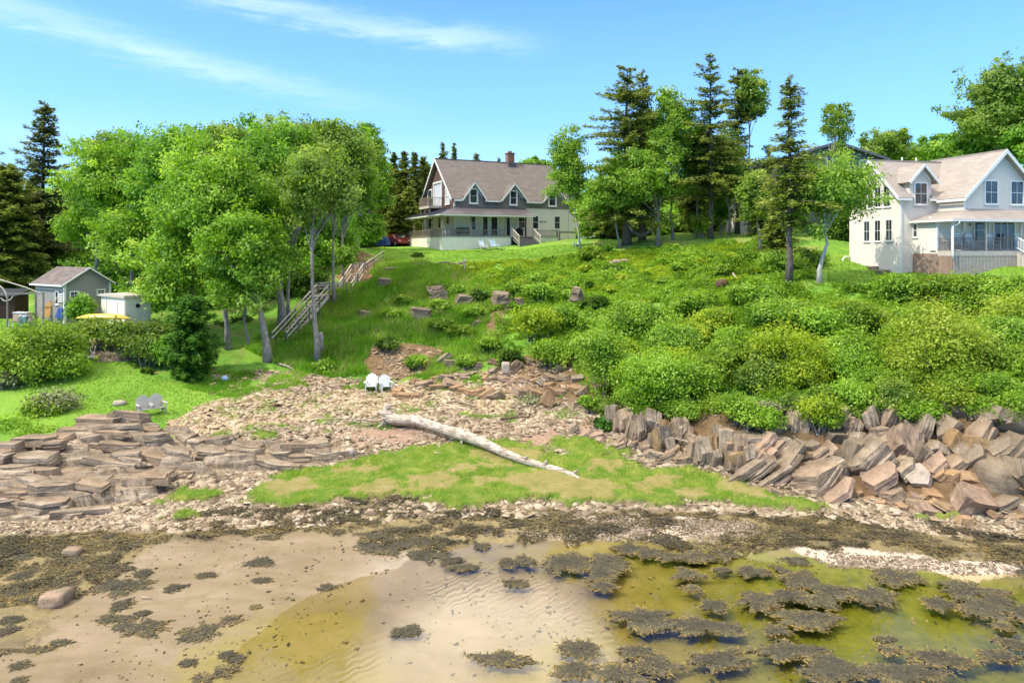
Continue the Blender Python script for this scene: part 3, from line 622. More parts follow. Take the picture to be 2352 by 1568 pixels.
s4(1080,650,400,170,44,'thick slab leaning up to the right in the middle of the rocks', mat=M_LEDGE, D=1.7, layers=4)
s4(1390,520,330,210,68,'tall upright pink block standing highest among the rocks', mat=M_PINK, D=1.5, layers=3)
s4(1515,580,190,130,70,'dark block close beside the tall upright pink block', mat=M_GREY, D=1.2, layers=2)
s4(1185,705,180,130,30,'rounded grey block below the leaning thick slab', mat=M_LEDGE, D=1.2, layers=2, taper=0.35)
s4(1190,815,330,165,33,'pointed slab with a bright pink top edge above the seaweed', mat=M_PINK, D=1.6, layers=3)
s4(1400,730,220,150,35,'dark brown block between the pointed slab and the white slab', mat=M_LEDGE, D=1.3)
s4(1510,815,210,120,28,'flat almost white slab lying tilted on the rocks', mat=M_PALE, D=1.2, layers=1, lean=0.6)
s4(1285,935,240,110,14,'low brown bedded block at the foot of the pointed slab', mat=M_SLAB, D=1.0)
s4(1665,915,330,60,-4,'long orange slab lying flat on the rock pile', mat=M_ORANGE, D=1.2, layers=2, lean=0.4)
s4(1770,810,130,140,10,'square orange chunk behind the long orange slab', mat=M_ORANGE, D=0.9, layers=2)
s4(1885,790,120,160,75,'rust coloured chunk against the big dark boulder', mat=M_ORANGE, D=0.9, layers=2)
s4(1640,690,260,80,42,'narrow pink slab pointing up to the right', mat=M_PINK, D=0.9)
s4(1660,770,150,70,40,'small orange slab beside the narrow pink slab', mat=M_ORANGE, D=0.7, layers=2)
s4(1950,1010,310,190,-24,'big pink faceted block at the front of the rock pile', mat=M_PINK, D=1.5, layers=1, sides=6, lean=0.5, seed=5)
s4(1455,985,230,60,6,'flat tan slab at the left foot of the rock pile', mat=M_SLAB, D=0.8, layers=2)
s4(1580,1055,200,90,-8,'brown flat slab in front of the long orange slab', mat=M_PINK, D=0.8, layers=1, lean=0.5)
s4(1710,1030,240,50,-28,'thin slab sliding down toward the big pink block', mat=M_ORANGE, D=0.8, layers=2)
s4(1855,1140,90,110,80,'small square orange block below the big pink block', mat=M_ORANGE, D=0.6, layers=2)
s4(1915,1178,150,40,0,'flat orange slab lowest in the rock pile', mat=M_ORANGE, D=0.5, layers=1)
s4(1650,1142,160,40,-3,'flat brown slab beside the small green tuft', mat=M_PINK, D=0.5, layers=1)
s4(758,622,150,80,32,'bright pinkish chunk perched on the slanting beds', mat=M_PINK, D=0.8, layers=1)
s4(115,510,220,150,4,'square grey block with a flat top at the cliff foot', mat=M_LEDGE, D=1.6, layers=2)
s4(350,505,180,110,4,'smaller flat-topped block right of the square grey block', mat=M_LEDGE, D=1.4, layers=2)
s4(530,505,70,90,85,'small upright post-like rock at the cliff foot', mat=M_LEDGE, D=0.5, layers=1)
s4(635,550,100,100,20,'dark cube-shaped rock beside the upright post-like rock', mat=M_GREY, D=0.8, layers=1)
s4(960,500,230,100,52,'grey slab leaning against the cliff', mat=M_LEDGE, D=1.1)
s4(1150,430,160,120,10,'round brown boulder under the hanging branches', mat=M_SLAB, D=1.2, layers=2, taper=0.4)
s4(850,450,170,190,80,'dark grey rock wedged in the cliff under the shrubs', mat=M_GREY, D=1.3, layers=2, taper=0.3)
s4(1290,420,150,70,50,'thin brown slab behind the tall upright pink block', mat=M_SLAB, D=0.8)
s4(1660,560,160,150,50,'pale grey rounded rock in the middle of the cliff foot', mat=M_LEDGE, D=1.2, layers=2, taper=0.35)
s4(340,905,150,40,-22,'loose tan slab lying at the edge of the salt grass', mat=M_PINK, D=0.5, layers=1)
s4(2190,1000,260,90,20,'dark bedded block right of the big pink block', mat=M_GREY, D=1.2, layers=4)
s4(2300,1040,220,110,12,'dark brown layered block at the far right of the shore', mat=M_LEDGE, D=1.2, layers=4)
s4(2330,870,120,200,88,'stained upright rock at the right end of the shore', mat=M_STAIN, D=1.0, layers=2)
s4(1990,540,170,290,86,'rust-streaked cliff rock above the dark boulder', mat=M_STAIN, D=1.6, layers=2, taper=0.25)
s4(1830,520,200,200,60,'brown stained rock left of the rust-streaked cliff rock', mat=M_STAIN, D=1.5, layers=2, taper=0.3)
s4(2180,330,330,300,55,'broad dark grey crag high in the cliff', mat=M_GREY, D=2.2, layers=2, taper=0.3)
s4(2260,560,330,160,40,'blackish bedded rock over the dark boulder', mat=M_GREY, D=1.8, layers=3, taper=0.2)
s4(2380,760,330,400,60,'dark rock mass cut off by the right edge', mat=M_GREY, D=2.2, layers=3)

def blob(name, c, rx, ry, rz_, mat, seed, rough=0.14, n=26, label=None, cat='boulder', flat=0.3, group=None):
    th = np.linspace(0, 2*np.pi, n, endpoint=False); ph = np.linspace(0.02, np.pi-0.02, n//2); T, Ph = np.meshgrid(th, ph)
    x = np.cos(T)*np.sin(Ph); y = np.sin(T)*np.sin(Ph); z = np.cos(Ph)
    k = 1+rough*2*(fbm(x*1.4+seed*3.1+z, y*1.4+z*1.3, seed)-0.5)+rough*0.7*(fbm(x*5+seed+z*3, y*5+z*4, seed+3)-0.5)
    q = np.clip(1/np.maximum(np.maximum(abs(x), abs(y)), abs(z)), 1, 1.35); k = k*(1+(q-1)*flat)
    V = np.stack([x*k*rx, y*k*ry, z*k*rz_], -1).reshape(-1, 3); h = n//2; ii = np.arange((h-1)*n).reshape(h-1, n); j = (np.arange(n)+1) % n
    a = ii; b = ii[:, j]; Fq = np.stack([a.ravel(), a.ravel()+n, b.ravel()+n, b.ravel()], -1)
    o = np_mesh(name, V, Fq, mat, smooth=True); o.location = c; return tag(o, label, cat, group)
x, y = c4(2130, 800); g = ground(x, c4(0, 930)[1]); blob('boulder', P(x, y, g.y+0.9), 0.97, 1.1, 0.88, M_GREY, 4, 0.12, 40, 'huge smooth dark grey boulder at the right of the shore', flat=0.35)
g = ground(805, 1045); blob('boulder', g+Vector((0,0,0.13)), 0.26, 0.25, 0.2, M_PALE, 8, 0.1, 22, 'pale round boulder at the tip of the brown ledge')
g = ground(275, 928); blob('boulder', g+Vector((0,0,0.06)), 0.36, 0.3, 0.17, M_PALE, 9, 0.15, 22, 'low pale rock lying in the lawn left of the double bench')
g = ground(125, 1388); blob('boulder', g+Vector((0,0,0.12)), 0.33, 0.3, 0.2, M_PINK, 10, 0.12, 22, 'grey-pink rock on the mud at the left edge', flat=1.0)
g = ground(148, 1380); blob('boulder', g+Vector((0,0,0.14)), 0.2, 0.25, 0.2, M_GREY, 11, 0.2, 22, 'black wet rock touching the grey-pink rock on the mud', flat=0.8)
g = ground(168, 1272); blob('boulder', g+Vector((0,0,0.07)), 0.3, 0.2, 0.13, M_SLAB, 12, 0.15, 20, 'low brown rock in the weed on the left flats', flat=1.0)
g = ground(1162, 862); blob('boulder', g+Vector((0,0,0.35)), 0.26, 0.3, 0.36, M_PALE, 13, 0.12, 20, 'white squarish stone stuck in the eroded bank', flat=1.2)
g = ground(1657, 660); blob('boulder', g+Vector((0,0,0.2)), 0.45, 0.4, 0.36, mat_bark('stump_wood', col(70,54,42), col(120,96,72)), 14, 0.25, 20, 'weathered brown stump-like rock on the grassy bank above the shrubs', cat='stump', flat=0.6)

# upright and slanting beds at the foot of the right-hand cliff
rr = random.Random(21)
def bed_group(n, x0, x1, yf0, yf1, spread, ang, L, T, mats, group, label, D=(0.5, 1.1)):
    for i in range(n):
        u = (i+rr.random())/n; px = x0+(x1-x0)*u; py = yf0+(yf1-yf0)*u-rr.random()**1.4*spread
        slab('shore_rock', px, py, rr.uniform(*L), rr.uniform(*T), rr.gauss(*ang), ordinal(i+1)+' '+label+', from left', group, rr.choice(mats), D=rr.uniform(*D), layers=rr.choice((2, 3, 4)), yaw=rr.uniform(-0.5, 0.5), lean=rr.uniform(0.0, 0.35), seed=rr.randrange(10**6), taper=rr.uniform(0.05, 0.3))
bed_group(30, 1400, 1720, 985, 1075, 45, (86, 7), (44, 90), (14, 34), [M_SLAB, M_LEDGE, M_LEDGE, M_STAIN], 'upright rock beds under the thicket', 'narrow upright brown bed in the rock wall under the thicket')
bed_group(26, 1700, 1950, 1085, 1135, 75, (36, 7), (50, 110), (9, 22), [M_SLAB, M_LEDGE, M_PINK], 'slanting rock beds', 'thin brown bed slanting right in the rock wall')
bed_group(16, 1900, 2330, 1040, 1080, 95, (50, 14), (50, 95), (22, 46), [M_SLAB, M_LEDGE, M_GREY], 'jumbled blocks of the cliff foot', 'brown block jammed among the bigger rocks of the cliff foot', D=(0.7, 1.4))
bed_group(16, 1720, 2352, 975, 950, 25, (60, 25), (36, 74), (30, 52), [M_GREY, M_LEDGE], 'grey rocks below the shrub roots', 'dark grey rock showing below the shrub roots of the cliff', D=(1.0, 1.6))
bed_group(18, 1310, 1600, 1000, 1075, 25, (22, 16), (26, 60), (9, 20), [M_SLAB, M_LEDGE, M_PINK], 'low rocks along the grass edge', 'low brown rock at the edge of the salt grass below the cliff', D=(0.4, 0.8))
bed_group(26, 1950, 2352, 1150, 1195, 25, (0, 14), (24, 60), (7, 16), [M_PINK, M_ORANGE, M_SLAB], 'flat loose slabs of the rock pile', 'flat loose slab scattered at the foot of the rock pile', D=(0.3, 0.8))
bed_group(34, 900, 1340, 915, 900, 45, (0, 16), (22, 52), (9, 20), [M_ORANGE, M_ORANGE, M_SLAB, M_PINK], 'tan slabs under the eroded bank', 'tan flat stone fallen below the eroded bank', D=(0.4, 0.9))
bed_group(20, 1000, 1330, 870, 880, 60, (5, 22), (18, 44), (9, 20), [M_SLAB, M_ORANGE, M_LEDGE], 'stones sticking out of the eroded bank', 'brown stone sticking out of the eroded bank', D=(0.4, 0.8))
slab('shore_rock', 1258, 920, 34, 30, 60, 'upright pale yellow slab at the right end of the beach', mat=M_ORANGE, D=0.4, layers=1)
slab('shore_rock', 1328, 930, 44, 20, 2, 'thick brown flat stone beside the tall bush on the beach', mat=M_SLAB, D=0.7, layers=2)
# grey crags on the hillside
for (px, py, w, h, lb) in [(1008,676,40,44,'dark rounded crag with a smooth face on the grassy slope'),(1062,692,40,28,'grey crag right of the rounded crag'),(1150,690,44,40,'squarish grey crag with dry stems hanging over it'),(1190,695,26,22,'small dark crag right of the squarish crag'),(965,722,44,22,'low brown crag on the middle of the slope'),(1325,680,34,44,'grey crag showing between the shrubs'),(1100,745,30,14,'light grey flat stone low on the grassy slope'),
    (838,724,46,16,'flat brown stone in the shaded grass beside the stairs'),(975,612,44,8,'low grey ledge in the lawn edge'),(882,650,26,22,'grey crag at the top of the stairs'),(1385,606,34,9,'low grey stones in the blueberry slope'),(905,618,60,8,'long thin grey ledge below the stair top')]:
    g = ground(px, py+h/2); sc_ = g.y/F; o = stack_mesh(w*sc_*1.3, w*sc_*1.2, h*sc_*1.5, int(px), 3 if h < 30 else 4, taper=0.35).build('crag', M_GREY if (w < 44 or h > 20) else M_LEDGE); o.location = g+Vector((0, 0.4*w*sc_, h*sc_*0.22)); o.rotation_euler = (rr.uniform(-0.15, 0.15), rr.uniform(-0.15, 0.2), rr.uniform(-0.5, 0.5)); tag(o, lb, 'rock')
ledge('rock_shelf', [(196,792),(215,788),(300,790),(330,800),(318,822),(270,830),(215,832),(196,820)], 'low grey rock shelf below the backless bench', hmax=0.35, step=0.16, seed=31, mat=M_LEDGE, res=0.06)

# ---- loose shale: thousands of flat chips
M_CHIP = None
def chips(name, polys, n, y0, y1, size, cols_, label, seed, flatk=0.12, spec=None, zoff=0.0, pw=3.6):
    rg = np.random.default_rng(seed); pts = []
    gp = [[ground(a, b, 12) for a, b in p] for p in polys]; allp = [q for p in gp for q in p]
    x0, x1 = min(q.x for q in allp), max(q.x for q in allp); ya, yb = max(y0, min(q.y for q in allp)), min(y1, max(q.y for q in allp))
    X = rg.uniform(x0, x1, n*8); Yy = rg.uniform(ya, yb, n*8); Z = H(X, Yy); px, py = proj(X+(fbm(X, Yy, 3)-.5), Yy+(fbm(X, Yy, 4)-.5), Z); m = np.zeros(len(X), bool)
    for p in polys: m |= inpoly(px, py, p)
    m &= ~inpoly(X, Yy, LP)
    m &= fbm(X*0.7, Yy*0.7, seed) > rg.uniform(0.25, 0.62, len(X)); X, Yy, Z = X[m][:n], Yy[m][:n], Z[m][:n]; k = len(X)
    L = size[0]+(size[1]-size[0])*rg.random(k)**pw; Wd = L*rg.uniform(0.35, 0.85, k); T = L*flatk*rg.uniform(0.4, 1.4, k)
    yaw = rg.uniform(0, 2*np.pi, k); tx = rg.normal(0, 0.22, k); ty = rg.normal(0, 0.22, k)
    cor = np.array([(-1,-1),(1,-1),(1,1),(-1,1)], float)[None]+rg.uniform(-0.55, 0.55, (k,4,2)); up = cor*rg.uniform(0.7, 0.98, (k,1,1))
    def place(c, z):
        lx = c[:,:,0]*L[:,None]/2; ly = c[:,:,1]*Wd[:,None]/2; zz = z+lx*tx[:,None]+ly*ty[:,None]
        return np.stack([X[:,None]+lx*np.cos(yaw)[:,None]-ly*np.sin(yaw)[:,None], Yy[:,None]+lx*np.sin(yaw)[:,None]+ly*np.cos(yaw)[:,None], Z[:,None]+zz+zoff], -1)
    V = np.concatenate([place(cor, (-T*0.6)[:,None]), place(up, (T*0.9)[:,None])], 1).reshape(-1, 3)
    b = (np.arange(k)*8)[:,None]; fs = np.array([(4,5,6,7),(0,1,5,4),(1,2,6,5),(2,3,7,6),(3,0,4,7)]); Fq = (b[:,:,None]+fs[None]).reshape(-1, 4)
    t = NT(name+'_stone'); cc = t.ramp(t.attr('tint'), [(i/(len(cols_)-1), c) for i, c in enumerate(cols_)]); nn = t.noise(t.co(), 12, 4)
    cc = t.mix(t.mr(nn, 0.4, 0.75, 0, 0.4), cc, tuple(v*0.5 for v in cols_[0][:3])+(1,)); mt = t.done(t.bsdf(cc, 0.85, t.bump(nn, 0.5, 0.03), 0.25))
    o = np_mesh(name, V, Fq, mt, attrs=[('tint','FACE','FLOAT', np.repeat(rg.random(k), 5))]); tag(o, label, None, None, 'stuff'); return o
CH = [col(92,78,60), col(138,120,96), col(166,148,120), col(188,172,146)]
chips('shale_rubble', [ZP['rubble'][0][2]], 42000, 25, 44, (0.05, 0.42), CH, 'loose tan shale covering the beach between ledge and bank', 51)
chips('shale_bank', [[(380,985),(460,930),(600,905),(900,890),(960,870),(1180,880),(1180,950),(880,950),(560,985),(400,1010)]], 20000, 34, 46, (0.07, 0.5), [col(112,94,66), col(160,138,104), col(186,164,132), col(196,178,150)], 'pile of flat tan shale above the beach', 52)
chips('shell_gravel', [p for (_, _, p) in ZP['shell']]+[[(1120,1210),(1500,1235),(1500,1245),(1110,1230)]], 9000, 20, 28, (0.03, 0.12), [col(100,86,68), col(130,114,92), col(168,152,130)], 'strip of pale broken shells along the green pool', 53, flatk=0.35)
chips('beach_gravel', [[(0,1190),(330,1165),(560,1150),(640,1180),(400,1215),(0,1225)],[(1900,1180),(2352,1200),(2352,1240),(2000,1200)]], 12000, 24, 29, (0.03, 0.16), CH, 'pale gravel between the ledge and the mud flat', 54, flatk=0.35)
chips('slope_stones', [[(480,850),(640,850),(900,880),(880,900),(480,905)],[(860,800),(1010,800),(960,860),(880,870)],[(1000,850),(1320,800),(1330,900),(1000,880)]], 3800, 38, 50, (0.06, 0.45), [col(110,92,72), col(160,136,108), col(190,164,134)], 'brown stones scattered over the shaded slope foot', 55)

chips('mud_debris', [[(0,1240),(420,1225),(850,1240),(930,1300),(700,1400),(520,1470),(420,1568),(0,1568)],[(420,1480),(860,1350),(1000,1300),(1500,1260),(2352,1340),(2352,1568),(420,1568)]], 2200, 16, 27, (0.02, 0.13), [col(48,44,32), col(84,76,50), col(112,96,62), col(150,132,104)], 'scraps of weed, shell and pebble strewn over the mud flat', 56, flatk=0.12, pw=3.0, zoff=0.01)
# ---- salt grass
def blades(name, mask, bbox, n, hgt, wid, mat, label, seed, lean=0.35, patch=None):
    rg = np.random.default_rng(seed); X = rg.uniform(bbox[0], bbox[1], n*5); Yy = rg.uniform(bbox[2], bbox[3], n*5); Z = H(X, Yy); m = mask(X, Yy, Z, rg); X, Yy, Z = X[m][:n], Yy[m][:n], Z[m][:n]; k = len(X)
    hh = hgt*rg.uniform(0.55, 1.25, k)*(0.7+0.6*fbm(X*1.3, Yy*1.3, seed)); a = rg.uniform(0, np.pi, k); w = wid*rg.uniform(0.6, 1.4, k); lx = rg.normal(0.12, lean, k)*hh; ly = rg.normal(0, lean, k)*hh
    b1 = np.stack([X-np.cos(a)*w, Yy-np.sin(a)*w, Z-0.02], -1); b2 = np.stack([X+np.cos(a)*w, Yy+np.sin(a)*w, Z-0.02], -1); tp = np.stack([X+lx, Yy+ly, Z+hh], -1)
    V = np.stack([b1, b2, tp], 1).reshape(-1, 3); o = np_mesh(name, V, np.arange(3*k).reshape(-1, 3), mat, attrs=[('tint','FACE','FLOAT', np.clip(rg.normal(0.5, 0.22, k)+(fbm(X*0.5, Yy*0.5, seed+2)-0.5)*0.9, 0, 1))]); return tag(o, label, None, None, 'stuff')
M_SALT = mat_leaf('salt_grass_blade', [col(84,128,18), col(112,156,30), col(140,176,46), col(172,190,78)], trans=0.5)
M_STRAW = mat_leaf('dry_grass_blade', [col(128,128,60), col(172,162,96), col(204,188,132)], trans=0.3)
def mk_sg(X, Y, Z, rg):
    s, b = sgmask(X, Y, Z); return s & (~b | (rg.random(len(X)) < 0.05))
def mk_bare(X, Y, Z, rg):
    s, b = sgmask(X, Y, Z); return (s & b)
tag(blades('salt_grass', mk_sg, (-14, 14, 26, 35.5), 60000, 0.24, 0.016, M_SALT, 'bright green salt grass on the upper shore', 61))
blades('straw_grass', mk_bare, (-6, 11, 26, 33), 14000, 0.08, 0.016, M_STRAW, 'matted dead straw in the salt grass', 62, lean=0.9)

# ---- rockweed
tW = NT('rockweed'); fa = tW.attr('tint'); nn = tW.noise(tW.co(), 7, 6, 0.7); n3 = tW.noise(tW.co(), 30, 3, 0.7)
cW = tW.ramp(tW.math('ADD', fa, tW.math('MULTIPLY', tW.math('SUBTRACT', nn, 0.5), 0.7)), [(0.06, col(80,76,62)), (0.35, col(106,98,74)), (0.6, col(132,116,74)), (0.92, col(170,142,80))])
cW = tW.mix(tW.mr(n3, 0.3, 0.55, 0.35, 0), cW, col(56,50,36))
M_WEED = tW.done(tW.bsdf(cW, 0.85, tW.bump(tW.math('ADD', n3, nn), 0.7, 0.05), 0.1))
def weed_mat(px, py, w, h, seed, label, group, wet=True, gold=0.24):
    g = ground(px, py+h*0.3, 12); z0 = max(g.z, 0.0); s = (ZC-z0)/((py-HY)/F)/F; Yc = s*F; rx = w*s/2; ry = h*Yc/max(py-HY, 1)/2*1.0
    rg = np.random.default_rng(seed); n = 60; rings = 8; th = np.linspace(0, 2*np.pi, n, endpoint=False); V = []; T = []
    edge = np.clip(0.50+1.7*(fbm(np.cos(th)*2.1+seed*1.7, np.sin(th)*2.1, seed % 97, 3)-0.28), 0.35, 1.5)+0.30*(rg.random(n)-0.5); n_sub = 0; hm = min(0.07, 0.03+0.02*rx)
    for k in range(rings+1):
        q = k/rings; x = np.cos(th)*rx*edge*q; y = np.sin(th)*ry*edge*q; lum = fbm(x*3.1+seed, y*3.1, 5)*1.3-0.1
        z = hm*np.sqrt(np.maximum(0, 1-q**2.6))*(0.5+0.9*lum)+0.02*(rg.random(n)-0.5)-(0.05 if k == rings else 0); V.append(np.stack([x, y, z], -1)); T.append(np.full(n, q))
    V = np.concatenate(V); ii = np.arange(rings*n).reshape(rings, n); j = (np.arange(n)+1) % n
    Fq = np.stack([ii.ravel(), ii[:, j].ravel(), ii[:, j].ravel()+n, ii.ravel()+n], -1); tf = np.repeat((np.arange(rings)+0.5)/rings, n)**3*gold*2.2
    # strands
    m = int(160+620*rx*ry*1.6); q = np.sqrt(rg.random(m))*1.06; a = rg.uniform(0, 2*np.pi, m); ia = (a/(2*np.pi)*n).astype(int) % n; e = edge[ia]
    cx = np.cos(a)*rx*e*q; cy = np.sin(a)*ry*e*q; cz = hm*np.sqrt(np.maximum(0, 1-np.minimum(q, 1)**2.6))*(0.5+0.9*(fbm(cx*3.1+seed, cy*3.1, 5)*1.3-0.1))+0.004
    dv = a+rg.normal(0, 0.9, m); L = rg.uniform(0.05, 0.17, m); wv = rg.uniform(0.010, 0.024, m); dz = rg.uniform(-0.05, 0.03, m)
    dx, dy = np.cos(dv)*L, np.sin(dv)*L; ox, oy = -np.sin(dv)*wv, np.cos(dv)*wv
    S = np.stack([np.stack([cx-ox, cy-oy, cz], -1), np.stack([cx+dx*0.5-ox*1.3, cy+dy*0.5-oy*1.3, cz+0.004], -1), np.stack([cx+dx, cy+dy, cz+dz*0.4], -1), np.stack([cx+ox+dx*.4, cy+oy+dy*.4, cz+0.003], -1)], 1).reshape(-1, 3)
    Fs = np.arange(4*m).reshape(-1, 4)+len(V); ts = np.clip(q**3*gold*2.0+0.9*(fbm(cx*1.4+seed, cy*2, 9)-0.42)+rg.normal(0, 0.2, m), 0, 1)
    o = np_mesh('seaweed_mat', np.concatenate([V, S]), np.concatenate([Fq, Fs]), M_WEED, attrs=[('tint','FACE','FLOAT', np.concatenate([tf, ts]))])
    o.location = ((px-CX)*s, Yc, z0-0.005); return tag(o, label, 'seaweed', group)
FL = [(180,312,110,30),(140,225,70,40),(215,220,80,50),(390,225,180,100),(570,225,190,80),(540,275,130,70),(560,325,150,50),(920,272,130,50),(930,338,80,35),(1060,258,70,20),(1190,262,140,40),(1370,285,180,90),(1330,365,160,70),(1220,390,160,80),(1020,410,130,50),(1450,385,160,80),(1700,365,220,80),(1800,290,190,60),(1430,465,240,75),(1290,518,100,50),(1760,552,90,28),(1520,345,170,60),(2130,345,280,90),(2150,430,260,80),(1990,400,130,60),(2270,500,80,30),(2260,630,180,60),(2300,570,130,40),(690,608,170,50),(450,600,170,70),(1350,600,300,70),(1850,700,280,110),(1960,630,200,60),(760,670,230,90),(620,700,200,80),(440,690,190,80),(1780,600,100,40),(1120,605,50,20),(2060,650,160,40),(850,200,180,40),(740,185,130,50),(950,195,150,50),(660,165,160,40),(1100,190,130,50),(1350,205,160,45),(2330,250,120,60),(2250,395,150,70),(2350,440,160,70)]
for i, (a, b, w, h) in enumerate(FL): weed_mat(1091.2+a*.536, 1170.6+b*.536, w*.56, h*.56, 100+i, size_words(w, h, 5200, 11500)+' gold-fringed rockweed mat in the green pool, '+area_words(a, b, (0, 2352), (150, 720)), 'rockweed mats in the green pool')
for i, (a, b, w, h, lb) in enumerate([(720,462,280,90,'widest flat rockweed mat with a dark grey top and pale twigs on it'),(970,495,260,75,'long rockweed mat just right of the widest flat mat'),(1040,640,250,80,'dome-shaped rockweed mat left of the white reflection'),(1570,690,330,130,'biggest rockweed mat at the bottom edge of the pool'),(130,640,260,60,'dark stringy rockweed mat where glassy water meets the green pool'),(1885-20,550-0,10,6,'x')][:5]):
    weed_mat(1091.2+a*.536, 1170.6+b*.536, w*.56, h*.56, 300+i, lb, None)
MU = [(1190,320,75,25),(1485,352,65,28),(940,295,90,22),(790,355,80,30),(550,435,90,50),(1055,500,80,40),(1075,680,70,30),(850,695,60,18),(90,705,80,28),(50,630,100,40),(160,635,120,24),(275,605,90,20),(90,775,50,20),(495,125,55,18),(425,152,60,16),(610,155,50,15),(650,290,90,40),(560,270,120,18),(500,262,50,14),(1225,125,110,22),(50,500,130,50),(40,550,90,40),(100,300,120,45),(60,370,130,45),(160,410,130,34),(230,330,110,50),(2190,165,70,35),(2100,260,110,35),(650,470,60,20),(1160,440,30,14),(250,180,120,40),(120,200,160,50),(30,240,120,60),(330,230,110,30),(1700,120,180,50),(2050,230,90,30)]
for i, (a, b, w, h) in enumerate(MU): weed_mat(a*.5061, 1170.6+b*.5061, w*.53, h*.53, 400+i, size_words(w, h, 1500, 4000)+' dark rockweed clump stranded on the mud, '+area_words(a, b, (0, 2300), (100, 780)), 'rockweed clumps on the mud flat', gold=0.2)
for i, (a, b, w, h, lb) in enumerate([(1185,240,120,50,'dark pointed rockweed clump alone in the middle of the beige mud'),(560,345,290,80,'widest feathery rockweed clump on the left mud'),(520,495,200,40,'long narrow rockweed clump above the black feathery one'),(650,540,240,80,'black feathery rockweed clump on the mud near the pool edge'),(890,560,200,70,'grey dome of rockweed where the mud meets the pool'),(1850,550,130,50,'small rockweed clump alone in the bright reflection'),(1020,730,120,50,'speckled round rockweed clump in the olive shallows'),(915,770,110,50,'speckled round rockweed clump cut by the bottom edge'),(1030,658,60,25,'tiny speckled rockweed clump above the round ones'),
    (1930,200,160,70,'dark rockweed heap at the top of the bright reflection'),(1760,165,200,60,'brown rockweed heap left of the bright reflection'),(1900,140,200,44,'flat rockweed heap behind the dark heap')]):
    weed_mat(a*.5061, 1170.6+b*.5061, w*.53, h*.53, 500+i, lb, None, gold=0.15)
# the band of rockweed over the stones, one mass
def weed_band():
    rg = np.random.default_rng(77); n = 70000; X = rg.uniform(-20, 22, n*3); Y = rg.uniform(20, 28.6, n*3); Z = H(X, Y); m = zone('weed', X, Y, Z) & (fbm(X*1.1, Y*1.6, 81) > 0.33+0.14*rg.random(n*3)); X, Y, Z = X[m][:n], Y[m][:n], Z[m][:n]; k = len(X)
    lump = np.maximum(0, fbm(X*1.2, Y*1.6, 82)-0.45)*0.9; a = rg.uniform(0, 2*np.pi, k)*0.5-1.2+rg.normal(0, 0.6, k); L = rg.uniform(0.06, 0.2, k); w = rg.uniform(0.012, 0.035, k); Z = Z+lump*0.35
    dx, dy, ox, oy = np.cos(a)*L, np.sin(a)*L, -np.sin(a)*w, np.cos(a)*w
    V = np.stack([np.stack([X-ox, Y-oy, Z+0.01], -1), np.stack([X+dx*.5-ox, Y+dy*.5-oy, Z+0.02], -1), np.stack([X+dx, Y+dy, Z-0.005], -1), np.stack([X+dx*.5+ox, Y+dy*.5+oy, Z+0.016], -1)], 1).reshape(-1, 3)
    ti = np.clip(0.15+0.55*fbm(X*0.5, Y*0.8, 83)+rg.normal(0, 0.18, k)-lump, 0, 1)
    tag(np_mesh('rockweed_bed', V, np.arange(4*k).reshape(-1, 4), M_WEED, attrs=[('tint','FACE','FLOAT', ti)]), 'bed of brown rockweed draped over the stones of the lower shore', None, None, 'stuff')
weed_band()

# ---- driftwood
tD = NT('driftwood'); nD = tD.noise(tD.co(), 2.2, 6, 0.6, 0.6); nS = tD.noise(tD.co(scale=(0.6, 0.6, 5), rot=(0.3,0.2,0.5)), 6, 5)
M_DRIFT = tD.done(tD.bsdf(tD.mix(tD.mr(nS, 0.42, 0.66), tD.mix(tD.mr(nD, 0.4, 0.65), col(206,190,168), col(164,148,126)), col(124,108,88)), 0.85, tD.bump(nS, 0.7, 0.04), 0.15))
M_STICK = mat_bark('grey_stick', col(140,124,104), col(196,180,156))
def ground_pts(pts, lift=0.0):
    out = []
    for (px, py, rp) in pts:
        g = ground(px, py+rp); r = rp*g.y/F; out.append((g+Vector((0, 0, r+lift)), r))
    return out
lg = ground_pts([(893,962,16),(915,967,17),(960,973,15),(1010,992,15),(1060,1006,16),(1110,1027,14.5),(1160,1048,13),(1205,1064,11),(1250,1072,9.5),(1290,1083,9),(1315,1092,9),(1327,1099,6)])
e = empty('driftwood_log', lg[4][0]-Vector((0,0,0.3)), 0, 'long bleached driftwood trunk lying across the beach into the salt grass', 'log')
mb = MB(); o0 = e.location; pts = [p-o0+Vector((0, 0, 0.18*math.sin(math.pi*min(1, i/8)))) for i, (p, r) in enumerate(lg)]; mb.tube(pts, [r*0.78 for p, r in lg], 12, jit=0.10, rng=rr); mb.build('trunk', M_DRIFT, e, smooth=True)
mb = MB(); a = pts[0]; mb.tube([a+Vector((0.25,0,-0.05)), a+Vector((0,0,0.05)), a+Vector((-0.12,0.05,0.32)), a+Vector((-0.1,0.05,0.6)), a+Vector((0.1,0,0.68))], [0.34,0.36,0.27,0.17,0.09], 9, jit=0.25, rng=rr)
for k in range(7): an = rr.uniform(1.2, 5); d = Vector((-0.25, math.cos(an)*0.3, math.sin(an)*0.35)); mb.tube([a, a+d, a+d*1.6+Vector((-0.1,0,-0.05))], [0.15,0.08,0.03], 6)
mb.build('root', M_DRIFT, e, smooth=True)
for (i, dx, dy, dz) in ((4,0.05,-0.3,-0.42),(7,0.12,-0.15,0.28),(8,-0.05,-0.32,-0.26),(8,0.1,-0.1,0.3),(10,0.22,0.05,0.22),(11,-0.05,-0.18,0.02),(5,-0.1,0.1,0.22)):
    mb = MB(); b = pts[i]; mb.tube([b, b+Vector((dx*.6,dy*.6,dz*.7)), b+Vector((dx,dy,dz))], [0.12,0.08,0.035], 7); mb.build('branch_stub', M_DRIFT, e, smooth=True)
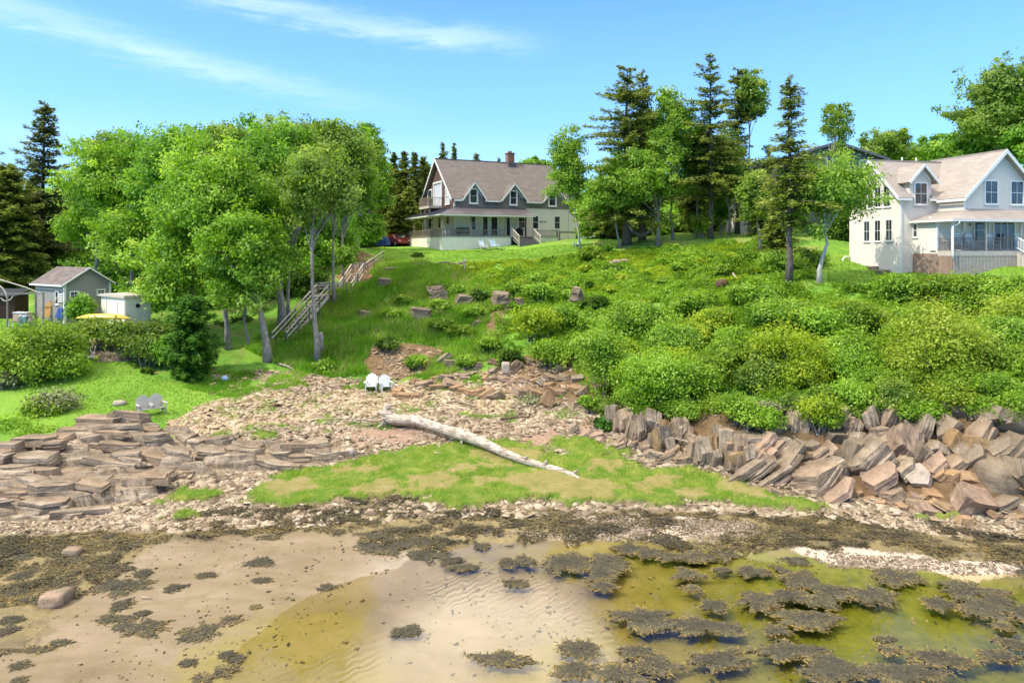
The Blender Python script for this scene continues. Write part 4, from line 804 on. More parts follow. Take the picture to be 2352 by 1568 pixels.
def stick(pts_, label, r=2.2, forks=0, mat=None, name='driftwood_stick', lift=0.0, taper=0.5):
    q = ground_pts([(a, b, r) for a, b in pts_], lift); c = q[0][0].copy(); mb = MB(); n = len(q)
    mb.tube([p-c+Vector((0,0,rr.uniform(0,0.05))) for p, _ in q], [rad*(1-(1-taper)*i/max(1,n-1)) for i, (_, rad) in enumerate(q)], 7)
    for k in range(forks):
        b = q[rr.randrange(n)][0]-c; d = Vector((rr.uniform(-1,1), rr.uniform(-0.5,0.5), rr.uniform(0.3,0.9)))*rr.uniform(0.4,0.9); mb.tube([b, b+d*0.5+Vector((0.05,0,0)), b+d], [q[0][1]*0.6, q[0][1]*0.4, q[0][1]*0.15], 5)
    o = mb.build(name, mat or M_STICK, smooth=True); o.location = c; return tag(o, label, 'driftwood')
stick([(716,964),(790,962),(868,970)], 'thin pale pole on the beach left of the big driftwood trunk')
stick([(800,972),(845,962),(872,955)], 'crooked stick touching the root end of the big driftwood trunk', 1.8)
stick([(1150,965),(1180,960),(1215,958)], 'forked dark branch on the beach under the eroded bank', 2.0, 3, mat_bark('dark_stick', col(60,50,42), col(110,92,74)))
stick([(1160,952),(1168,938),(1176,930)], 'short upright white twig on the beach', 1.6, 1)
stick([(1296,928),(1320,934),(1350,938)], 'straight white pole at the right end of the beach', 1.8)
stick([(1534,1022),(1575,1034),(1603,1046)], 'white branch with drooping twigs on the rocks under the thicket', 2.6, 5, lift=0.35)
stick([(1672,622),(1682,630),(1692,640)], 'short bleached log on the grassy slope below the spruces', 4.0)
stick([(1030,765),(1060,750),(1080,745)], 'pale log in the grass below the crags', 2.2)
stick([(950,940),(1010,937),(1070,944)], 'thin grey branch above the driftwood trunk', 1.5, 1)
stick([(880,1108),(905,1100),(940,1094),(985,1092)], 'light weathered stick in the salt grass', 2.4)
stick([(290,818),(315,812),(345,806)], 'curved grey branch on the lawn by the rock shelf', 1.4, 1)
stick([(640,838),(660,843),(676,850)], 'short grey root by the foot of the big maple trunk', 3.0, 2)
stick([(325,1374),(350,1376)], 'small pale stick on the mud', 1.8)
# ------------------------------------------------------------------ buildings
M_WHITE = mat_plain('white_trim', col(230,225,212), 0.5, 0.05, 4, 0.05)
M_CREAM = mat_lap('cream_battens', col(222,214,192), 0.33, 'X', 0.5, 0.06)
M_DECKW = mat_lap('whitewashed_boards', col(234,226,206), 0.22, 'X', 0.35, 0.14)
M_GSH = mat_shingle('grey_wall_shingle', col(108,102,92), col(138,130,118), 0.22, 0.14)
M_BSH = mat_shingle('brown_wall_shingle', col(84,62,50), col(112,84,68), 0.22, 0.14)
M_ROOF = mat_shingle('brown_roof_shingle', col(94,86,78), col(120,110,100), 0.6, 0.11)
M_ROOF2 = mat_shingle('tan_roof_shingle', col(140,130,118), col(164,152,138), 0.6, 0.11, mortar=col(110,100,90))
M_ROOF3 = mat_shingle('patchy_roof', col(90,82,76), col(126,112,102), 0.6, 0.14)
M_METAL = mat_plain('dark_metal_roof', col(104,98,96), 0.4, 0.1, 2, 0.03, 0.5, 0.3)
M_TAN = mat_plain('weathered_timber', col(150,134,112), 0.8, 0.2, 6, 0.3)
M_GREYW = mat_plain('grey_weathered_wood', col(128,120,110), 0.85, 0.2, 6, 0.4)
M_PALEW = mat_plain('pale_weathered_wood', col(200,186,166), 0.85, 0.18, 6, 0.4)
M_BRICK = mat_shingle('red_brick', col(120,80,66), col(146,104,86), 0.22, 0.075, mortar=col(150,130,115))
tg = NT('window_glass'); M_GLASS = tg.done(tg.bsdf(tg.ramp(tg.noise(tg.co(), 1.2, 3), [(0.35, col(26,30,34)), (0.65, col(66,72,74))]), 0.05, None, 0.9))
M_DARK = mat_plain('dark_iron', col(40,40,42), 0.5, 0.1, 3, 0.05)
M_BLIND = mat_plain('pale_curtain', col(196,198,196), 0.8, 0.08, 3, 0.02)
M_SIDE = mat_lap('cream_clapboard', col(222,210,190), 0.12, 'Z', 0.9, 0.05)
M_SIDEG = mat_lap('grey_clapboard', col(150,144,134), 0.14, 'Z', 0.7, 0.1)
M_NAVY = mat_lap('dark_blue_clapboard', col(84,88,100), 0.16, 'Z', 0.7, 0.08)
M_LATT = mat_lap('bare_lattice_boards', col(176,146,124), 0.10, 'X', 0.8, 0.25)
M_FOUND = mat_plain('grey_foundation', col(128,120,118), 0.9, 0.2, 2, 0.3)

class Frame:
    """a building's own axes; reads positions off one sight line, then everything is plain local geometry"""
    def __init__(s, origin, deg):
        s.O = origin; a = math.radians(deg); s.a = a; s.e1 = Vector((math.cos(a), math.sin(a), 0)); s.e2 = Vector((-math.sin(a), math.cos(a), 0))
    def X(s, px, y):      # local x on the plane y = const
        k = (px-CX)/F; B = s.O+s.e2*y; return (k*B.y-B.x)/(s.e1.x-k*s.e1.y)
    def Y(s, px, x):
        k = (px-CX)/F; B = s.O+s.e1*x; return (k*B.y-B.x)/(s.e2.x-k*s.e2.y)
    def Z(s, py, x, y):
        w = s.O+s.e1*x+s.e2*y; return ZC-(py-HY)/F*w.y-s.O.z
    def w(s, x, y, z=0): return s.O+s.e1*x+s.e2*y+Vector((0,0,z))

FR = ((1,0,0),(0,-1,0)); LF = ((0,-1,0),(-1,0,0)); BK = ((-1,0,0),(0,1,0)); RT = ((0,1,0),(1,0,0))
def window(par, O, side, u0, u1, z0, z1, nm='window', cols_=1, rows=2, fw=0.09, trim=M_WHITE, glass=None, sill=True, sash=0.035, label=None, out=0.05):
    U, N = side; m = MB()
    m.obox(O,U,N,u0-fw,u0,-0.02,out,z0-fw,z1+fw).obox(O,U,N,u1,u1+fw,-0.02,out,z0-fw,z1+fw).obox(O,U,N,u0,u1,-0.02,out,z1,z1+fw).obox(O,U,N,u0,u1,-0.02,out,z0-fw,z0)
    for i in range(1, rows): z = z0+(z1-z0)*i/rows; m.obox(O,U,N,u0,u1,0.0,out-0.012,z-sash/2,z+sash/2)
    for i in range(1, cols_): u = u0+(u1-u0)*i/cols_; m.obox(O,U,N,u-sash/3,u+sash/3,0.0,out-0.016,z0,z1)
    f = m.build(nm, trim, par); 
    if label: f['label'] = label
    g = MB().obox(O,U,N,u0,u1,-0.01,0.015,z0,z1).build('pane', glass or M_GLASS, f)
    if sill: MB().obox(O,U,N,u0-fw-0.03,u1+fw+0.03,0.0,out+0.04,z0-fw-0.04,z0-fw+0.004).build('sill', trim, f)
    return f
def rail(par, a, b, h, mat, post=0.09, step=0.13, bal=0.03, ends=(1,1), z0=0.08, nm='railing'):
    a = Vector(a); b = Vector(b); m = MB(); L = (b-a).length; up = Vector((0,0,1))
    m.beam(a+up*h, b+up*h, 0.09, 0.05); m.beam(a+up*z0, b+up*z0, 0.05, 0.06)
    n = max(2, int(L/step))
    for i in range(1, n): p = a.lerp(b, i/n); m.beam(p+up*z0, p+up*(h-0.02), bal, bal)
    for k, p in ((0, a), (1, b)):
        if ends[k]: m.beam(p, p+up*(h+0.08), post, post)
    return m.build(nm, mat, par)
def roof_plane(m, pts, th=0.14): 
    p = [Vector(q) for q in pts]; n = (p[1]-p[0]).cross(p[2]-p[0]).normalized()
    if n.z < 0: n = -n
    m.prism([q for q in p], -n*th)
def bargeboard(m, a, b, w=0.2, t=0.05, nrm=(0,-1,0)):
    m.beam(Vector(a)+Vector(nrm)*t*0.5, Vector(b)+Vector(nrm)*t*0.5, t, w)
def dormer(par, xc, hw, y, ze, zl, zp, sl, mwall, mroof, ov=0.25, side_ov=0.2, rake=0.35, y_e=None):
    """gabled dormer flush with the wall plane y; ze = main eave height, zl = its own eave, zp = its peak, sl = main roof slope"""
    ye = y if y_e is None else y_e; m = MB()
    m.prism([(xc-hw,y-0.006,ze),(xc+hw,y-0.006,ze),(xc+hw,y-0.006,zl),(xc,y-0.006,zp),(xc-hw,y-0.006,zl)], (0, 0.1, 0))
    if zl > ze+0.05:
        yb = ye+(zl-ze)/sl+0.1
        for s in (-1, 1): m.prism([(xc+s*hw,y+0.1,ze),(xc+s*hw,yb,zl),(xc+s*hw,y+0.1,zl)], (-s*0.06,0,0))
    d = m.build('dormer', mwall, par)
    r = MB(); k = (zp-zl)/hw; so = side_ov; th = 0.12
    for s in (-1, 1):
        lo = (xc+s*(hw+so), zl-k*so); yb2 = ye+(zp-ze)/sl+0.15; yl = ye+(lo[1]-ze)/sl+0.15
        roof_plane(r, [(xc+s*0.002, y-rake, zp+0.1), (lo[0], y-rake, lo[1]+0.1), (lo[0], max(yl, y), lo[1]+0.1), (xc+s*0.002, yb2, zp+0.1)], th)
    r.build('dormer_roof', mroof, d); t = MB()
    for s in (-1, 1):
        lo = Vector((xc+s*(hw+so), y-rake, zl-k*so+0.03)); t.beam(lo, Vector((xc, y-rake, zp+0.03)), 0.05, 0.17)
        t.beam(Vector((xc+s*hw*0.86, y-0.03, zl+(zp-zl)*0.14-0.14)), Vector((xc, y-0.03, zp-0.16)), 0.04, 0.12)
    t.build('dormer_trim', M_WHITE, d); return d

# ---- the farmhouse on the lawn
def farmhouse():
    cx = lambda z: 872.9+z*.22775; cy = lambda z: 327.4+z*.22775
    O = P(cx(627), cy(1085), 74.0); f = Frame(O, 25.0)
    T = empty('farmhouse', O, f.a, 'shingled farmhouse with brown roof, three dormers and a white wraparound porch', 'house')
    fl = f.Z(cy(948), 0, 0); pw = 2.4; y0 = pw; x0 = f.X(cx(748), y0); x1 = f.X(cx(1906), y0); D = 10.8
    zp = f.Z(cy(722), 0, 0)            # porch eave
    zu = f.Z(cy(645), x0, y0); ze = f.Z(cy(553), x0, y0); zr = f.Z(cy(172), x0-0.3, y0+D/2)
    xd = f.X(cx(1795), 0); xs0 = f.X(cx(1322), 0); xs1 = f.X(cx(1538), 0); yb = y0+D-0.8
    # deck
    m = MB(); G = -2.2
    m.box(0,xs0,0,0.14,G,fl); m.box(xs1,xd,0,0.14,G,fl); m.box(0,0.14,0.14,yb,G,fl); m.box(xd-0.14,xd,0.14,y0,G,fl)
    m.build('deck_skirt', M_DECKW, T)
    m = MB(); m.box(-0.06,xd+0.06,-0.06,y0+0.02,fl,fl+0.07); m.box(-0.06,x0+0.02,y0+0.02,yb,fl,fl+0.07); m.build('deck_floor', M_TAN, T)
    fl += 0.07
    # walls
    MB().box(x0,x1,y0,y0+D,fl-1.6,zu).build('wall', M_CREAM, T)
    w = MB(); w.box(x0+0.001,x1,y0-0.02,y0+D,zu,ze).build('upper_wall', M_GSH, T)
    s = (zr-ze)/(D/2)
    g = MB(); g.prism([(x0-0.02,y0,zu),(x0-0.02,y0+D,zu),(x0-0.02,y0+D,ze),(x0-0.02,y0+D/2,zr-0.05),(x0-0.02,y0,ze)], (0.06,0,0)); o = g.build('gable_wall', M_BSH, T); o['label'] = 'dark brown shingled gable wall'
    MB().prism([(x1,y0,ze),(x1,y0+D,ze),(x1,y0+D/2,zr-0.05)], (-0.1,0,0)).build('gable_wall', M_GSH, T)
    t = MB()
    t.box(x0-0.05,x0+0.11,y0-0.05,y0-0.021,zu,ze+0.05); t.box(x0-0.05,x0-0.021,y0-0.05,y0+0.13,zu,ze+0.05); t.build('corner_trim', M_WHITE, T)
    # main roof
    r = MB(); xo0, xo1 = x0-0.45, x1+0.4; eo = 0.35
    roof_plane(r, [(xo0,y0,ze+0.12),(xo1,y0,ze+0.12),(xo1,y0+D/2,zr+0.12),(xo0,y0+D/2,zr+0.12)], 0.2)
    dm = [(f.X(cx(a), y0)+0.05, f.X(cx(b), y0)-0.05) for a, b in ((822,1066),(1214,1478),(1632,1880))]
    ed = [xo0]+[v for q in dm for v in q]+[xo1]
    for a, b in zip(ed[::2], ed[1::2]): roof_plane(r, [(a,y0-eo,ze-s*eo+0.12),(b,y0-eo,ze-s*eo+0.12),(b,y0-0.002,ze+0.118),(a,y0-0.002,ze+0.118)], 0.2)
    roof_plane(r, [(xo0,y0+D+eo,ze-s*eo+0.12),(xo1,y0+D+eo,ze-s*eo+0.12),(xo1,y0+D/2,zr+0.12),(xo0,y0+D/2,zr+0.12)], 0.2)
    r.box(xo0,xo1,y0+D/2-0.12,y0+D/2+0.12,zr+0.03,zr+0.16)
    R_ = r.build('roof', M_ROOF, T)
    t = MB()
    for sgn in (1, -1):
        ya = y0-eo if sgn > 0 else y0+D+eo; t.beam((xo0-0.03,ya,ze-s*eo+0.02),(xo0-0.03,y0+D/2,zr+0.02),0.06,0.26,(1,0,0)) if False else t.prism([(xo0-0.05,ya,ze-s*eo+0.15),(xo0-0.05,y0+D/2,zr+0.16),(xo0-0.05,y0+D/2,zr-0.16),(xo0-0.05,ya,ze-s*eo-0.13)], (0.045,0,0))
    for (a, b) in ((748,828),(1062,1216),(1474,1640)):
        t.box(f.X(cx(a),y0-eo),f.X(cx(b),y0-eo),y0-eo-0.06,y0-eo-0.005,ze-s*eo-0.12,ze-s*eo+0.08)
    t.build_each('roof_trim', M_WHITE, T)
    # soffit wall inside the deep gable (pale) 
    xc = f.X(cx(1310), y0+D/2); c = MB(); zb = f.Z(cy(108), xc, y0+D/2)
    c.box(xc-0.42,xc+0.42,y0+D/2-0.42,y0+D/2+0.42,zr-0.6,zb-0.12); c.box(xc-0.5,xc+0.5,y0+D/2-0.5,y0+D/2+0.5,zb-0.12,zb); c.box(xc-0.2,xc+0.2,y0+D/2-0.2,y0+D/2+0.2,zb,zb+0.22); c.build('chimney', M_BRICK, R_)
    MB().box(xc-0.5,xc+0.5,y0+D/2-0.75,y0+D/2-0.43,zr-0.75,zr+0.05).build('chimney_flashing', M_METAL, R_)
    # dormers
    for (a, b, pk, pkz) in ((822,1066,942,398),(1214,1478,1352,412),(1632,1880,1748,436)):
        xa, xb = f.X(cx(a), y0), f.X(cx(b), y0); xm = (xa+xb)/2
        dormer(T, xm, (xb-xa)/2-0.25, y0-0.03, ze, ze+0.02, f.Z(cy(pkz), xm, y0-0.3)-0.1, s, M_GSH, M_ROOF, side_ov=0.3, rake=0.42)
    for (a, b, c0, c1) in ((908,972,474,604),(1314,1370,494,620),(1704,1764,506,632)):
        xa, xb = f.X(cx(a), y0), f.X(cx(b), y0); window(T, (0,y0-0.035,0), FR, xa, xb, f.Z(cy(c1),xa,y0), f.Z(cy(c0),xa,y0), fw=0.17, cols_=1, out=0.09)
    # ground floor front windows and doors
    for (a, b, c0, c1) in ((917,961,735,876),(1399,1458,741,860),(1541,1594,741,866),(1761,1811,747,868)):
        xa, xb = f.X(cx(a), y0), f.X(cx(b), y0); window(T, (0,y0,0), FR, xa, xb, f.Z(cy(c1),xa,y0), f.Z(cy(c0),xa,y0), fw=0.08)
    for (a, b) in ((1037,1084),(1122,1182),(1276,1308)):
        xa, xb = f.X(cx(a), y0), f.X(cx(b), y0); window(T, (0,y0,0), FR, xa, xb, fl+0.12, f.Z(cy(748),xa,y0), 'door', rows=1, fw=0.12, sill=False)
    for k in (1615,1638,1662): xa = f.X(cx(k), y0); MB().box(xa-0.06,xa+0.06,y0-0.05,y0,f.Z(cy(806),xa,y0),f.Z(cy(792),xa,y0)).build('wall_vent', M_DARK, T)
    # left wall (x = x0): windows
    def LY(px, x=x0): return f.Y(cx(px), x)
    for (a, b, c0, c1, gl) in ((493,523,747,866,M_GLASS),(592,614,744,862,M_GLASS),(674,700,728,822,M_GLASS)):
        ya, yb_ = LY(a), LY(b); zt, z_ = f.Z(cy(c0), x0, (ya+yb_)/2), f.Z(cy(c1), x0, (ya+yb_)/2); window(T, (x0-0.02,0,0), LF, -ya, -yb_, z_, zt, fw=0.1)
    for (a, b, c0, c1) in ((490,528,486,640),(668,704,470,612)):
        ya, yb_ = LY(a), LY(b); ym = (ya+yb_)/2; window(T, (x0-0.02,0,0), LF, -ya, -yb_, f.Z(cy(c1),x0,ym), f.Z(cy(c0),x0,ym), fw=0.16, glass=M_BLIND if a > 600 else M_GLASS, out=0.09)
    ya, yb_ = LY(552), LY(628); zb0 = zu+0.25
    d = window(T, (x0-0.02,0,0), LF, -ya, -yb_, zb0, f.Z(cy(412),x0,(ya+yb_)/2), 'door', rows=1, fw=0.2, sill=False, glass=M_BLIND, out=0.14)
    # balcony
    xb0 = x0-1.75; yA, yB = LY(636), f.Y(cx(395), xb0); zf = f.Z(cy(655), xb0, yB)
    b = MB().box(xb0,x0-0.03,yA,yB,zf-0.25,zf).build('balcony', M_PALEW, T)
    rail(b, (xb0+0.05,yA,zf), (xb0+0.05,yB,zf), 0.98, M_TAN, step=0.15); rail(b, (xb0+0.05,yA,zf), (x0-0.1,yA,zf), 0.98, M_TAN, step=0.15, ends=(0,1)); rail(b, (xb0+0.05,yB,zf), (x0-0.1,yB,zf), 0.98, M_TAN, step=0.15, ends=(0,1))
    m = MB()
    for yy in (yA+0.2, (yA+yB)/2, yB-0.2): m.beam((xb0+0.2,yy,zf-0.95),(xb0+0.2,yy,zf-0.25),0.12,0.12)
    m.build('balcony_bracket', M_TAN, b)
    # porch roof: metal, hipped round the corner
    xr1 = f.X(cx(1568), -0.35); xr2 = f.X(cx(1462), y0); ov = 0.38; yr = yb+0.3
    r = MB(); A = (-ov,-ov,zp+0.02); B = (xr1,-ov,zp+0.02); C = (xr2,y0,zu-0.02); Dm = (x0,y0,zu-0.02); E = (-ov,yr,zp+0.02); Fm = (x0,yr,zu-0.02)
    roof_plane(r, [A,B,C,Dm], 0.05); roof_plane(r, [A,Dm,Fm,E], 0.05)
    kz = (zu-zp-0.04)/(y0+ov)
    n = int((xr1+ov)/0.42)
    for i in range(1, n):
        x = -ov+i*0.42; ytop = min(y0, (x+ov)/(x0+ov)*(y0+ov)-ov) if x < x0 else y0
        if x > xr2: ytop = min(ytop, y0-(x-xr2)/(xr1-xr2)*(y0+ov))
        if ytop > -ov+0.1: r.beam((x,-ov,zp+0.045),(x,ytop,zp+0.045+kz*(ytop+ov)),0.045,0.04)
    kx = (zu-zp-0.04)/(x0+ov); n = int((yr+ov)/0.42)
    for i in range(1, n):
        y = -ov+i*0.42; xt = min(x0, (y+ov)/(y0+ov)*(x0+ov)-ov)
        if xt > -ov+0.1: r.beam((-ov,y,zp+0.045),(xt,y,zp+0.045+kx*(xt+ov)),0.045,0.04)
    r.build('porch_roof', M_METAL, T)
    t = MB(); t.box(-ov-0.03,xr1,-ov-0.035,-ov-0.002,zp-0.12,zp-0.015); t.box(-ov-0.035,-ov-0.002,-ov+0.0,yr,zp-0.12,zp-0.015); t.box(-0.02,xr1-0.3,0.02,0.16,zp-0.2,zp-0.03); t.box(-0.02,0.12,0.16,yr-0.3,zp-0.2,zp-0.03); t.build('porch_fascia', M_WHITE, T)
    MB().box(0.13,x0-0.03,0.17,yr-0.2,zp-0.05,zp-0.035).box(x0-0.03,xr1-0.3,0.17,y0-0.03,zp-0.05,zp-0.035).build('porch_ceiling', M_CREAM, T)
    px_ = [0.07]+[f.X(cx(q), 0.07) for q in (915,1268)]; py_ = [f.Y(cx(q), 0.07) for q in (528,436,349,188)]
    for x in px_: MB().box(x-0.06,x+0.06,0.02,0.14,fl,zp-0.1).build('porch_post', M_TAN, T)
    x = f.X(cx(1470), 0.07); MB().box(x-0.06,x+0.06,0.02,0.14,fl,zp-0.1).build('porch_post', M_DARK, T)
    for y in py_: MB().box(0.01,0.13,y-0.06,y+0.06,fl,zp-0.1).build('porch_post', M_TAN, T)
    rh = f.Z(cy(873),0,0)-fl
    rail(T, (0.07,0.2,fl), (0.07,yb-0.05,fl), rh, M_TAN, step=0.14)
    q = [0.14, px_[1], f.X(cx(1262), 0.07)]
    for a, b in zip(q, q[1:]): rail(T, (a,0.07,fl), (b,0.07,fl), rh, M_GREYW, step=0.14)
    rail(T, (xs1+0.15,0.07,fl), (xd-0.1,0.07,fl), rh, M_GREYW, step=0.14)
    # steps
    m = MB(); n = 6; gz = f.Z(cy(1030), (xs0+xs1)/2, -1.6)
    for i in range(n): z = fl-0.02-(fl-gz)*(i+1)/(n+1); m.box(xs0+0.1,xs1-0.05,-0.34*(i+1),-0.34*i+0.02-0.003*i,G if i == n-1 else z-0.22,z)
    m.build('porch_steps', M_GREYW, T)
    for xx in (xs0+0.02, xs1-0.02):
        m = MB(); m.beam((xx,-0.05,fl+0.95),(xx,-2.05,gz+0.95),0.09,0.07); m.beam((xx,-0.05,fl+0.2),(xx,-2.05,gz+0.25),0.05,0.05); m.beam((xx,-2.05,gz-0.3),(xx,-2.05,gz+1.0),0.1,0.1); m.beam((xx,-0.05,fl-0.1),(xx,-0.05,fl+1.0),0.1,0.1)
        for i in range(1, 9): m.beam((xx,-2.0*i/9,fl+0.2-(fl-gz)*i/9),(xx,-2.0*i/9,fl+0.92-(fl-gz)*i/9),0.035,0.035)
        m.build('stair_rail', M_PALEW, T)
    # right end: dark bench-height frame, low lean-to wall
    xa, xb = f.X(cx(1800),-0.1), f.X(cx(2008),-0.1); zt = f.Z(cy(897),xa,0); m = MB(); m.box(xa,xb,-0.2,0.55,zt-0.16,zt); m.box(xa,xa+0.2,-0.15,0.5,-1.5,zt-0.16); m.box(xb-0.12,xb,-0.15,0.5,-1.5,zt-0.16); m.build('planter_frame', M_GREYW, T)
    xa2, xb2 = x1+0.0, f.X(cx(2185), y0-0.2)
    m = MB(); m.prism([(xa2,y0-0.03,-1.6),(xb2,y0-0.03,-1.6),(xb2,y0-0.03,f.Z(cy(872),xb2,y0)),(xa2+(xb2-xa2)*0.55,y0-0.03,f.Z(cy(838),xb2,y0)),(xa2+(xb2-xa2)*0.22,y0-0.03,f.Z(cy(770),xb2,y0)),(xa2,y0-0.03,f.Z(cy(700),xa2,y0))], (0,0.12,0)); m.box(xa2+0.001,xb2,y0+0.09,y0+4,-1.6,fl+1.0); o = m.build('side_wall', M_CREAM, T); o['label'] = 'curved low cream wall at the right end'
    MB().box(xa2-0.05,xa2+0.02,y0-0.1,y0-0.031,fl,f.Z(cy(690),xa2,y0)).build('downspout', M_WHITE, T)
    xm = f.X(cx(2040), y0-0.1); MB().box(xm-0.2,xm+0.2,y0-0.17,y0-0.032,f.Z(cy(895),xm,y0),f.Z(cy(852),xm,y0)).build('electric_meter', M_DARK, T)
    MB().box(f.X(cx(590),0)-0+0.3-0.3,f.X(cx(610),0),-0.05,-0.005,fl-0.35,fl-0.2).build('wall_lamp', M_DARK, T) if False else None
    # things standing on the porch
    gx = f.X(cx(1408), 0.9); g = empty('barbecue_grill', f.w(gx,0.9,fl), f.a, 'black gas barbecue with a domed lid standing at the top of the porch steps', 'grill')
    MB().box(-0.32,0.32,-0.22,0.22,0.1,0.62).build('cabinet', M_DARK, g)
    MB().lathe((0,0,0.62),[(0.36,0),(0.38,0.14),(0.3,0.3),(0.12,0.38)],16).build('lid', M_DARK, g, smooth=True); MB().box(-0.8,-0.33,-0.2,0.2,0.66,0.7).box(0.33,0.75,-0.2,0.2,0.66,0.7).build('side_shelf', M_DARK, g)
    gx = f.X(cx(845), 1.5); g = empty('wicker_loveseat', f.w(gx,1.5,fl), f.a, 'dark slatted loveseat behind the porch railing', 'bench')
    MB().box(-0.75,0.75,-0.35,0.35,0.3,0.42).build('seat', M_DARK, g); m = MB(); m.box(-0.75,0.75,0.3,0.36,0.8,0.95)
    for i in range(9): m.box(-0.72+i*0.178,-0.68+i*0.178,0.31,0.35,0.42,0.8)
    m.build('backrest', M_DARK, g)
    for xx in (-0.72, 0.66): MB().box(xx,xx+0.06,-0.35,0.35,0.55,0.62).box(xx,xx+0.06,-0.34,-0.28,0,0.55).build('armrest', M_DARK, g)
    gx = f.X(cx(664), 1.2); rocking_chair(f.w(gx,1.3,fl), f.a+0.5, 'white slatted rocking chair at the corner of the farmhouse porch', M_WHITE)
    gy = f.Y(cx(310), 0.9); rocking_chair(f.w(0.9,gy,fl), f.a-1.0, 'white rocking chair on the far left side of the porch', M_WHITE)
    return f

def rocking_chair(loc, rz, label, mat, solid=False, group=None):
    e = empty('rocking_chair', loc, rz, label, 'rocking chair', group)
    m = MB(); m.box(-0.28,0.28,-0.27,0.25,0.40,0.44); m.build('seat', mat, e)
    m = MB()
    if solid: m.prism([(-0.3,0.27,0.5),(0.3,0.27,0.5),(0.33,0.36,0.9),(0.29,0.39,1.05),(0.17,0.41,1.17),(0,0.42,1.21),(-0.17,0.41,1.17),(-0.29,0.39,1.05),(-0.33,0.36,0.9)], (0,0.03,0))
    else:
        for i in range(7): x = -0.24+i*0.08; m.beam((x,0.25,0.44),(x*1.1,0.43,1.18),0.05,0.025,(0,1,0))
        m.beam((-0.3,0.43,1.17),(0.3,0.43,1.17),0.05,0.09); m.beam((-0.29,0.28,0.55),(0.29,0.28,0.55),0.04,0.06)
    m.build('backrest', mat, e)
    for s in (-1, 1):
        MB().beam((s*0.31,-0.27,0.64),(s*0.31,0.32,0.64),0.07,0.03).build('armrest', mat, e)
        m = MB(); m.beam((s*0.29,-0.24,0.06),(s*0.29,-0.24,0.64),0.05,0.05); m.beam((s*0.29,0.24,0.06),(s*0.31,0.33,0.66),0.05,0.05); m.build_each('leg', mat, e)
        m = MB(); m.tube([(s*0.29,-0.45,0.08),(s*0.29,-0.2,0.03),(s*0.29,0.1,0.02),(s*0.29,0.4,0.05),(s*0.29,0.6,0.11)], 0.025, 5); m.build('rocker', mat, e)
    return e
FH = farmhouse()

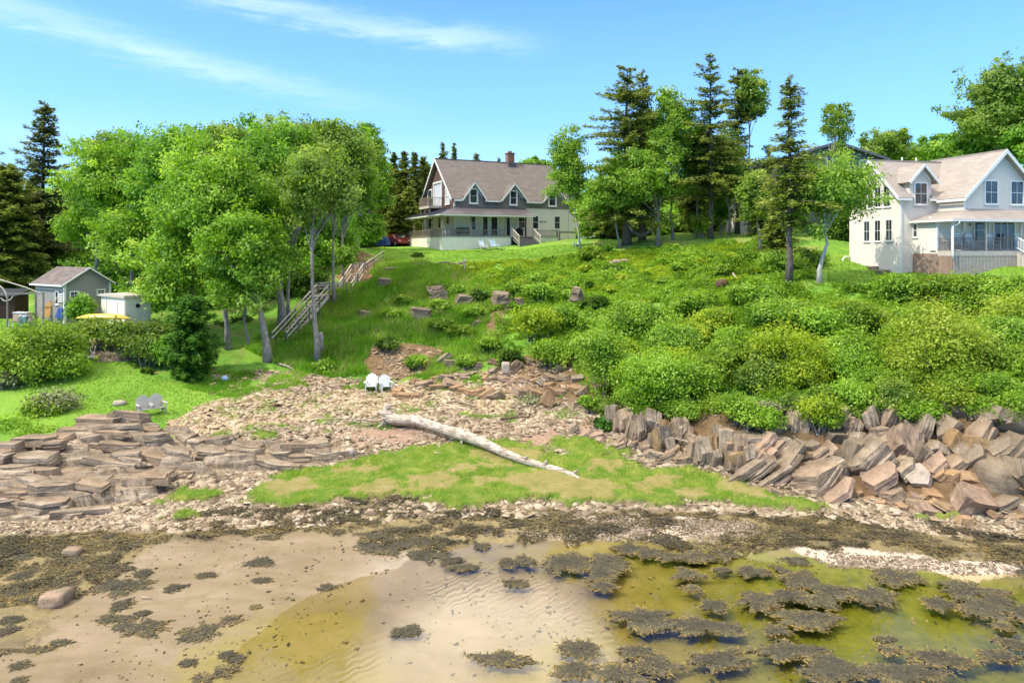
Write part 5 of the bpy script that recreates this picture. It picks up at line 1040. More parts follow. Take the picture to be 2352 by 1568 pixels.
# ---- the clapboard cottage on the right
def cottage():
    cx = lambda z: (1900+z/2.9045)*.992; cy = lambda z: (120+z/2.9045)*.992
    O = P(cx(540), cy(1490), 50.0); f = Frame(O, 13.0)
    T = empty('clapboard_cottage', O, f.a, 'pale cream clapboard house with tan roofs and a front porch above the thicket', 'house')
    Z = lambda zy, x, y: f.Z(cy(zy), x, y); X = lambda zx, y: f.X(cx(zx), y); Yv = lambda zx, x: f.Y(cx(zx), x)
    ze = Z(962, 0, 0); D = 5.3; zr = Z(738, 0, D/2); s = (zr-ze)/(D/2)
    xr = X(862, D/2); xe = X(1500, 0); xc0 = X(780, 0); yc = Yv(962, xc0); zc_e = Z(965, xc0, yc)
    xpk = X(1245, yc-0.3); zpk = Z(668, xpk, yc-0.3); hw = xpk-xc0; xc1 = xpk+hw
    # main block
    m = MB(); m.box(0,xc1,0,D,0.0,ze); m.prism([(0,0,ze),(0,D,ze),(0,D/2,zr-0.03)], (0.1,0,0)); m.build('wall', M_SIDE, T)
    MB().box(0.02,xc1-0.1,0.02,D-0.1,-2.0,0.0).build('foundation', M_FOUND, T)
    MB().box(-0.04,0.1,-0.035,-0.001,0,ze).box(-0.035,-0.001,-0.001,0.12,0,ze).build('corner_trim', M_WHITE, T)
    # left side step-down base
    MB().box(0.03,0.9,D-2.6,D-0.2,-0.9,0.02).build('cellar_wall', M_SIDE, T) if False else None
    r = MB(); eo = 0.3; xo = -0.45
    roof_plane(r, [(xo,0,ze+0.1),(xc0+1.0,0,ze+0.1),(xc1,D/2,zr+0.1),(xo,D/2,zr+0.1)], 0.16)
    da, db = X(612, -0.05), X(736, -0.05)
    for a, b in ((xo, da), (db, xc0+1.0)): roof_plane(r, [(a,-eo,ze-s*eo+0.1),(b,-eo,ze-s*eo+0.1),(b,-0.002,ze+0.098),(a,-0.002,ze+0.098)], 0.16)
    roof_plane(r, [(xo,D+eo,ze-s*eo+0.1),(xc1,D+eo,ze-s*eo+0.1),(xc1,D/2,zr+0.1),(xo,D/2,zr+0.1)], 0.16)
    # cross gable roof, its ridge runs back into the main one
    k = (zpk-zc_e)/hw; yf = yc-0.4; yb = D/2+1.2
    for sg in (-1, 1):
        xl = xpk+sg*(hw+0.3); zl = zc_e-0.3*k
        roof_plane(r, [(xpk,yf,zpk+0.1),(xl,yf,zl+0.1),(xl,yb-2.0,zl+0.1),(xpk,yb,zpk+0.1)], 0.16)
    r.box(xpk-0.1,xpk+0.1,yf,yb,zpk+0.02,zpk+0.13); r.box(xo,xpk,D/2-0.1,D/2+0.1,zr+0.02,zr+0.14)
    R_ = r.build('roof', M_ROOF2, T)
    for q in (548, 643): xx = X(q, D/2); MB().tube([(xx,D/2,zr),(xx,D/2,zr+0.4)], 0.06, 8).build('vent_pipe', M_WHITE, R_)
    m = MB(); m.box(xc0,xc1,yc,0.05,Z(1058,xc0,yc)-0.5,zc_e); m.prism([(xc0,yc,zc_e),(xc1,yc,zc_e),(xpk,yc,zpk-0.03)], (0,0.1,0)); o = m.build('cross_gable_wall', M_SIDE, T)
    t = MB(); t.prism([(xo-0.05,-eo,ze-s*eo+0.14),(xo-0.05,D/2,zr+0.14),(xo-0.05,D/2,zr-0.14),(xo-0.05,-eo,ze-s*eo-0.12)], (0.045,0,0)); t.prism([(xo-0.05,D+eo,ze-s*eo+0.14),(xo-0.05,D/2,zr+0.14),(xo-0.05,D/2,zr-0.14),(xo-0.05,D+eo,ze-s*eo-0.12)], (0.045,0,0))
    for sg in (-1, 1): t.prism([(xpk,yf-0.045,zpk+0.13),(xpk+sg*(hw+0.32),yf-0.045,zc_e-0.3*k+0.12),(xpk+sg*(hw+0.32),yf-0.045,zc_e-0.3*k-0.16),(xpk,yf-0.045,zpk-0.17)], (0,0.043,0))
    t.box(xo+0.01,X(615,-eo),-eo-0.05,-eo-0.004,ze-s*eo-0.12,ze-s*eo+0.06); t.box(X(735,-eo),xc0-0.3,-eo-0.05,-eo-0.004,ze-s*eo-0.12,ze-s*eo+0.06)
    t.box(xc0-0.36,xc0-0.304,yf,-eo-0.06,zc_e-0.3*k-0.12,zc_e-0.3*k+0.06); t.box(xc0-0.02,xc0+0.12,yc-0.03,yc-0.001,zc_e-2.5,zc_e); t.build_each('roof_trim', M_WHITE, T)
    # dormer
    xa, xb = X(600, -0.05), X(746, -0.05); xm = (xa+xb)/2; dormer(T, xm, (xb-xa)/2, -0.03, ze-0.35, Z(858, xm, 0), Z(765, xm, -0.3), s, M_SIDE, M_ROOF2, side_ov=0.34, rake=0.42)
    window(T, (0,-0.04,0), FR, X(632,0), X(708,0), Z(1022,xm,0), Z(886,xm,0), cols_=2, fw=0.1)
    # front windows of the cross gable
    for (a, b, c, d) in ((1107,1186,870,1018),(1280,1358,874,1022)): window(T, (0,yc,0), FR, X(a,yc), X(b,yc), Z(d,X(a,yc),yc), Z(c,X(a,yc),yc), cols_=2, fw=0.1)
    # left wall windows
    for (a, b, c, d) in ((428,468,905,1038),(368,406,912,1042),(322,348,925,1050),(443,481,1132,1266),(368,403,1136,1270),(296,330,1142,1272)):
        ya, yb_ = Yv(a, 0), Yv(b, 0); ym = (ya+yb_)/2; window(T, (0,0,0), LF, -ya, -yb_, Z(d,0,ym), Z(c,0,ym), cols_=2, fw=0.08)
    # porch block
    xp = X(620, 0); yp = Yv(888, xp); pf = Z(1337, xp, yp); ym_ = Yv(785, xp); zpe = Z(1128, xp, yp-0.1); xe = xc1+1.0
    m = MB(); zb = Z(1358, xp, ym_); m.box(xp,xc0+0.6,ym_,-0.002,zb,zpe+0.1); m.build('enclosed_entry', M_SIDE, T)
    MB().box(xp-0.03,xp+0.1,ym_-0.03,ym_-0.001,zb,zpe).box(xp-0.03,xp-0.001,ym_-0.001,ym_+0.1,zb,zpe).build('corner_trim', M_WHITE, T)
    ya, yb_ = Yv(628, xp), Yv(650, xp); window(T, (xp,0,0), LF, -ya, -yb_, Z(1242,xp,-0.4), Z(1160,xp,-0.4), cols_=1, fw=0.08)
    yw = yc+0.35   # wall at the back of the porch
    MB().box(xp+0.1,xe,yw+0.4,yw+0.6,pf-0.3,zpe+0.3).build('porch_back_wall', M_SIDE, T)
    q = yw+0.4
    for (a, b, c, d, rw) in ((902,946,1128,1220,2),(1036,1100,1128,1225,2)): window(T, (0,q,0), FR, X(a,q), X(b,q), pf+0.75, pf+2.15, cols_=1, rows=rw, fw=0.11)
    window(T, (0,q,0), FR, X(1166,q), X(1300,q), pf+0.1, pf+2.12, 'door', cols_=3, rows=1, fw=0.12, sill=False, sash=0.09)
    for a in (960, 1128): xx = X(a, q); MB().box(xx-0.06,xx+0.06,q-0.1,q-0.001,pf,pf+2.2).build('pilaster', M_WHITE, T)
    xx = X(985, q); MB().box(xx-0.1,xx+0.1,q-0.18,q-0.001,pf+1.75,pf+1.95).build('porch_lamp', M_DARK, T)
    MB().box(xp,xe,yp,q,pf-0.12,pf).build('porch_floor', M_GREYW, T)
    MB().box(xp-0.02,xe,yp-0.03,yp-0.001,pf-0.36,pf-0.02).box(xp-0.03,xp-0.001,yp,ym_,pf-0.36,pf-0.02).build('porch_rim', M_PALEW, T)
    # skirt of upright slats, open between them
    m = MB(); xs1 = X(1362, yp); n = int((xs1-xp)/0.115)
    for i in range(n): x = xp+0.03+i*0.115; m.box(x,x+0.06,yp-0.02,yp+0.01,-2.0,pf-0.36)
    m.box(xp+0.2,xe,yp+0.35,yp+0.4,-2.0,pf-0.36); m.build('slat_skirt', M_PALEW, T)
    m = MB(); n = int((-yp)/0.10)
    for i in range(n): y = yp+0.03+i*0.1; m.box(xp-0.02,xp+0.01,y,y+0.084,-2.0,pf-0.37 if y < ym_ else zb-0.01)
    m.box(xp+0.03,xp+0.06,yp+0.03,-0.05,-2.0,pf-0.37); o = m.build('slat_skirt', M_LATT, T); o['label'] = 'reddish bare board skirt of the porch side'
    # porch roof
    r = MB(); ov = 0.3; xt = X(968, yc-0.02); zt = Z(1056, xt, yc); za = Z(1066, xc0, 0)
    A = (xp-ov,yp-ov,zpe+0.03); B = (xe,yp-ov,zpe+0.03); C = (xe,yc-0.02,zt); Dp = (xc0+0.25,yc-0.02,zt); E = (xp-ov,-0.02,zpe+0.03); G_ = (xc0+0.25,-0.02,zt)
    roof_plane(r, [A,B,C,Dp], 0.1); roof_plane(r, [A,Dp,G_,E], 0.1); r.build('porch_roof', M_ROOF2, T)
    MB().box(xp-ov-0.03,xe,yp-ov-0.04,yp-ov-0.003,zpe-0.12,zpe+0.02).box(xp-ov-0.04,xp-ov-0.003,yp-ov,-0.03,zpe-0.12,zpe+0.02).build('porch_gutter', M_WHITE, T)
    MB().box(xp,xe,yp+0.02,q,zpe-0.11,zpe-0.07).build('porch_ceiling', M_SIDE, T)
    for a in (886, 1111, 1345): xx = X(a, yp+0.06) if a > 900 else xp+0.06; MB().box(xx-0.06,xx+0.06,yp,yp+0.12,pf,zpe-0.11).build('porch_post', M_WHITE if a < 900 else M_PALEW, T)
    m = MB(); xx = xp-0.05; m.tube([(xx+0.28,yp-ov-0.02,zpe-0.1),(xx+0.28,yp-ov,zpe-0.25),(xx+0.0,yp-0.1,zpe-0.45),(xx,yp-0.08,pf-0.2),(xx-0.02,yp-0.1,pf-0.55)], 0.05, 8); m.build('downspout', M_WHITE, T, smooth=True)
    rh = 0.88; xr1 = X(1288, yp)
    rail(T, (xp+0.12,yp+0.06,pf), (xr1,yp+0.06,pf), rh, M_GREYW, step=0.12); rail(T, (xp+0.06,yp+0.12,pf), (xp+0.06,ym_-0.02,pf), rh, M_GREYW, step=0.12, ends=(0,0))
    # steps at the right edge
    m = MB(); sx0 = X(1318, yp)
    for i in range(5): m.box(sx0,sx0+1.8,yp-0.3*(i+1),yp-0.3*i-0.031,-2,pf-0.17*(i+1))
    m.build('porch_steps', M_PALEW, T)
    m = MB(); m.beam((sx0,yp,pf+0.95),(sx0,yp-1.6,pf+0.05),0.08,0.08); m.beam((sx0,yp-1.6,-2),(sx0,yp-1.6,pf+0.15),0.1,0.1); m.beam((sx0,yp,pf+0.2),(sx0,yp-1.6,pf-0.6),0.05,0.05)
    for i in range(1, 12): m.beam((sx0,yp-1.6*i/12,pf+0.2-0.8*i/12),(sx0,yp-1.6*i/12,pf+0.92-0.9*i/12),0.035,0.035)
    m.build('stair_rail', M_WHITE, T)
    # small flue and low steps at the back left corner
    m = MB(); yy = D-0.1; m.tube([(-0.02,yy,1.1),(-0.45,yy,1.15),(-0.7,yy,0.95),(-0.6,yy,0.2)], 0.06, 7); m.build('dryer_pipe', M_WHITE, T, smooth=True)
    for i, (a, lb, so) in enumerate(((948,'white slatted rocking chair leftmost on the cottage porch',False),(1027,'white round-backed rocking chair second from the left on the cottage porch',True),(1163,'white round-backed rocking chair in front of the cottage glass door',True),(1362,'white slatted rocking chair right of the cottage stair rail',False))):
        rocking_chair(f.w(X(a, yp+0.75), yp+0.75, pf), f.a, lb, M_WHITE, so)
    e = empty('porch_table', f.w(X(852, yp+1.2), yp+1.15, pf), f.a, 'small white slatted table at the left end of the cottage porch', 'table')
    MB().box(-0.3,0.3,-0.25,0.25,0.66,0.7).build('tabletop', M_WHITE, e)
    for (a, b) in ((-1,-1),(1,-1),(1,1),(-1,1)): MB().box(a*0.26-0.025,a*0.26+0.025,b*0.21-0.025,b*0.21+0.025,0,0.66).build('leg', M_WHITE, e)
    # stone wall in front
    p0, p1 = ground(2105, 648), ground(2352, 645); w0 = Vector((p0.x, 48.6, 0)); rr2 = random.Random(5); base = None
    e = empty('stone_wall', f.w(xp-0.4, yp-2.6, 0), f.a, 'dry stone retaining wall of flat pinkish stones below the cottage lawn', 'stone wall')
    ws = []
    for row in range(4):
        x = -0.2+rr2.uniform(0, 0.3)+row*0.12
        while x < 9.5:
            L = rr2.uniform(0.3, 0.95); h = rr2.uniform(0.11, 0.17); wob = 0.16*math.sin(x*0.5)
            wp = f.w(xp-0.4+x, yp-2.6, 0); gz = hz(wp.x, wp.y)-O.z
            b = stack_mesh(L, 0.5, h, rr2.randrange(9999), 1, taper=0.15).build('stone', rr2.choice([M_PINK, M_SLAB, M_PALE, M_ORANGE]), e)
            b.location = (x+L/2, row*0.05+wob+rr2.uniform(-0.05, 0.05), gz+0.05+row*0.15); b.rotation_euler = (rr2.uniform(-0.1,0.1), rr2.uniform(-0.08,0.08), rr2.uniform(-0.2,0.2)); x += L+0.01
    for (a, b, w_) in ((f.w(-0.5, 1.2), 'a', 1.2),(f.w(-0.35, 2.4), 'b', 0.9)):
        g = Vector((a.x, a.y, hz(a.x, a.y))); o = stack_mesh(w_, 0.7, 0.35, int(a.x*10), 3).build('stone_step', M_PINK); o.location = g+Vector((0,0,0.05)); o.rotation_euler = (0,0,0.3)
        tag(o, 'stack of flat pinkish stones against the cottage %s' % ('corner' if b == 'a' else 'side wall'), 'stone step')
    return f
CT = cottage()

# ---- dark blue house behind the spruces
def far_house():
    O = P(1838, 425, 76); O.z = hz(O.x, O.y)-0.2; f = Frame(O, 4.0)
    T = empty('dark_blue_house', O, 0.07, 'dark blue-grey house with a shallow gable roof behind the spruces', 'house')
    x1 = f.X(2028, 0); xm = f.X(1918, 0); zt = f.Z(330, xm, 0); ze = f.Z(366, x1, 0); x0 = 2*xm-x1; D = 9
    MB().box(x0,x1,0,D,-1,ze).prism([(x0,0,ze),(x1,0,ze),(xm,0,zt)], (0,D,0)).build('wall', M_NAVY, T)
    r = MB(); k = (zt-ze)/(x1-xm)
    for s in (-1, 1): roof_plane(r, [(xm,-0.6,zt+0.2),(xm+s*(x1-xm+0.5),-0.6,ze+0.2-0.5*k),(xm+s*(x1-xm+0.5),D+0.4,ze+0.2-0.5*k),(xm,D+0.4,zt+0.2)], 0.25)
    r.build('roof', M_METAL, T)
    for (a, b, c, d, n) in ((1846,1864,366,380,1),(1868,1898,364,382,2),(1975,1998,368,390,2),(2003,2014,370,390,1)):
        window(T, (0,-0.01,0), FR, f.X(a,0), f.X(b,0), f.Z(d,0,0), f.Z(c,0,0), cols_=n, rows=1, fw=0.12)
    # low white building glimpsed through the trunks
    O2 = P(1700, 470, 74); O2.z = hz(O2.x, O2.y)-0.3; T2 = empty('white_outbuilding', O2, 0.1, 'white clapboard outbuilding glimpsed between the spruce trunks', 'house')
    MB().box(0,5.5,0,5,-1,4.6).build('wall', M_SIDE, T2); r = MB(); roof_plane(r, [(-0.3,-0.4,4.5),(5.8,-0.4,4.5),(5.8,2.5,6.4),(-0.3,2.5,6.4)], 0.15); roof_plane(r, [(-0.3,5.4,4.5),(5.8,5.4,4.5),(5.8,2.5,6.4),(-0.3,2.5,6.4)], 0.15); r.build('roof', M_ROOF2, T2)
    for x in (1.0, 3.6): window(T2, (0,-0.01,0), FR, x, x+0.9, 1.3, 2.7)
far_house()

# ---- grey shed and the white hut by the lower lawn
def sheds():
    cx = lambda z: z/6.533*.992; cy = lambda z: (620+z/6.533)*.992
    O = P(cx(975), cy(748), 50.5); f = Frame(O, 58.0); X = lambda a, y: f.X(cx(a), y); Z = lambda a, x, y: f.Z(cy(a), x, y)
    T = empty('grey_shed', O, f.a, 'small grey clapboard shed with a patchy brown roof at the edge of the lower lawn', 'shed')
    # gable end faces the viewer on the right, eave side on the left
    xg = X(1668, 0); ze = Z(240, 0, 0); zp = Z(12, xg/2, 0); yb = f.Y(cx(535), 0); hw = xg/2
    if yb < 0 or yb > 12: yb = 5.5
    MB().box(0,xg,0,yb,-0.6,ze).prism([(0,0,ze),(xg,0,ze),(hw,0,zp)], (0,yb,0)).build('wall', M_SIDEG, T)
    r = MB(); k = (zp-ze)/hw
    for s in (-1, 1): roof_plane(r, [(hw,-0.25,zp+0.1),(hw+s*(hw+0.25),-0.25,ze-0.25*k+0.1),(hw+s*(hw+0.25),yb+0.25,ze-0.25*k+0.1),(hw,yb+0.25,zp+0.1)], 0.1)
    r.build('roof', M_ROOF3, T)
    t = MB(); t.box(-0.04,0.1,-0.04,-0.001,-0.5,ze); t.box(-0.04,-0.001,-0.001,0.12,-0.5,ze); t.box(xg-0.1,xg+0.04,-0.04,-0.001,-0.5,ze)
    for s in (-1, 1): t.prism([(hw,-0.3,zp+0.12),(hw+s*(hw+0.27),-0.3,ze-0.25*k+0.1),(hw+s*(hw+0.27),-0.3,ze-0.25*k-0.02),(hw,-0.3,zp)], (0,0.045,0))
    t.box(-0.32,-0.27,-0.25,yb+0.25,ze-0.25*k-0.05,ze-0.25*k+0.08); t.build('trim', M_WHITE, T)
    window(T, (0,0,0), FR, X(1068,0), X(1178,0), Z(470,0,0), Z(375,0,0), cols_=2, fw=0.09); window(T, (0,0,0), FR, X(1478,0), X(1572,0), Z(425,0,0), Z(365,0,0), cols_=2, fw=0.09)
    ya, yb_ = f.Y(cx(848), 0), f.Y(cx(884), 0); window(T, (0,0,0), LF, -ya, -yb_, Z(540,0,1), Z(362,0,1), fw=0.09)
    # louvre rack, blue board, tan board, tools
    yy0, yy1 = f.Y(cx(900), 0), f.Y(cx(955), 0)
    m = MB(); [m.box(-0.06,-0.01,min(yy0,yy1),max(yy0,yy1),z,z+0.1) for z in np.arange(Z(520,0,0), Z(395,0,0), 0.16)]; m.build('louvre', M_WHITE, T)
    o = MB().prism([(-0.1,0.05,-0.1),(-0.1,1.15,-0.1),(-0.1,0.6,Z(610,0,0)),(-0.1,0.05,Z(600,0,0))], (-0.05,0,0)).build('blue_board', mat_plain('blue_paint', col(72,96,160), 0.5)); o.location = O; o.rotation_euler = (0,0,f.a); tag(o, 'blue painted board leaning on the grey shed corner', 'board')
    p = f.w(-0.35, 2.0, 0); o = MB().prism([(-0.35,0,-0.05),(0.3,0,-0.05),(0.36,0.15,0.9),(0.2,0.18,1.15),(-0.15,0.15,0.8)], (0.02,0.05,0)).build('plywood_board', mat_plain('plywood', col(200,152,88), 0.7)); o.location = p; tag(o, 'orange-tan plywood board leaning on the left wall of the shed', 'board')
    p = f.w(-0.5, 0.9, 0); o = MB().beam((0,0,0),(0.45,-0.05,1.45),0.05,0.05).beam((-0.05,0,-0.05),(0.03,0,0.25),0.22,0.04).build('shovel', M_PALEW); o.location = p; tag(o, 'pale shovel leaning on the shed above the blue board', 'shovel')
    # white hut
    O2 = P(cx(1893), cy(692), 47.5); f2 = Frame(O2, 55.0); O2.z = hz(O2.x, O2.y)-0.1; f2.O = O2
    T = empty('white_hut', O2, f2.a, 'low flat-roofed white hut beside the grey shed', 'hut')
    zt = f2.Z(cy(455), 0, 0); xr = f2.X(cx(2285), 0); yl = f2.Y(cx(1530), 0); yl = yl if 1 < yl < 9 else 3.5
    MB().box(0,xr,0,yl,-1.2,zt).build('wall', mat_plain('white_cladding', col(232,222,196), 0.6, 0.08, 2, 0.05), T)
    MB().box(-0.15,xr+0.12,-0.15,yl+0.15,zt,zt+0.16).build('roof', M_PALEW, T)
    MB().box(-0.04,-0.001,1.0,1.9,-0.2,zt-0.3).build('door', M_WHITE, T); MB().box(-0.035,-0.001,0.1,0.2,-1,zt).box(-0.035,-0.001,2.6,2.7,-1,zt).build('corner_post', M_WHITE, T)
    xx = f2.X(cx(2083), 0); MB().box(xx-0.13,xx+0.13,-0.05,-0.001,zt-0.7,zt-0.45).build('vent', M_DARK, T)
    g = P(cx(1560), cy(715), 46.6); g.z = hz(g.x, g.y)
    e = empty('kayak', Vector((g.x, g.y, P(0, cy(722), 46.6).z)), -0.06, 'bright yellow upturned kayak in front of the white hut', 'kayak')
    V = []; n = 18; k = 10
    for i in range(n+1):
        u = i/n*2-1; wv = 0.36*(1-abs(u)**2.6)+0.015; h = 0.3*(1-abs(u)**3)+0.03; V += [(u*1.9, math.cos(math.pi*j/(k-1))*wv, math.sin(math.pi*j/(k-1))*h) for j in range(k)]
    m = MB(); m.v = V
    for i in range(n):
        for j in range(k-1): m.f.append([i*k+j, i*k+j+1, (i+1)*k+j+1, (i+1)*k+j]); m.m.append(0)
        m.f.append([i*k+k-1, i*k, (i+1)*k, (i+1)*k+k-1]); m.m.append(0)
    m.build('hull', mat_plain('yellow_plastic', col(236,186,58), 0.35, 0.05, 3, 0.0, 0.5), e, smooth=True); MB().beam((-1.85,0,0.07),(1.85,0,0.32),0.04,0.02).build('keel_strip', M_DARK, e) if False else None
    e.location.z = P(0, cy(722), 46.6).z-0.2
    for s_ in (-1, 1): MB().box(s_*1.0-0.05,s_*1.0+0.05,-0.35,-0.27,g.z-e.location.z-0.2,0).box(s_*1.0-0.05,s_*1.0+0.05,0.27,0.35,g.z-e.location.z-0.2,0).box(s_*1.0-0.06,s_*1.0+0.06,-0.4,0.4,-0.06,0.0).build('rack', M_GREYW, e)
sheds()
# ------------------------------------------------------------------ trees, shrubs, ground cover
def rg_(s): return np.random.default_rng(s)
def leafset(C, size, rg, outward=None, ow=0.6, aspect=0.55, upb=0.35):
    """diamond leaves at points C; returns vertices and quads"""
    n = len(C); nr = rg.normal(0, 1, (n, 3))
    if outward is not None: nr = nr*(1-ow)+outward*ow*1.6
    nr[:, 2] += upb; nr /= np.linalg.norm(nr, axis=1)[:, None]+1e-9
    t = rg.normal(0, 1, (n, 3)); a = np.cross(nr, t); a /= np.linalg.norm(a, axis=1)[:, None]+1e-9; b = np.cross(nr, a)
    s = (size*rg.uniform(0.6, 1.35, n))[:, None]; V = np.stack([C+a*s, C+b*s*aspect, C-a*s*0.8, C-b*s*aspect], 1)
    V[:, 1] -= nr*s*0.18; V[:, 3] -= nr*s*0.18
    return V.reshape(-1, 3)
def lobes(center, rad, n, rg, fr=(0.30, 0.46), hollow=0.45, low=-0.7, squash=0.85, wild=1.0):
    """overlapping clumps of foliage filling an uneven crown"""
    out = []; c = np.array(center, float); r = np.array(rad, float)
    n = int(n*1.75); fr = (fr[0]*0.62, fr[1]*0.86); sk = rg.normal(0, 0.16, 2)
    for i in range(n):
        d = rg.normal(0, 1, 3); d /= np.linalg.norm(d)
        if d[2] < low: d[2] = -d[2]
        k = (hollow*0.8+(1-hollow*0.8)*rg.random()**0.6)*(1+0.10*wild*rg.normal()); lr = rg.uniform(*fr)*min(r[0], r[1], r[2]*1.3)*(1.25 if k < 0.6 else 1.0)
        d = d+np.array([sk[0]*d[2], sk[1]*d[2], 0])
        p = c+d*(r-lr*0.75)*k; out.append((p, np.array([lr*rg.uniform(0.9, 1.3), lr*rg.uniform(0.9, 1.3), lr*squash*rg.uniform(0.7, 1.1)])))
    return out
def foliage(lb, per, leaf, rg, clump=0.22, cn=9, shell=0.72, up=0.35, drop=0.0, aspect=0.55):
    C = []; O = []; T = []
    tot = sum(l[1][0]*l[1][1] for l in lb)
    for (p, r) in lb:
        m = max(6, int(per*(r[0]*r[1])/tot/cn)); d = rg.normal(0, 1, (m, 3)); d /= np.linalg.norm(d, axis=1)[:, None]
        q = d*(shell+(1-shell)*rg.random((m, 1)))*(1+0.22*rg.normal(0, 1, (m, 1))); cc = p+q*r; tl = rg.normal(0, 0.19)
        cl = cc[:, None]+rg.normal(0, 1, (m, cn, 3))*clump*np.array([1, 1, 0.6]); cl[:, :, 2] -= drop*rg.random((m, cn))
        C.append(cl.reshape(-1, 3)); O.append(np.repeat(d, cn, 0)); T.append(np.clip(0.5+tl+0.16*np.repeat(rg.normal(0, 1, m), cn)+rg.normal(0, 0.13, m*cn), 0, 1))
    C = np.concatenate(C); O = np.concatenate(O); T = np.concatenate(T); return leafset(C, leaf, rg, O, 0.55, aspect, up), T
def limbs(m, base, top, r0, lb, rg, fork=0.35, sway=0.35, nmax=16, lead=True, trunk_pts=None, sides=8, kmin=0.2):
    rnd = random.Random(int(rg.integers(1e6))); base = Vector(base); top = Vector(top); L = (top-base).length
    if trunk_pts is None:
        n = 7; pts = [base.lerp(top, i/n)+Vector((rnd.uniform(-1,1), rnd.uniform(-1,1), 0))*sway*math.sin(math.pi*i/n)*0.6 for i in range(n+1)]
    else: pts = [Vector(p) for p in trunk_pts]
    n = len(pts)-1; rad = [r0*(1-0.82*(i/n)**0.9) for i in range(n+1)]; rad[0] *= 1.35
    m.tube(pts, rad, sides, jit=0.05, rng=rnd); order = sorted(range(len(lb)), key=lambda i: -lb[i][1][0])[:nmax]
    for i in order:
        e = Vector(lb[i][0]); t = min(0.93, max(kmin, fork+rnd.uniform(-0.1, 0.35)*(1-fork)+0.25*(e.z-base.z)/max(L, 0.1)-0.12)); j = t*n; a = pts[int(j)].lerp(pts[min(n, int(j)+1)], j-int(j)); r = r0*(1-0.82*t)*0.62
        if e.z < a.z-0.3: a = pts[max(1, int(j)-1)]
        mid = a.lerp(e, 0.5)+Vector((rnd.uniform(-1,1), rnd.uniform(-1,1), rnd.uniform(0.1, 1)))*(e-a).length*0.12
        m.tube([a, a.lerp(mid, 0.5)+Vector((0,0,0.05)), mid, e], [r, r*0.75, r*0.5, r*0.18], 5, cap=False)
        for q in range(2):
            d = Vector((rnd.uniform(-1,1), rnd.uniform(-1,1), rnd.uniform(-0.2,0.9)))*lb[i][1][0]*0.9; m.tube([mid, mid.lerp(e+d, 0.6), e+d], [r*0.35, r*0.22, 0.01], 4, cap=False)
M_BARK = mat_bark('grey_bark', col(118,108,96), col(176,166,150)); M_BARKD = mat_bark('dark_spruce_bark', col(74,66,58), col(128,116,104)); M_BIRCH = mat_bark('pale_bark', col(160,150,136), col(214,206,194))
LF_ = {
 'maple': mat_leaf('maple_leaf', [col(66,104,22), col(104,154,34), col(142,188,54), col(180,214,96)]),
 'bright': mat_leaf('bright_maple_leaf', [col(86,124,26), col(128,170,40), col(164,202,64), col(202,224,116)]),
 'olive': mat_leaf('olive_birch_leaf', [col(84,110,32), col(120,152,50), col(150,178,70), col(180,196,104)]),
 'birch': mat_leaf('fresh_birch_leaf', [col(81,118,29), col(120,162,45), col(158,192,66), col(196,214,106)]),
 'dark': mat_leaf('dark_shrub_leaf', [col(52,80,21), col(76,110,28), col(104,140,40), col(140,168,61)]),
 'lime': mat_leaf('lime_leaf', [col(100,129,21), col(143,170,31), col(176,196,49), col(210,215,86)]),
 'gold': mat_leaf('golden_maple_leaf', [col(100,126,28), col(142,168,42), col(176,194,64), col(206,208,100)]),
 'bush': mat_leaf('bushy_leaf', [col(84,118,28), col(122,160,40), col(156,192,58), col(190,214,98)]),
 'bayb': mat_leaf('bayberry_leaf', [col(82,113,24), col(119,152,34), col(150,180,51), col(183,199,85)]),
 'rose': mat_leaf('rugosa_leaf', [col(69,100,30), col(106,138,45), col(144,168,66), col(188,196,106)]),
 'twig': mat_leaf('bare_twig_leaf', [col(104,98,76), col(132,126,98), col(140,150,92), col(150,166,90)], 0.15),
}
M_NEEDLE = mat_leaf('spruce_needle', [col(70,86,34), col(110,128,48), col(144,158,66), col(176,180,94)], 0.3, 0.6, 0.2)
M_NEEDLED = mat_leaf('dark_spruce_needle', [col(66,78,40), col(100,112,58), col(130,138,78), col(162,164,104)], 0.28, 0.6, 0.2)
M_CEDAR = mat_leaf('cedar_needle', [col(44,84,22), col(66,112,32), col(92,138,44), col(122,164,66)], 0.35, 0.6, 0.2)

def quads(name, V, T, mat, parent): return np_mesh(name, V, np.arange(len(V)).reshape(-1, 4), mat, parent, attrs=[('tint','FACE','FLOAT', T)])

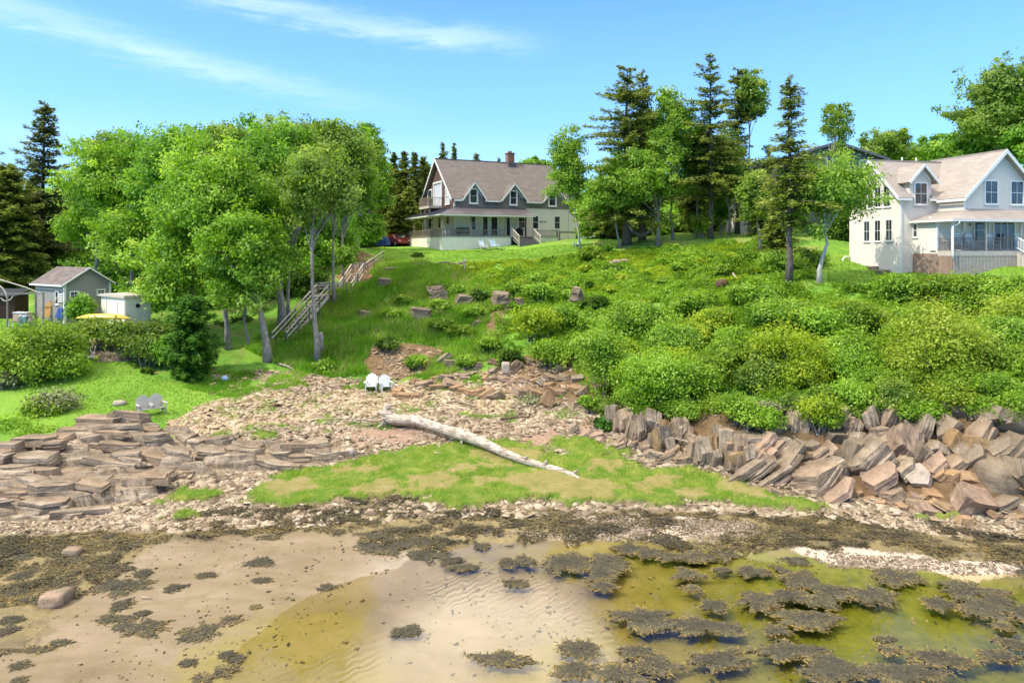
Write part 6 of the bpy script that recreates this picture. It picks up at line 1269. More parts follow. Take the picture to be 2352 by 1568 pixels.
def tree(name, base, Y, crown, leaf, label, seed, n=9000, lobesn=26, ls=0.17, bark=None, r0=0.22, group=None, cat='tree', depth=None, fork=0.4, extra=None, trunk=None, hollow=0.45, lean_top=None, clump=0.3, shell=0.7, low=-0.7, drop=0.0, fr=(0.30,0.46), nl=16):
    """base (px,py or None) on the ground at depth Y; crown = (cx,cy,half width,half height) as seen"""
    s = Y/F; rg = rg_(seed)
    X = (base-CX)/F*Y; z0 = hz(X, Y); o = Vector((X, Y, z0-0.1)); e = empty(name, o, 0, label, cat, group)
    c = P(crown[0], crown[1], Y)-o; rw, rh = crown[2]*s*1.08, crown[3]*s*1.08; rd = (depth or min(rw, rh*1.3)*0.9)
    lb = lobes(c, (rw, rd, rh), lobesn, rg, hollow=hollow, low=low, fr=fr)
    for ex in (extra or []):
        c2 = P(ex[0], ex[1], Y)-o; lb += lobes(c2, (ex[2]*s, ex[2]*s*0.9, ex[3]*s), max(5, int(lobesn*ex[2]*ex[3]/(crown[2]*crown[3]))), rg, hollow=0.4, fr=(0.35,0.55))
    for i in range(26):
        a = rg.uniform(0, 2*np.pi); el = rg.uniform(-0.1, 1.3); q = np.array([math.cos(a)*math.cos(el), math.sin(a)*math.cos(el), math.sin(el)])*np.array([rw, rd, rh])*rg.uniform(0.92, 1.16); lr = rg.uniform(0.05, 0.10)*min(rw, rh)*1.2
        lb.append((np.array(c)+q, np.array([lr, lr, lr*rg.uniform(1.2, 2.2)])))
    V, T = foliage(lb, int(n*2.3), ls*0.80, rg, clump=clump*0.85, shell=shell, drop=drop); m = MB(); tp = c+Vector((0, 0, rh*0.55)) if lean_top is None else P(lean_top[0], lean_top[1], Y)-o
    pts = None
    if trunk: pts = [Vector((0,0,-0.2))]+[P(a, b, Y+(dy if len(q) > 2 else 0))-o for q in trunk for (a, b, *r_) in [q] for dy in [r_[0] if r_ else 0]]
    limbs(m, (0,0,-0.2), tp, r0, lb, rg, fork=fork, trunk_pts=pts, nmax=nl); m.build('trunk', bark or M_BARK, e, smooth=True); quads('crown', V, T, leaf, e); return e

def spruce_geo(h, w, seed, base_h=0.15, dens=1.0, irregular=0.35, needle=0.20, droop=0.32, gap=0.0, flat=0.0, topw=0.06):
    """tiers of drooping boughs round a straight stem; returns needle quads and bough tubes"""
    rg = rg_(seed); rnd = random.Random(seed); C = []; D = []; T = []; m = MB(); z = base_h*h; step = max(0.28, h*0.024)
    side = [rnd.uniform(0.6, 1.25) for _ in range(8)]
    while z < h*0.985:
        t = (z-base_h*h)/(h*(1-base_h)); prof = (topw+(1-topw)*(1-t)**0.68)*min(1, 0.55+t*3.5); nb = max(4, int((6+3*(1-t))*dens)); tier = rnd.uniform(1-irregular, 1+irregular*0.5)
        if rnd.random() < gap and 0.05 < t < 0.9: z += step; continue
        for k in range(nb):
            a = 2*math.pi*(k+rnd.uniform(-0.4, 0.4))/nb+z*3.1; L = w*prof*tier*rnd.uniform(0.6, 1.12)*side[int(a/(2*math.pi)*8) % 8]
            if L < 0.15: L = 0.15
            up = (0.35*t+0.02)*(1-flat); dz = -droop*(1-t*0.8)
            zj = rnd.uniform(-1, 1)*step*0.9; nq = max(8, int(L*44*dens)); u = np.sort(rg.random(nq)**0.75); off = rg.normal(0, 1, nq)*0.24*L*(1.2-u)*0.8
            x = math.cos(a)*u*L-math.sin(a)*off; y = math.sin(a)*u*L+math.cos(a)*off; zz = z+up*u*L+dz*u*u*L+0.06*L*u**4-np.abs(off)*0.25+rg.normal(0, 0.10, nq)+zj
            C.append(np.stack([x, y, zz], -1)); an = a+np.sign(off)*0.7+rg.normal(0, 0.4, nq); D.append(np.stack([np.cos(an), np.sin(an), np.full(nq, -0.10)+rg.normal(0, 0.2, nq)], -1))
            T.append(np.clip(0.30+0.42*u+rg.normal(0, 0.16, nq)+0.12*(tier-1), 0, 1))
            if L > 0.5: m.tube([(0,0,z+zj), (math.cos(a)*L*0.5, math.sin(a)*L*0.5, z+zj+up*L*0.5+dz*0.25*L), (math.cos(a)*L*0.95, math.sin(a)*L*0.95, z+zj+up*L*0.95+dz*0.9*L)], [0.035+0.012*L, 0.03, 0.01], 4, cap=False)
        z += step*rnd.uniform(0.7, 1.3)
    C = np.concatenate(C); D = np.concatenate(D); T = np.concatenate(T); n = len(C); D /= np.linalg.norm(D, axis=1)[:, None]
    S = np.cross(D, np.array([0, 0, 1.0])+rg.normal(0, 0.35, (n, 3))); S /= np.linalg.norm(S, axis=1)[:, None]; L = needle*rg.uniform(0.7, 1.5, n)[:, None]; wv = 0.36*L
    V = np.stack([C-D*L*0.4, C+S*wv-[0,0,0.03], C+D*L, C-S*wv-[0,0,0.03]], 1).reshape(-1, 3); return V, T, m
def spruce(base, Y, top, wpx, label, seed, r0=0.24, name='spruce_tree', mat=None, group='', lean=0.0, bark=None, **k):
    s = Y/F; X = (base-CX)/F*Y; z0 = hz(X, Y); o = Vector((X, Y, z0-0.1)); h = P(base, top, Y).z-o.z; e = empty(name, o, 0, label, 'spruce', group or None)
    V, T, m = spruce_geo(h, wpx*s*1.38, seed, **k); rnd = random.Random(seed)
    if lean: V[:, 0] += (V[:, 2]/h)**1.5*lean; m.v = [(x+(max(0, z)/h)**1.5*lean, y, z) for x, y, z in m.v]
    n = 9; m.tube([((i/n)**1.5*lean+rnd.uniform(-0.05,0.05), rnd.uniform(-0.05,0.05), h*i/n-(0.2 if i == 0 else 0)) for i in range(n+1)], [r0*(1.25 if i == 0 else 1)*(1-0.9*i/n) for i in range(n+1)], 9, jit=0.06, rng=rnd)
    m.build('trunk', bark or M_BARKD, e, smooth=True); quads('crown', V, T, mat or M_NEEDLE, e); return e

# ---- left grove
G1 = 'maples of the left grove'
tree('maple_tree', 215, 62, (232,440,95,105), LF_['bright'], 'leafy maple directly behind the grey shed', 101, 9000, 26, 0.19, group=G1, extra=[(170,530,60,55)])
tree('maple_tree', 330, 64, (330,400,80,90), LF_['maple'], 'tall maple rising behind the white hut', 102, 8500, 24, 0.19, group=G1)
tree('maple_tree', 300, 60, (300,545,75,65), LF_['bright'], 'low maple with drooping boughs over the white hut', 103, 7000, 22, 0.17, group=G1)
tree('maple_tree', 395, 57, (400,430,90,110), LF_['maple'], 'rounded maple behind the front maples', 104, 9500, 26, 0.18, group=G1)
tree('maple_tree', 455, 50, (420,600,105,150), LF_['bright'], 'dense maple whose foliage hangs nearly to the dark cedar', 105, 14000, 36, 0.16, group=G1, fork=0.3, extra=[(360,680,60,70)])
tree('maple_tree', 525, 48, (490,455,120,125), LF_['bright'], 'broad bright maple with the biggest rounded crown', 106, 15000, 38, 0.16, group=G1, r0=0.2)
tree('maple_tree', 617, 46, (560,620,95,130), LF_['bright'], 'front maple with a thick pale leaning trunk', 107, 13000, 32, 0.155, group=G1, r0=0.30, trunk=[(612,790),(604,745),(596,700),(585,650),(572,600),(560,560)], fork=0.35)
tree('maple_tree', 573, 48.5, (560,540,80,100), LF_['maple'], 'slender maple just left of the thick leaning trunk', 108, 8000, 22, 0.16, group=G1, r0=0.13, trunk=[(568,770),(560,735),(555,680),(560,600)])
tree('maple_tree', 650, 53, (620,410,105,125), LF_['maple'], 'tall maple with three grey stems beside the stair foot', 109, 15000, 38, 0.17, group=G1, r0=0.34, trunk=[(646,700),(640,640),(634,570),(630,480),(625,400)], fork=0.3, extra=[(640,600,50,60)])
tree('maple_tree', 662, 54, (690,430,75,105), LF_['olive'], 'right-hand stem maple over the lower stair flight', 110, 8500, 24, 0.17, group=G1, r0=0.17, trunk=[(661,690),(664,620),(672,560),(690,480)])
tree('birch_tree', 730, 46, (735,430,85,80), LF_['olive'], 'tall thin pale-trunked tree in front of the stairs', 111, 9500, 28, 0.15, bark=M_BARK, r0=0.20, trunk=[(727,780),(722,720),(717,640),(716,560),(720,480),(728,420)], fork=0.55, extra=[(700,510,40,40),(790,470,30,35)])
tree('birch_tree', 768, 57, (775,360,75,70), LF_['olive'], 'thin dark-stemmed tree right of the pale-trunked one', 112, 9000, 26, 0.18, r0=0.16, trunk=[(766,650),(765,590),(766,520),(770,440)], fork=0.6)
tree('birch_tree', 790, 60, (800,430,60,80), LF_['birch'], 'bent tree with a broken white limb by the upper stairs', 113, 7000, 22, 0.18, r0=0.17, trunk=[(788,640),(786,580),(788,520),(792,470)], fork=0.55, extra=[(800,590,32,30)])
tree('birch_tree', 822, 73, (835,420,55,100), LF_['birch'], 'fresh green birch at the lawn edge left of the farmhouse', 114, 8500, 26, 0.21, bark=M_BIRCH, r0=0.17, fork=0.35, extra=[(845,520,40,40)])
tree('maple_tree', 700, 66, (665,350,110,70), LF_['olive'], 'highest back tree of the grove with a brownish top', 115, 11000, 32, 0.2, r0=0.25, group=G1)
tree('maple_tree', 560, 64, (540,360,95,60), LF_['olive'], 'back maple showing a twiggy top above the broad maple', 116, 9000, 28, 0.2, r0=0.25, group=G1)
tree('maple_tree', 470, 66, (455,360,90,60), LF_['maple'], 'back maple filling the skyline left of the highest tree', 117, 8500, 26, 0.2, r0=0.25, group=G1)
tree('maple_tree', 270, 68, (270,360,75,45), LF_['olive'], 'back maple with a flat top next to the tall spruce', 118, 6000, 20, 0.21, r0=0.25, group=G1)
tree('maple_tree', 845, 84, (850,420,42,110), LF_['maple'], 'narrow maple behind the lawn-edge birch', 119, 6500, 20, 0.24, r0=0.22, group=G1)
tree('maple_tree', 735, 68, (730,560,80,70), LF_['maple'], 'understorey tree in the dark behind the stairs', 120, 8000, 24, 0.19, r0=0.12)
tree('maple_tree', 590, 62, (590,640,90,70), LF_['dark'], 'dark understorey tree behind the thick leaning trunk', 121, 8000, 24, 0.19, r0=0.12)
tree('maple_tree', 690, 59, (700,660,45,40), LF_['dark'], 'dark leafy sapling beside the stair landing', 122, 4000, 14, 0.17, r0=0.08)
spruce(95, 70, 232, 84, 'tall sparse spruce with separate layered boughs at the left', 131, r0=0.3, mat=M_NEEDLED, gap=0.22, irregular=0.45, dens=1.0, base_h=0.12, flat=0.6, droop=0.05, needle=0.22, lean=0.4)
spruce(18, 66, 375, 85, 'broad dark spruce at the left edge behind the clothes frame', 132, r0=0.3, mat=M_NEEDLE, dens=1.3, base_h=0.05, gap=0.1)
spruce(75, 78, 415, 80, 'dark spruce under the tall sparse one', 133, r0=0.3, mat=M_NEEDLE, dens=1.2, base_h=0.05)
spruce(140, 82, 480, 70, 'small dark spruce behind the shed roof', 134, mat=M_NEEDLE, dens=1.1, base_h=0.05)
spruce(-40, 72, 330, 90, 'spruce partly outside the left edge', 135, mat=M_NEEDLED, base_h=0.08)
# ---- conifers behind the farmhouse
for i, (bx, Y, top, w, lb) in enumerate([(905,98,350,34,'dark spruce just left of the farmhouse balcony'),(928,94,346,36,'tallest spruce left of the farmhouse gable'),(952,98,352,32,'spruce with a bare tip left of the farmhouse gable'),(972,100,356,34,'spruce touching the farmhouse gable'),(886,92,400,34,'low spruce at the grove side of the farmhouse'),(1016,112,326,24,'bushy spruce tip above the left end of the farmhouse ridge'),(1044,114,328,22,'thin spruce tip above the farmhouse ridge'),(1094,116,350,26,'rounded spruce top above the middle of the ridge'),(1146,118,362,20,'tiny spruce tip left of the chimney'),(940,90,430,40,'low dark spruce behind the side porch'),(915,88,450,40,'spruce filling the gap beside the blue tarpaulin'),(985,104,380,30,'spruce hidden behind the balcony')]):
    spruce(bx, Y, top, w, lb, 140+i, mat=M_NEEDLE, dens=1.0, base_h=0.05, needle=0.26, r0=0.25, irregular=0.3)
# ---- right grove
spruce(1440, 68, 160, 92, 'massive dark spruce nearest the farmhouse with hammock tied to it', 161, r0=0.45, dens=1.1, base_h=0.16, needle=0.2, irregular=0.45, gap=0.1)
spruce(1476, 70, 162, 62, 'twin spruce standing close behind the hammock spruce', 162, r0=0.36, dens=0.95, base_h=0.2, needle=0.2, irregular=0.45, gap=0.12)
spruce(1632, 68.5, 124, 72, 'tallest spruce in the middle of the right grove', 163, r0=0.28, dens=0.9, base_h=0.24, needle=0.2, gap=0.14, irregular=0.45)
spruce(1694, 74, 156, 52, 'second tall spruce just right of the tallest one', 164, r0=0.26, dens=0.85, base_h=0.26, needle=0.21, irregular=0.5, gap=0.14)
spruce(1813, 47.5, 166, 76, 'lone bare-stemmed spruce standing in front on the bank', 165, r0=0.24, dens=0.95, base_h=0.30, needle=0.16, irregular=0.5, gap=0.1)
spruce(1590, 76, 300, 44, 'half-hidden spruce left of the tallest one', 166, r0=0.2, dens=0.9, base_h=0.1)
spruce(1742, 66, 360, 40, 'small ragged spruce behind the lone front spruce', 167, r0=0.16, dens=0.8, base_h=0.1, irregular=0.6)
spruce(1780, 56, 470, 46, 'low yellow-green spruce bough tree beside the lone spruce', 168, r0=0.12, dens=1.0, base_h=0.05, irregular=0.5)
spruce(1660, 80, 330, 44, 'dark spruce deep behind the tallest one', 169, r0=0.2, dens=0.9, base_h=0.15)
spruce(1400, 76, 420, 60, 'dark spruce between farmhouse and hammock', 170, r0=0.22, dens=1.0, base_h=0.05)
tree('birch_tree', 1334, 70, (1305,400,42,95), LF_['birch'], 'slim leaning birch at the right end of the farmhouse', 171, 6500, 24, 0.17, bark=M_BIRCH, r0=0.11, trunk=[(1328,530),(1320,490),(1314,440),(1308,380),(1305,330)], fork=0.35, clump=0.35)
tree('maple_tree', 1512, 66, (1470,420,85,75), LF_['birch'], 'bright maple with a pale forked trunk at the hammock', 172, 9500, 28, 0.18, r0=0.2, trunk=[(1512,520),(1512,490),(1518,460),(1535,430)], fork=0.4, extra=[(1520,345,40,60)])
tree('birch_tree', 1547, 69, (1545,310,50,95), LF_['birch'], 'tall birch between the two biggest spruces', 173, 8500, 26, 0.18, r0=0.17, bark=M_BARK, trunk=[(1545,530),(1540,500),(1543,460),(1540,420),(1545,340)], fork=0.5, extra=[(1560,430,35,40)])
tree('birch_tree', 1722, 74, (1725,230,30,60), LF_['olive'], 'thin-topped birch beside the second tall spruce', 174, 3800, 16, 0.2, r0=0.12, fork=0.6)
tree('birch_tree', 1745, 60, (1735,470,32,60), LF_['olive'], 'small leaning tree with a curved pale trunk', 175, 3600, 14, 0.17, r0=0.15, bark=M_BARK, trunk=[(1745,545),(1740,515),(1733,490),(1735,440)], fork=0.5)
tree('birch_tree', 1922, 66, (1922,300,30,55), LF_['olive'], 'sparse thin birch in front of the dark blue house', 176, 900, 14, 0.18, r0=0.10, bark=M_BIRCH, trunk=[(1920,520),(1918,440),(1910,400),(1915,350),(1922,270)], fork=0.6, clump=0.25, extra=[(1925,350,40,12)])
tree('apple_tree', 1882, 47.5, (1905,455,108,85), LF_['birch'], 'spreading green tree with a twisted white trunk beside the cottage', 177, 6000, 32, 0.145, bark=M_BIRCH, r0=0.17, trunk=[(1882,620),(1890,590),(1900,560),(1896,535),(1888,510),(1900,470)], fork=0.55, hollow=0.3, clump=0.3, extra=[(1850,520,50,40),(1960,430,50,40)])
tree('maple_tree', 1655, 73, (1655,480,20,40), LF_['maple'], 'thin understorey stem beside the tallest spruce trunk', 178, 1500, 8, 0.18, r0=0.1)
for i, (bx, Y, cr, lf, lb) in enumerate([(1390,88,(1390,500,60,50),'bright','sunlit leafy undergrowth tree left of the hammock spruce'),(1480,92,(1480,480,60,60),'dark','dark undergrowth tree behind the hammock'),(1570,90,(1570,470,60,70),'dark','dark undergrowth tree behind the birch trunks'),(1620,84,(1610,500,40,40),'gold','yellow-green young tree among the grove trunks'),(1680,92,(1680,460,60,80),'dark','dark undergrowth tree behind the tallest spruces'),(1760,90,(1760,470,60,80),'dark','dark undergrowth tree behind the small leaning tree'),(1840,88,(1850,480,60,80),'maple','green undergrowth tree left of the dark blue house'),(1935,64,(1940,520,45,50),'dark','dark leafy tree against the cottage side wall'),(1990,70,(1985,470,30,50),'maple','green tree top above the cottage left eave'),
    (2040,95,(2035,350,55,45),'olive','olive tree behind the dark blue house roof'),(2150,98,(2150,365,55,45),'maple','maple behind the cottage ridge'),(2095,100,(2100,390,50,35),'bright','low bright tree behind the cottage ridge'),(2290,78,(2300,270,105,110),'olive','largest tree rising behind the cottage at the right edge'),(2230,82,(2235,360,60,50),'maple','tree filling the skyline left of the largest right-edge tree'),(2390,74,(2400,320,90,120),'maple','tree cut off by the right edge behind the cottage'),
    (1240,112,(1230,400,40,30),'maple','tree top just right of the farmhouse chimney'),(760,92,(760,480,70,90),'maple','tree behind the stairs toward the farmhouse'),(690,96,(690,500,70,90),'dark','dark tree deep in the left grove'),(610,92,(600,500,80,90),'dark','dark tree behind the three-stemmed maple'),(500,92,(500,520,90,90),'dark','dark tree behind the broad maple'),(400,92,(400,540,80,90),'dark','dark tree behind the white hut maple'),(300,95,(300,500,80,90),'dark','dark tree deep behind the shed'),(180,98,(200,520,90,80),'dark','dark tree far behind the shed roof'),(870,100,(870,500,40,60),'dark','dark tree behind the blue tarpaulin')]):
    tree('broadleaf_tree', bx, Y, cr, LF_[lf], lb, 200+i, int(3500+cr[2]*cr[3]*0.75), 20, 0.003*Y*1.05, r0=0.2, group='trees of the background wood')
tree('birch_tree', 1600, 71, (1600,380,45,80), LF_['maple'], 'green birch close left of the tallest spruce', 181, 7500, 24, 0.17, r0=0.12)
tree('birch_tree', 1675, 71, (1672,400,45,85), LF_['olive'], 'olive birch right of the tallest spruce trunk', 182, 7500, 24, 0.17, r0=0.12)
tree('maple_tree', 1425, 67, (1410,455,60,50), LF_['birch'], 'low bright maple in front of the hammock spruce', 183, 7500, 22, 0.17, r0=0.14)
tree('maple_tree', 1500, 75, (1500,330,45,70), LF_['birch'], 'bright maple top between the twin spruce and the tall birch', 184, 7000, 22, 0.18, r0=0.14)
tree('maple_tree', 1960, 60, (1965,435,45,35), LF_['birch'], 'light green branch tree before the dark blue house', 185, 4500, 16, 0.15, r0=0.08)
tree('maple_tree', 1860, 72, (1850,430,50,50), LF_['olive'], 'olive tree left of the dark blue house windows', 186, 5000, 18, 0.17, r0=0.12)
spruce(1765, 70, 330, 40, 'ragged spruce between the second tall spruce and the lone one', 187, r0=0.16, dens=0.8, base_h=0.15, irregular=0.5)
# bright undergrowth at the foot of the grove, and a far wood behind everything
def farwood():
    rg = rg_(404); V = []; T = []
    for (x0, x1, n, Ya, Yb, ha, hb) in ((-300, 900, 46, 104, 150, 8, 13), (1260, 2700, 56, 104, 150, 8, 13), (880, 1300, 12, 125, 150, 5, 7)):
        for i in range(n):
            px = x0+(x1-x0)*(i+rg.random())/n; Y = rg.uniform(Ya, Yb); X = (px-CX)/F*Y; g = hz(X, Y); h = rg.uniform(ha, hb); lb = lobes((X, Y, g+h*0.48), (rg.uniform(3.5, 5.5), 3.5, h*0.52), 12, rg)
            v, t = foliage(lb, 2200, 0.42, rg, clump=0.7); V.append(v); T.append(t)
    o = quads('woods', np.concatenate(V), np.concatenate(T), LF_['maple'], None); tag(o, 'far wood closing the view behind the houses', None, None, 'stuff')
    # shaded brush filling the ground under the groves
    V = []; T = []
    for (pl, n, h0, h1) in (([(150,600),(880,575),(870,560),(150,560)], 90, 1.5, 4.5), ([(1350,548),(1980,540),(1980,500),(1350,520)], 70, 1.5, 4.5)):
        for i in range(n):
            px = rg.uniform(min(p[0] for p in pl), max(p[0] for p in pl)); Y = rg.uniform(76, 98); X = (px-CX)/F*Y
            if 880 < px < 1340: continue
            g = hz(X, Y); h = rg.uniform(h0, h1); lb = lobes((X, Y, g+h*0.45), (rg.uniform(1.5, 2.8), 1.8, h*0.55), 7, rg); v, t = foliage(lb, 1100, 0.26, rg, clump=0.4); V.append(v); T.append(t)
    for i in range(60):
        px = rg.uniform(160, 760); Y = rg.uniform(58, 74); X = (px-CX)/F*Y; g = hz(X, Y); h = rg.uniform(1.2, 3.6); lb = lobes((X, Y, g+h*0.45), (rg.uniform(1.4, 2.4), 1.6, h*0.55), 7, rg); v, t = foliage(lb, 1100, 0.2, rg, clump=0.35); V.append(v); T.append(t)
    o = quads('understorey', np.concatenate(V), np.concatenate(T), LF_['maple'], None); tag(o, 'leafy undergrowth filling the woods behind the trunks', None, None, 'stuff')
farwood()

# ---- shrubs
def shrub_geo(w, d, h, seed, n, ls, lobesn=12, spiky=0.0):
    rg = rg_(seed); lb = lobes((0, 0, h*0.48), (w/2, d/2, h*0.52), lobesn, rg, fr=(0.34, 0.55), hollow=0.35, low=-0.35)
    if True:
        for i in range(int((spiky+0.45)*14)): a = rg.uniform(0, 2*np.pi); k = rg.random()**0.5*0.8; hh = rg.uniform(0.78, 1.14)*h*(1-0.35*k); lb.append((np.array([math.cos(a)*w/2*k, math.sin(a)*d/2*k, hh*0.86]), np.array([0.09*w, 0.09*w, 0.15*h])))
    V, T = foliage(lb, n, ls, rg, clump=0.16*min(1.4, w/2), cn=8, shell=0.7, up=0.45); V[:, 2] = np.maximum(V[:, 2], -0.1); m = MB(); rnd = random.Random(seed)
    for i in rnd.sample(range(len(lb)), min(7, len(lb))):
        e = Vector(lb[i][0]); b = Vector((rnd.uniform(-0.12, 0.12)*w, rnd.uniform(-0.12, 0.12)*d, -0.2)); m.tube([b, b.lerp(e, 0.5)+Vector((rnd.uniform(-.1,.1), rnd.uniform(-.1,.1), 0)), e], [0.05, 0.035, 0.012], 5, cap=False)
    return V, T, m
def shrub(px, py, Y, wpx, hpx, leaf, label, seed, n=None, ls=None, group=None, cat='shrub', d=None, spiky=0.0, name='shrub', bark=None):
    s = Y/F; X = (px-CX)/F*Y; zb = P(px, py+hpx/2, Y).z; g = hz(X, Y); h = hpx*s; base = min(g, zb); top = base if abs(zb-g) < 0.6 else zb
    top_z = P(px, py-hpx/2, Y).z; h = max(h, top_z-g) if top_z-g < h*1.8 else h; z0 = top_z-h; z0 = min(z0, g)
    h = top_z-z0; w = wpx*s; ls = ls or 0.0023*Y; n = n or int(min(30000, 1200+w*h*3.6/(ls*ls)))
    o = Vector((X, Y, z0)); e = empty(name, o, 0, label, cat, group); V, T, m = shrub_geo(w, d or w*0.85, h, seed, n, ls, max(8, int(10+w*h*0.6)), spiky); m.build('stem', bark or M_BARK, e, smooth=True); quads('foliage', V, T, LF_[leaf] if isinstance(leaf, str) else leaf, e); return e
S = shrub
S(1228,748,46,120,110,'lime','rounded lime-green shrub in the middle of the bank',301)
S(1172,828,44,56,56,'dark','small dark green shrub at the top of the eroded bank',302)
S(1262,812,43,110,80,'bush','sprawling shrub hanging over the bare red earth',303)
S(1382,838,38.5,125,230,'birch','tall feathery bush at the right end of the beach',304,spiky=0.5)
S(1505,880,35.5,200,170,'bright','big bright shrub above the upright rock beds',305)
S(1440,760,45,130,110,'bush','leafy shrub behind the feathery bush',306)
S(1560,770,43,150,110,'bush','wide shrub in the centre of the thicket',307)
S(1640,850,37,120,120,'bayb','yellowish shrub between the big bright shrub and the lime sapling',308)
S(1815,850,35.5,200,240,'lime','lime-yellow young maple with upright shoots above the slanting beds',309,spiky=1.0)
S(1830,728,41.5,90,80,'dark','dark green shrub behind the lime-yellow young maple',310)
S(2155,820,33.5,290,280,'gold','largest golden-green maple bush with reddish leaf tips',311,spiky=0.6)
S(2320,740,38,170,170,'gold','pale yellow-green bush at the right edge below the cottage lawn',312)
S(1950,820,36,120,150,'bush','mid green shrub between the young maple and the golden bush',313)
S(1975,930,33,120,80,'bush','small shrub hanging over the leaning slabs',314)
S(1640,930,34.5,90,60,'bayb','low twiggy shrub at the cliff edge beside the big bright shrub',315)
S(2230,930,31,110,60,'gold','low spray of golden leaves over the cliff at the right',316)
S(1790,610,52,120,80,'bush','dense shrub around the foot of the lone spruce',317)
S(1860,600,54,90,60,'dark','dark shrub behind the twisted white trunk',318)
S(1356,578,63,56,26,'bayb','low round bush alone on the upper lawn slope',319)
S(1609,516,69,56,62,'gold','cone-shaped golden shrub beside the tallest spruce trunk',320)
S(95,805,42,215,150,'bayb','huge olive-yellow bush on the lower lawn at the left',321)
S(55,840,41,210,110,'bayb','lower front part bush of the olive-yellow thicket on the left lawn',350)
S(150,850,41.5,110,90,'bush','dark-shadowed bush at the right foot of the olive-yellow thicket',351)
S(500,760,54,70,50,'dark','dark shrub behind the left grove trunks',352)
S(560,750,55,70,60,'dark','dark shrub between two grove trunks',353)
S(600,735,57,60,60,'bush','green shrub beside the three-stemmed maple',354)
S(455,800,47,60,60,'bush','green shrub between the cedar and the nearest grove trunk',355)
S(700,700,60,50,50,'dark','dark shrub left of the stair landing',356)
S(45,790,46,140,90,'bush','green bush behind the huge olive-yellow one',322)
S(140,800,45.5,80,80,'bayb','bush with brownish twigs at the right of the olive-yellow one',323)
S(125,935,37,120,85,'twig','sparse half-bare bush on the lawn near the rock ledge',324,n=2600)
S(105,945,36.6,100,70,'bayb','leafy lower part bush mixed with the half-bare one',325)
S(30,985,35,150,60,'bright','low bright bushes at the left edge above the ledge',326)
S(90,1000,34.2,110,40,'bush','low bush at the upper rim of the brown ledge',327)
S(10,880,40,60,70,'twig','half-bare bush at the left edge',328,n=1500)
S(182,988,34.6,44,26,'bright','small bush growing on top of the brown ledge',329)
S(226,972,35.2,32,30,'bright','little upright bush on the crest of the brown ledge',330)
S(190,706,49,74,60,'maple','round bush in front of the grey shed',331)
S(212,752,45.4,90,64,'rose','dark hedge bush behind the backless bench',332)
S(285,768,45.0,120,72,'rose','rugosa rose bank in front of the white hut',333)
S(350,768,46,130,86,'rose','tall rose bush right of the white hut',334)
S(340,805,44.5,100,90,'rose','rose bush spilling onto the lawn',335)
S(395,800,44,80,70,'maple','green bush between the rose and the dark cedar',336)
spruce(440, 43, 690, 56, 'dark cone-shaped cedar at the corner of the lawn', 337, name='cedar_tree', mat=M_CEDAR, dens=2.2, base_h=0.02, needle=0.12, irregular=0.25, r0=0.12, topw=0.45)
S(336,856,43,28,26,'dark','tiny round bush on the lawn before the cedar',338)
S(745,850,45,60,50,'bush','leafy growth round the foot of the pale thin tree',339)
S(1010,668,57,60,36,'dark','dark low shrub beside the rounded crag',340)
S(1050,670,56.5,46,34,'bush','shrub hanging over the crag top',341)
S(1125,640,60,60,22,'bayb','low blueberry clump in the middle of the slope',342)
S(960,590,69,26,20,'dark','tuft of dark leaves at the lawn edge near the stairs',343)
S(1395,975,34.8,56,40,M_CEDAR,'tiny dark juniper at the corner of the rock wall',344)
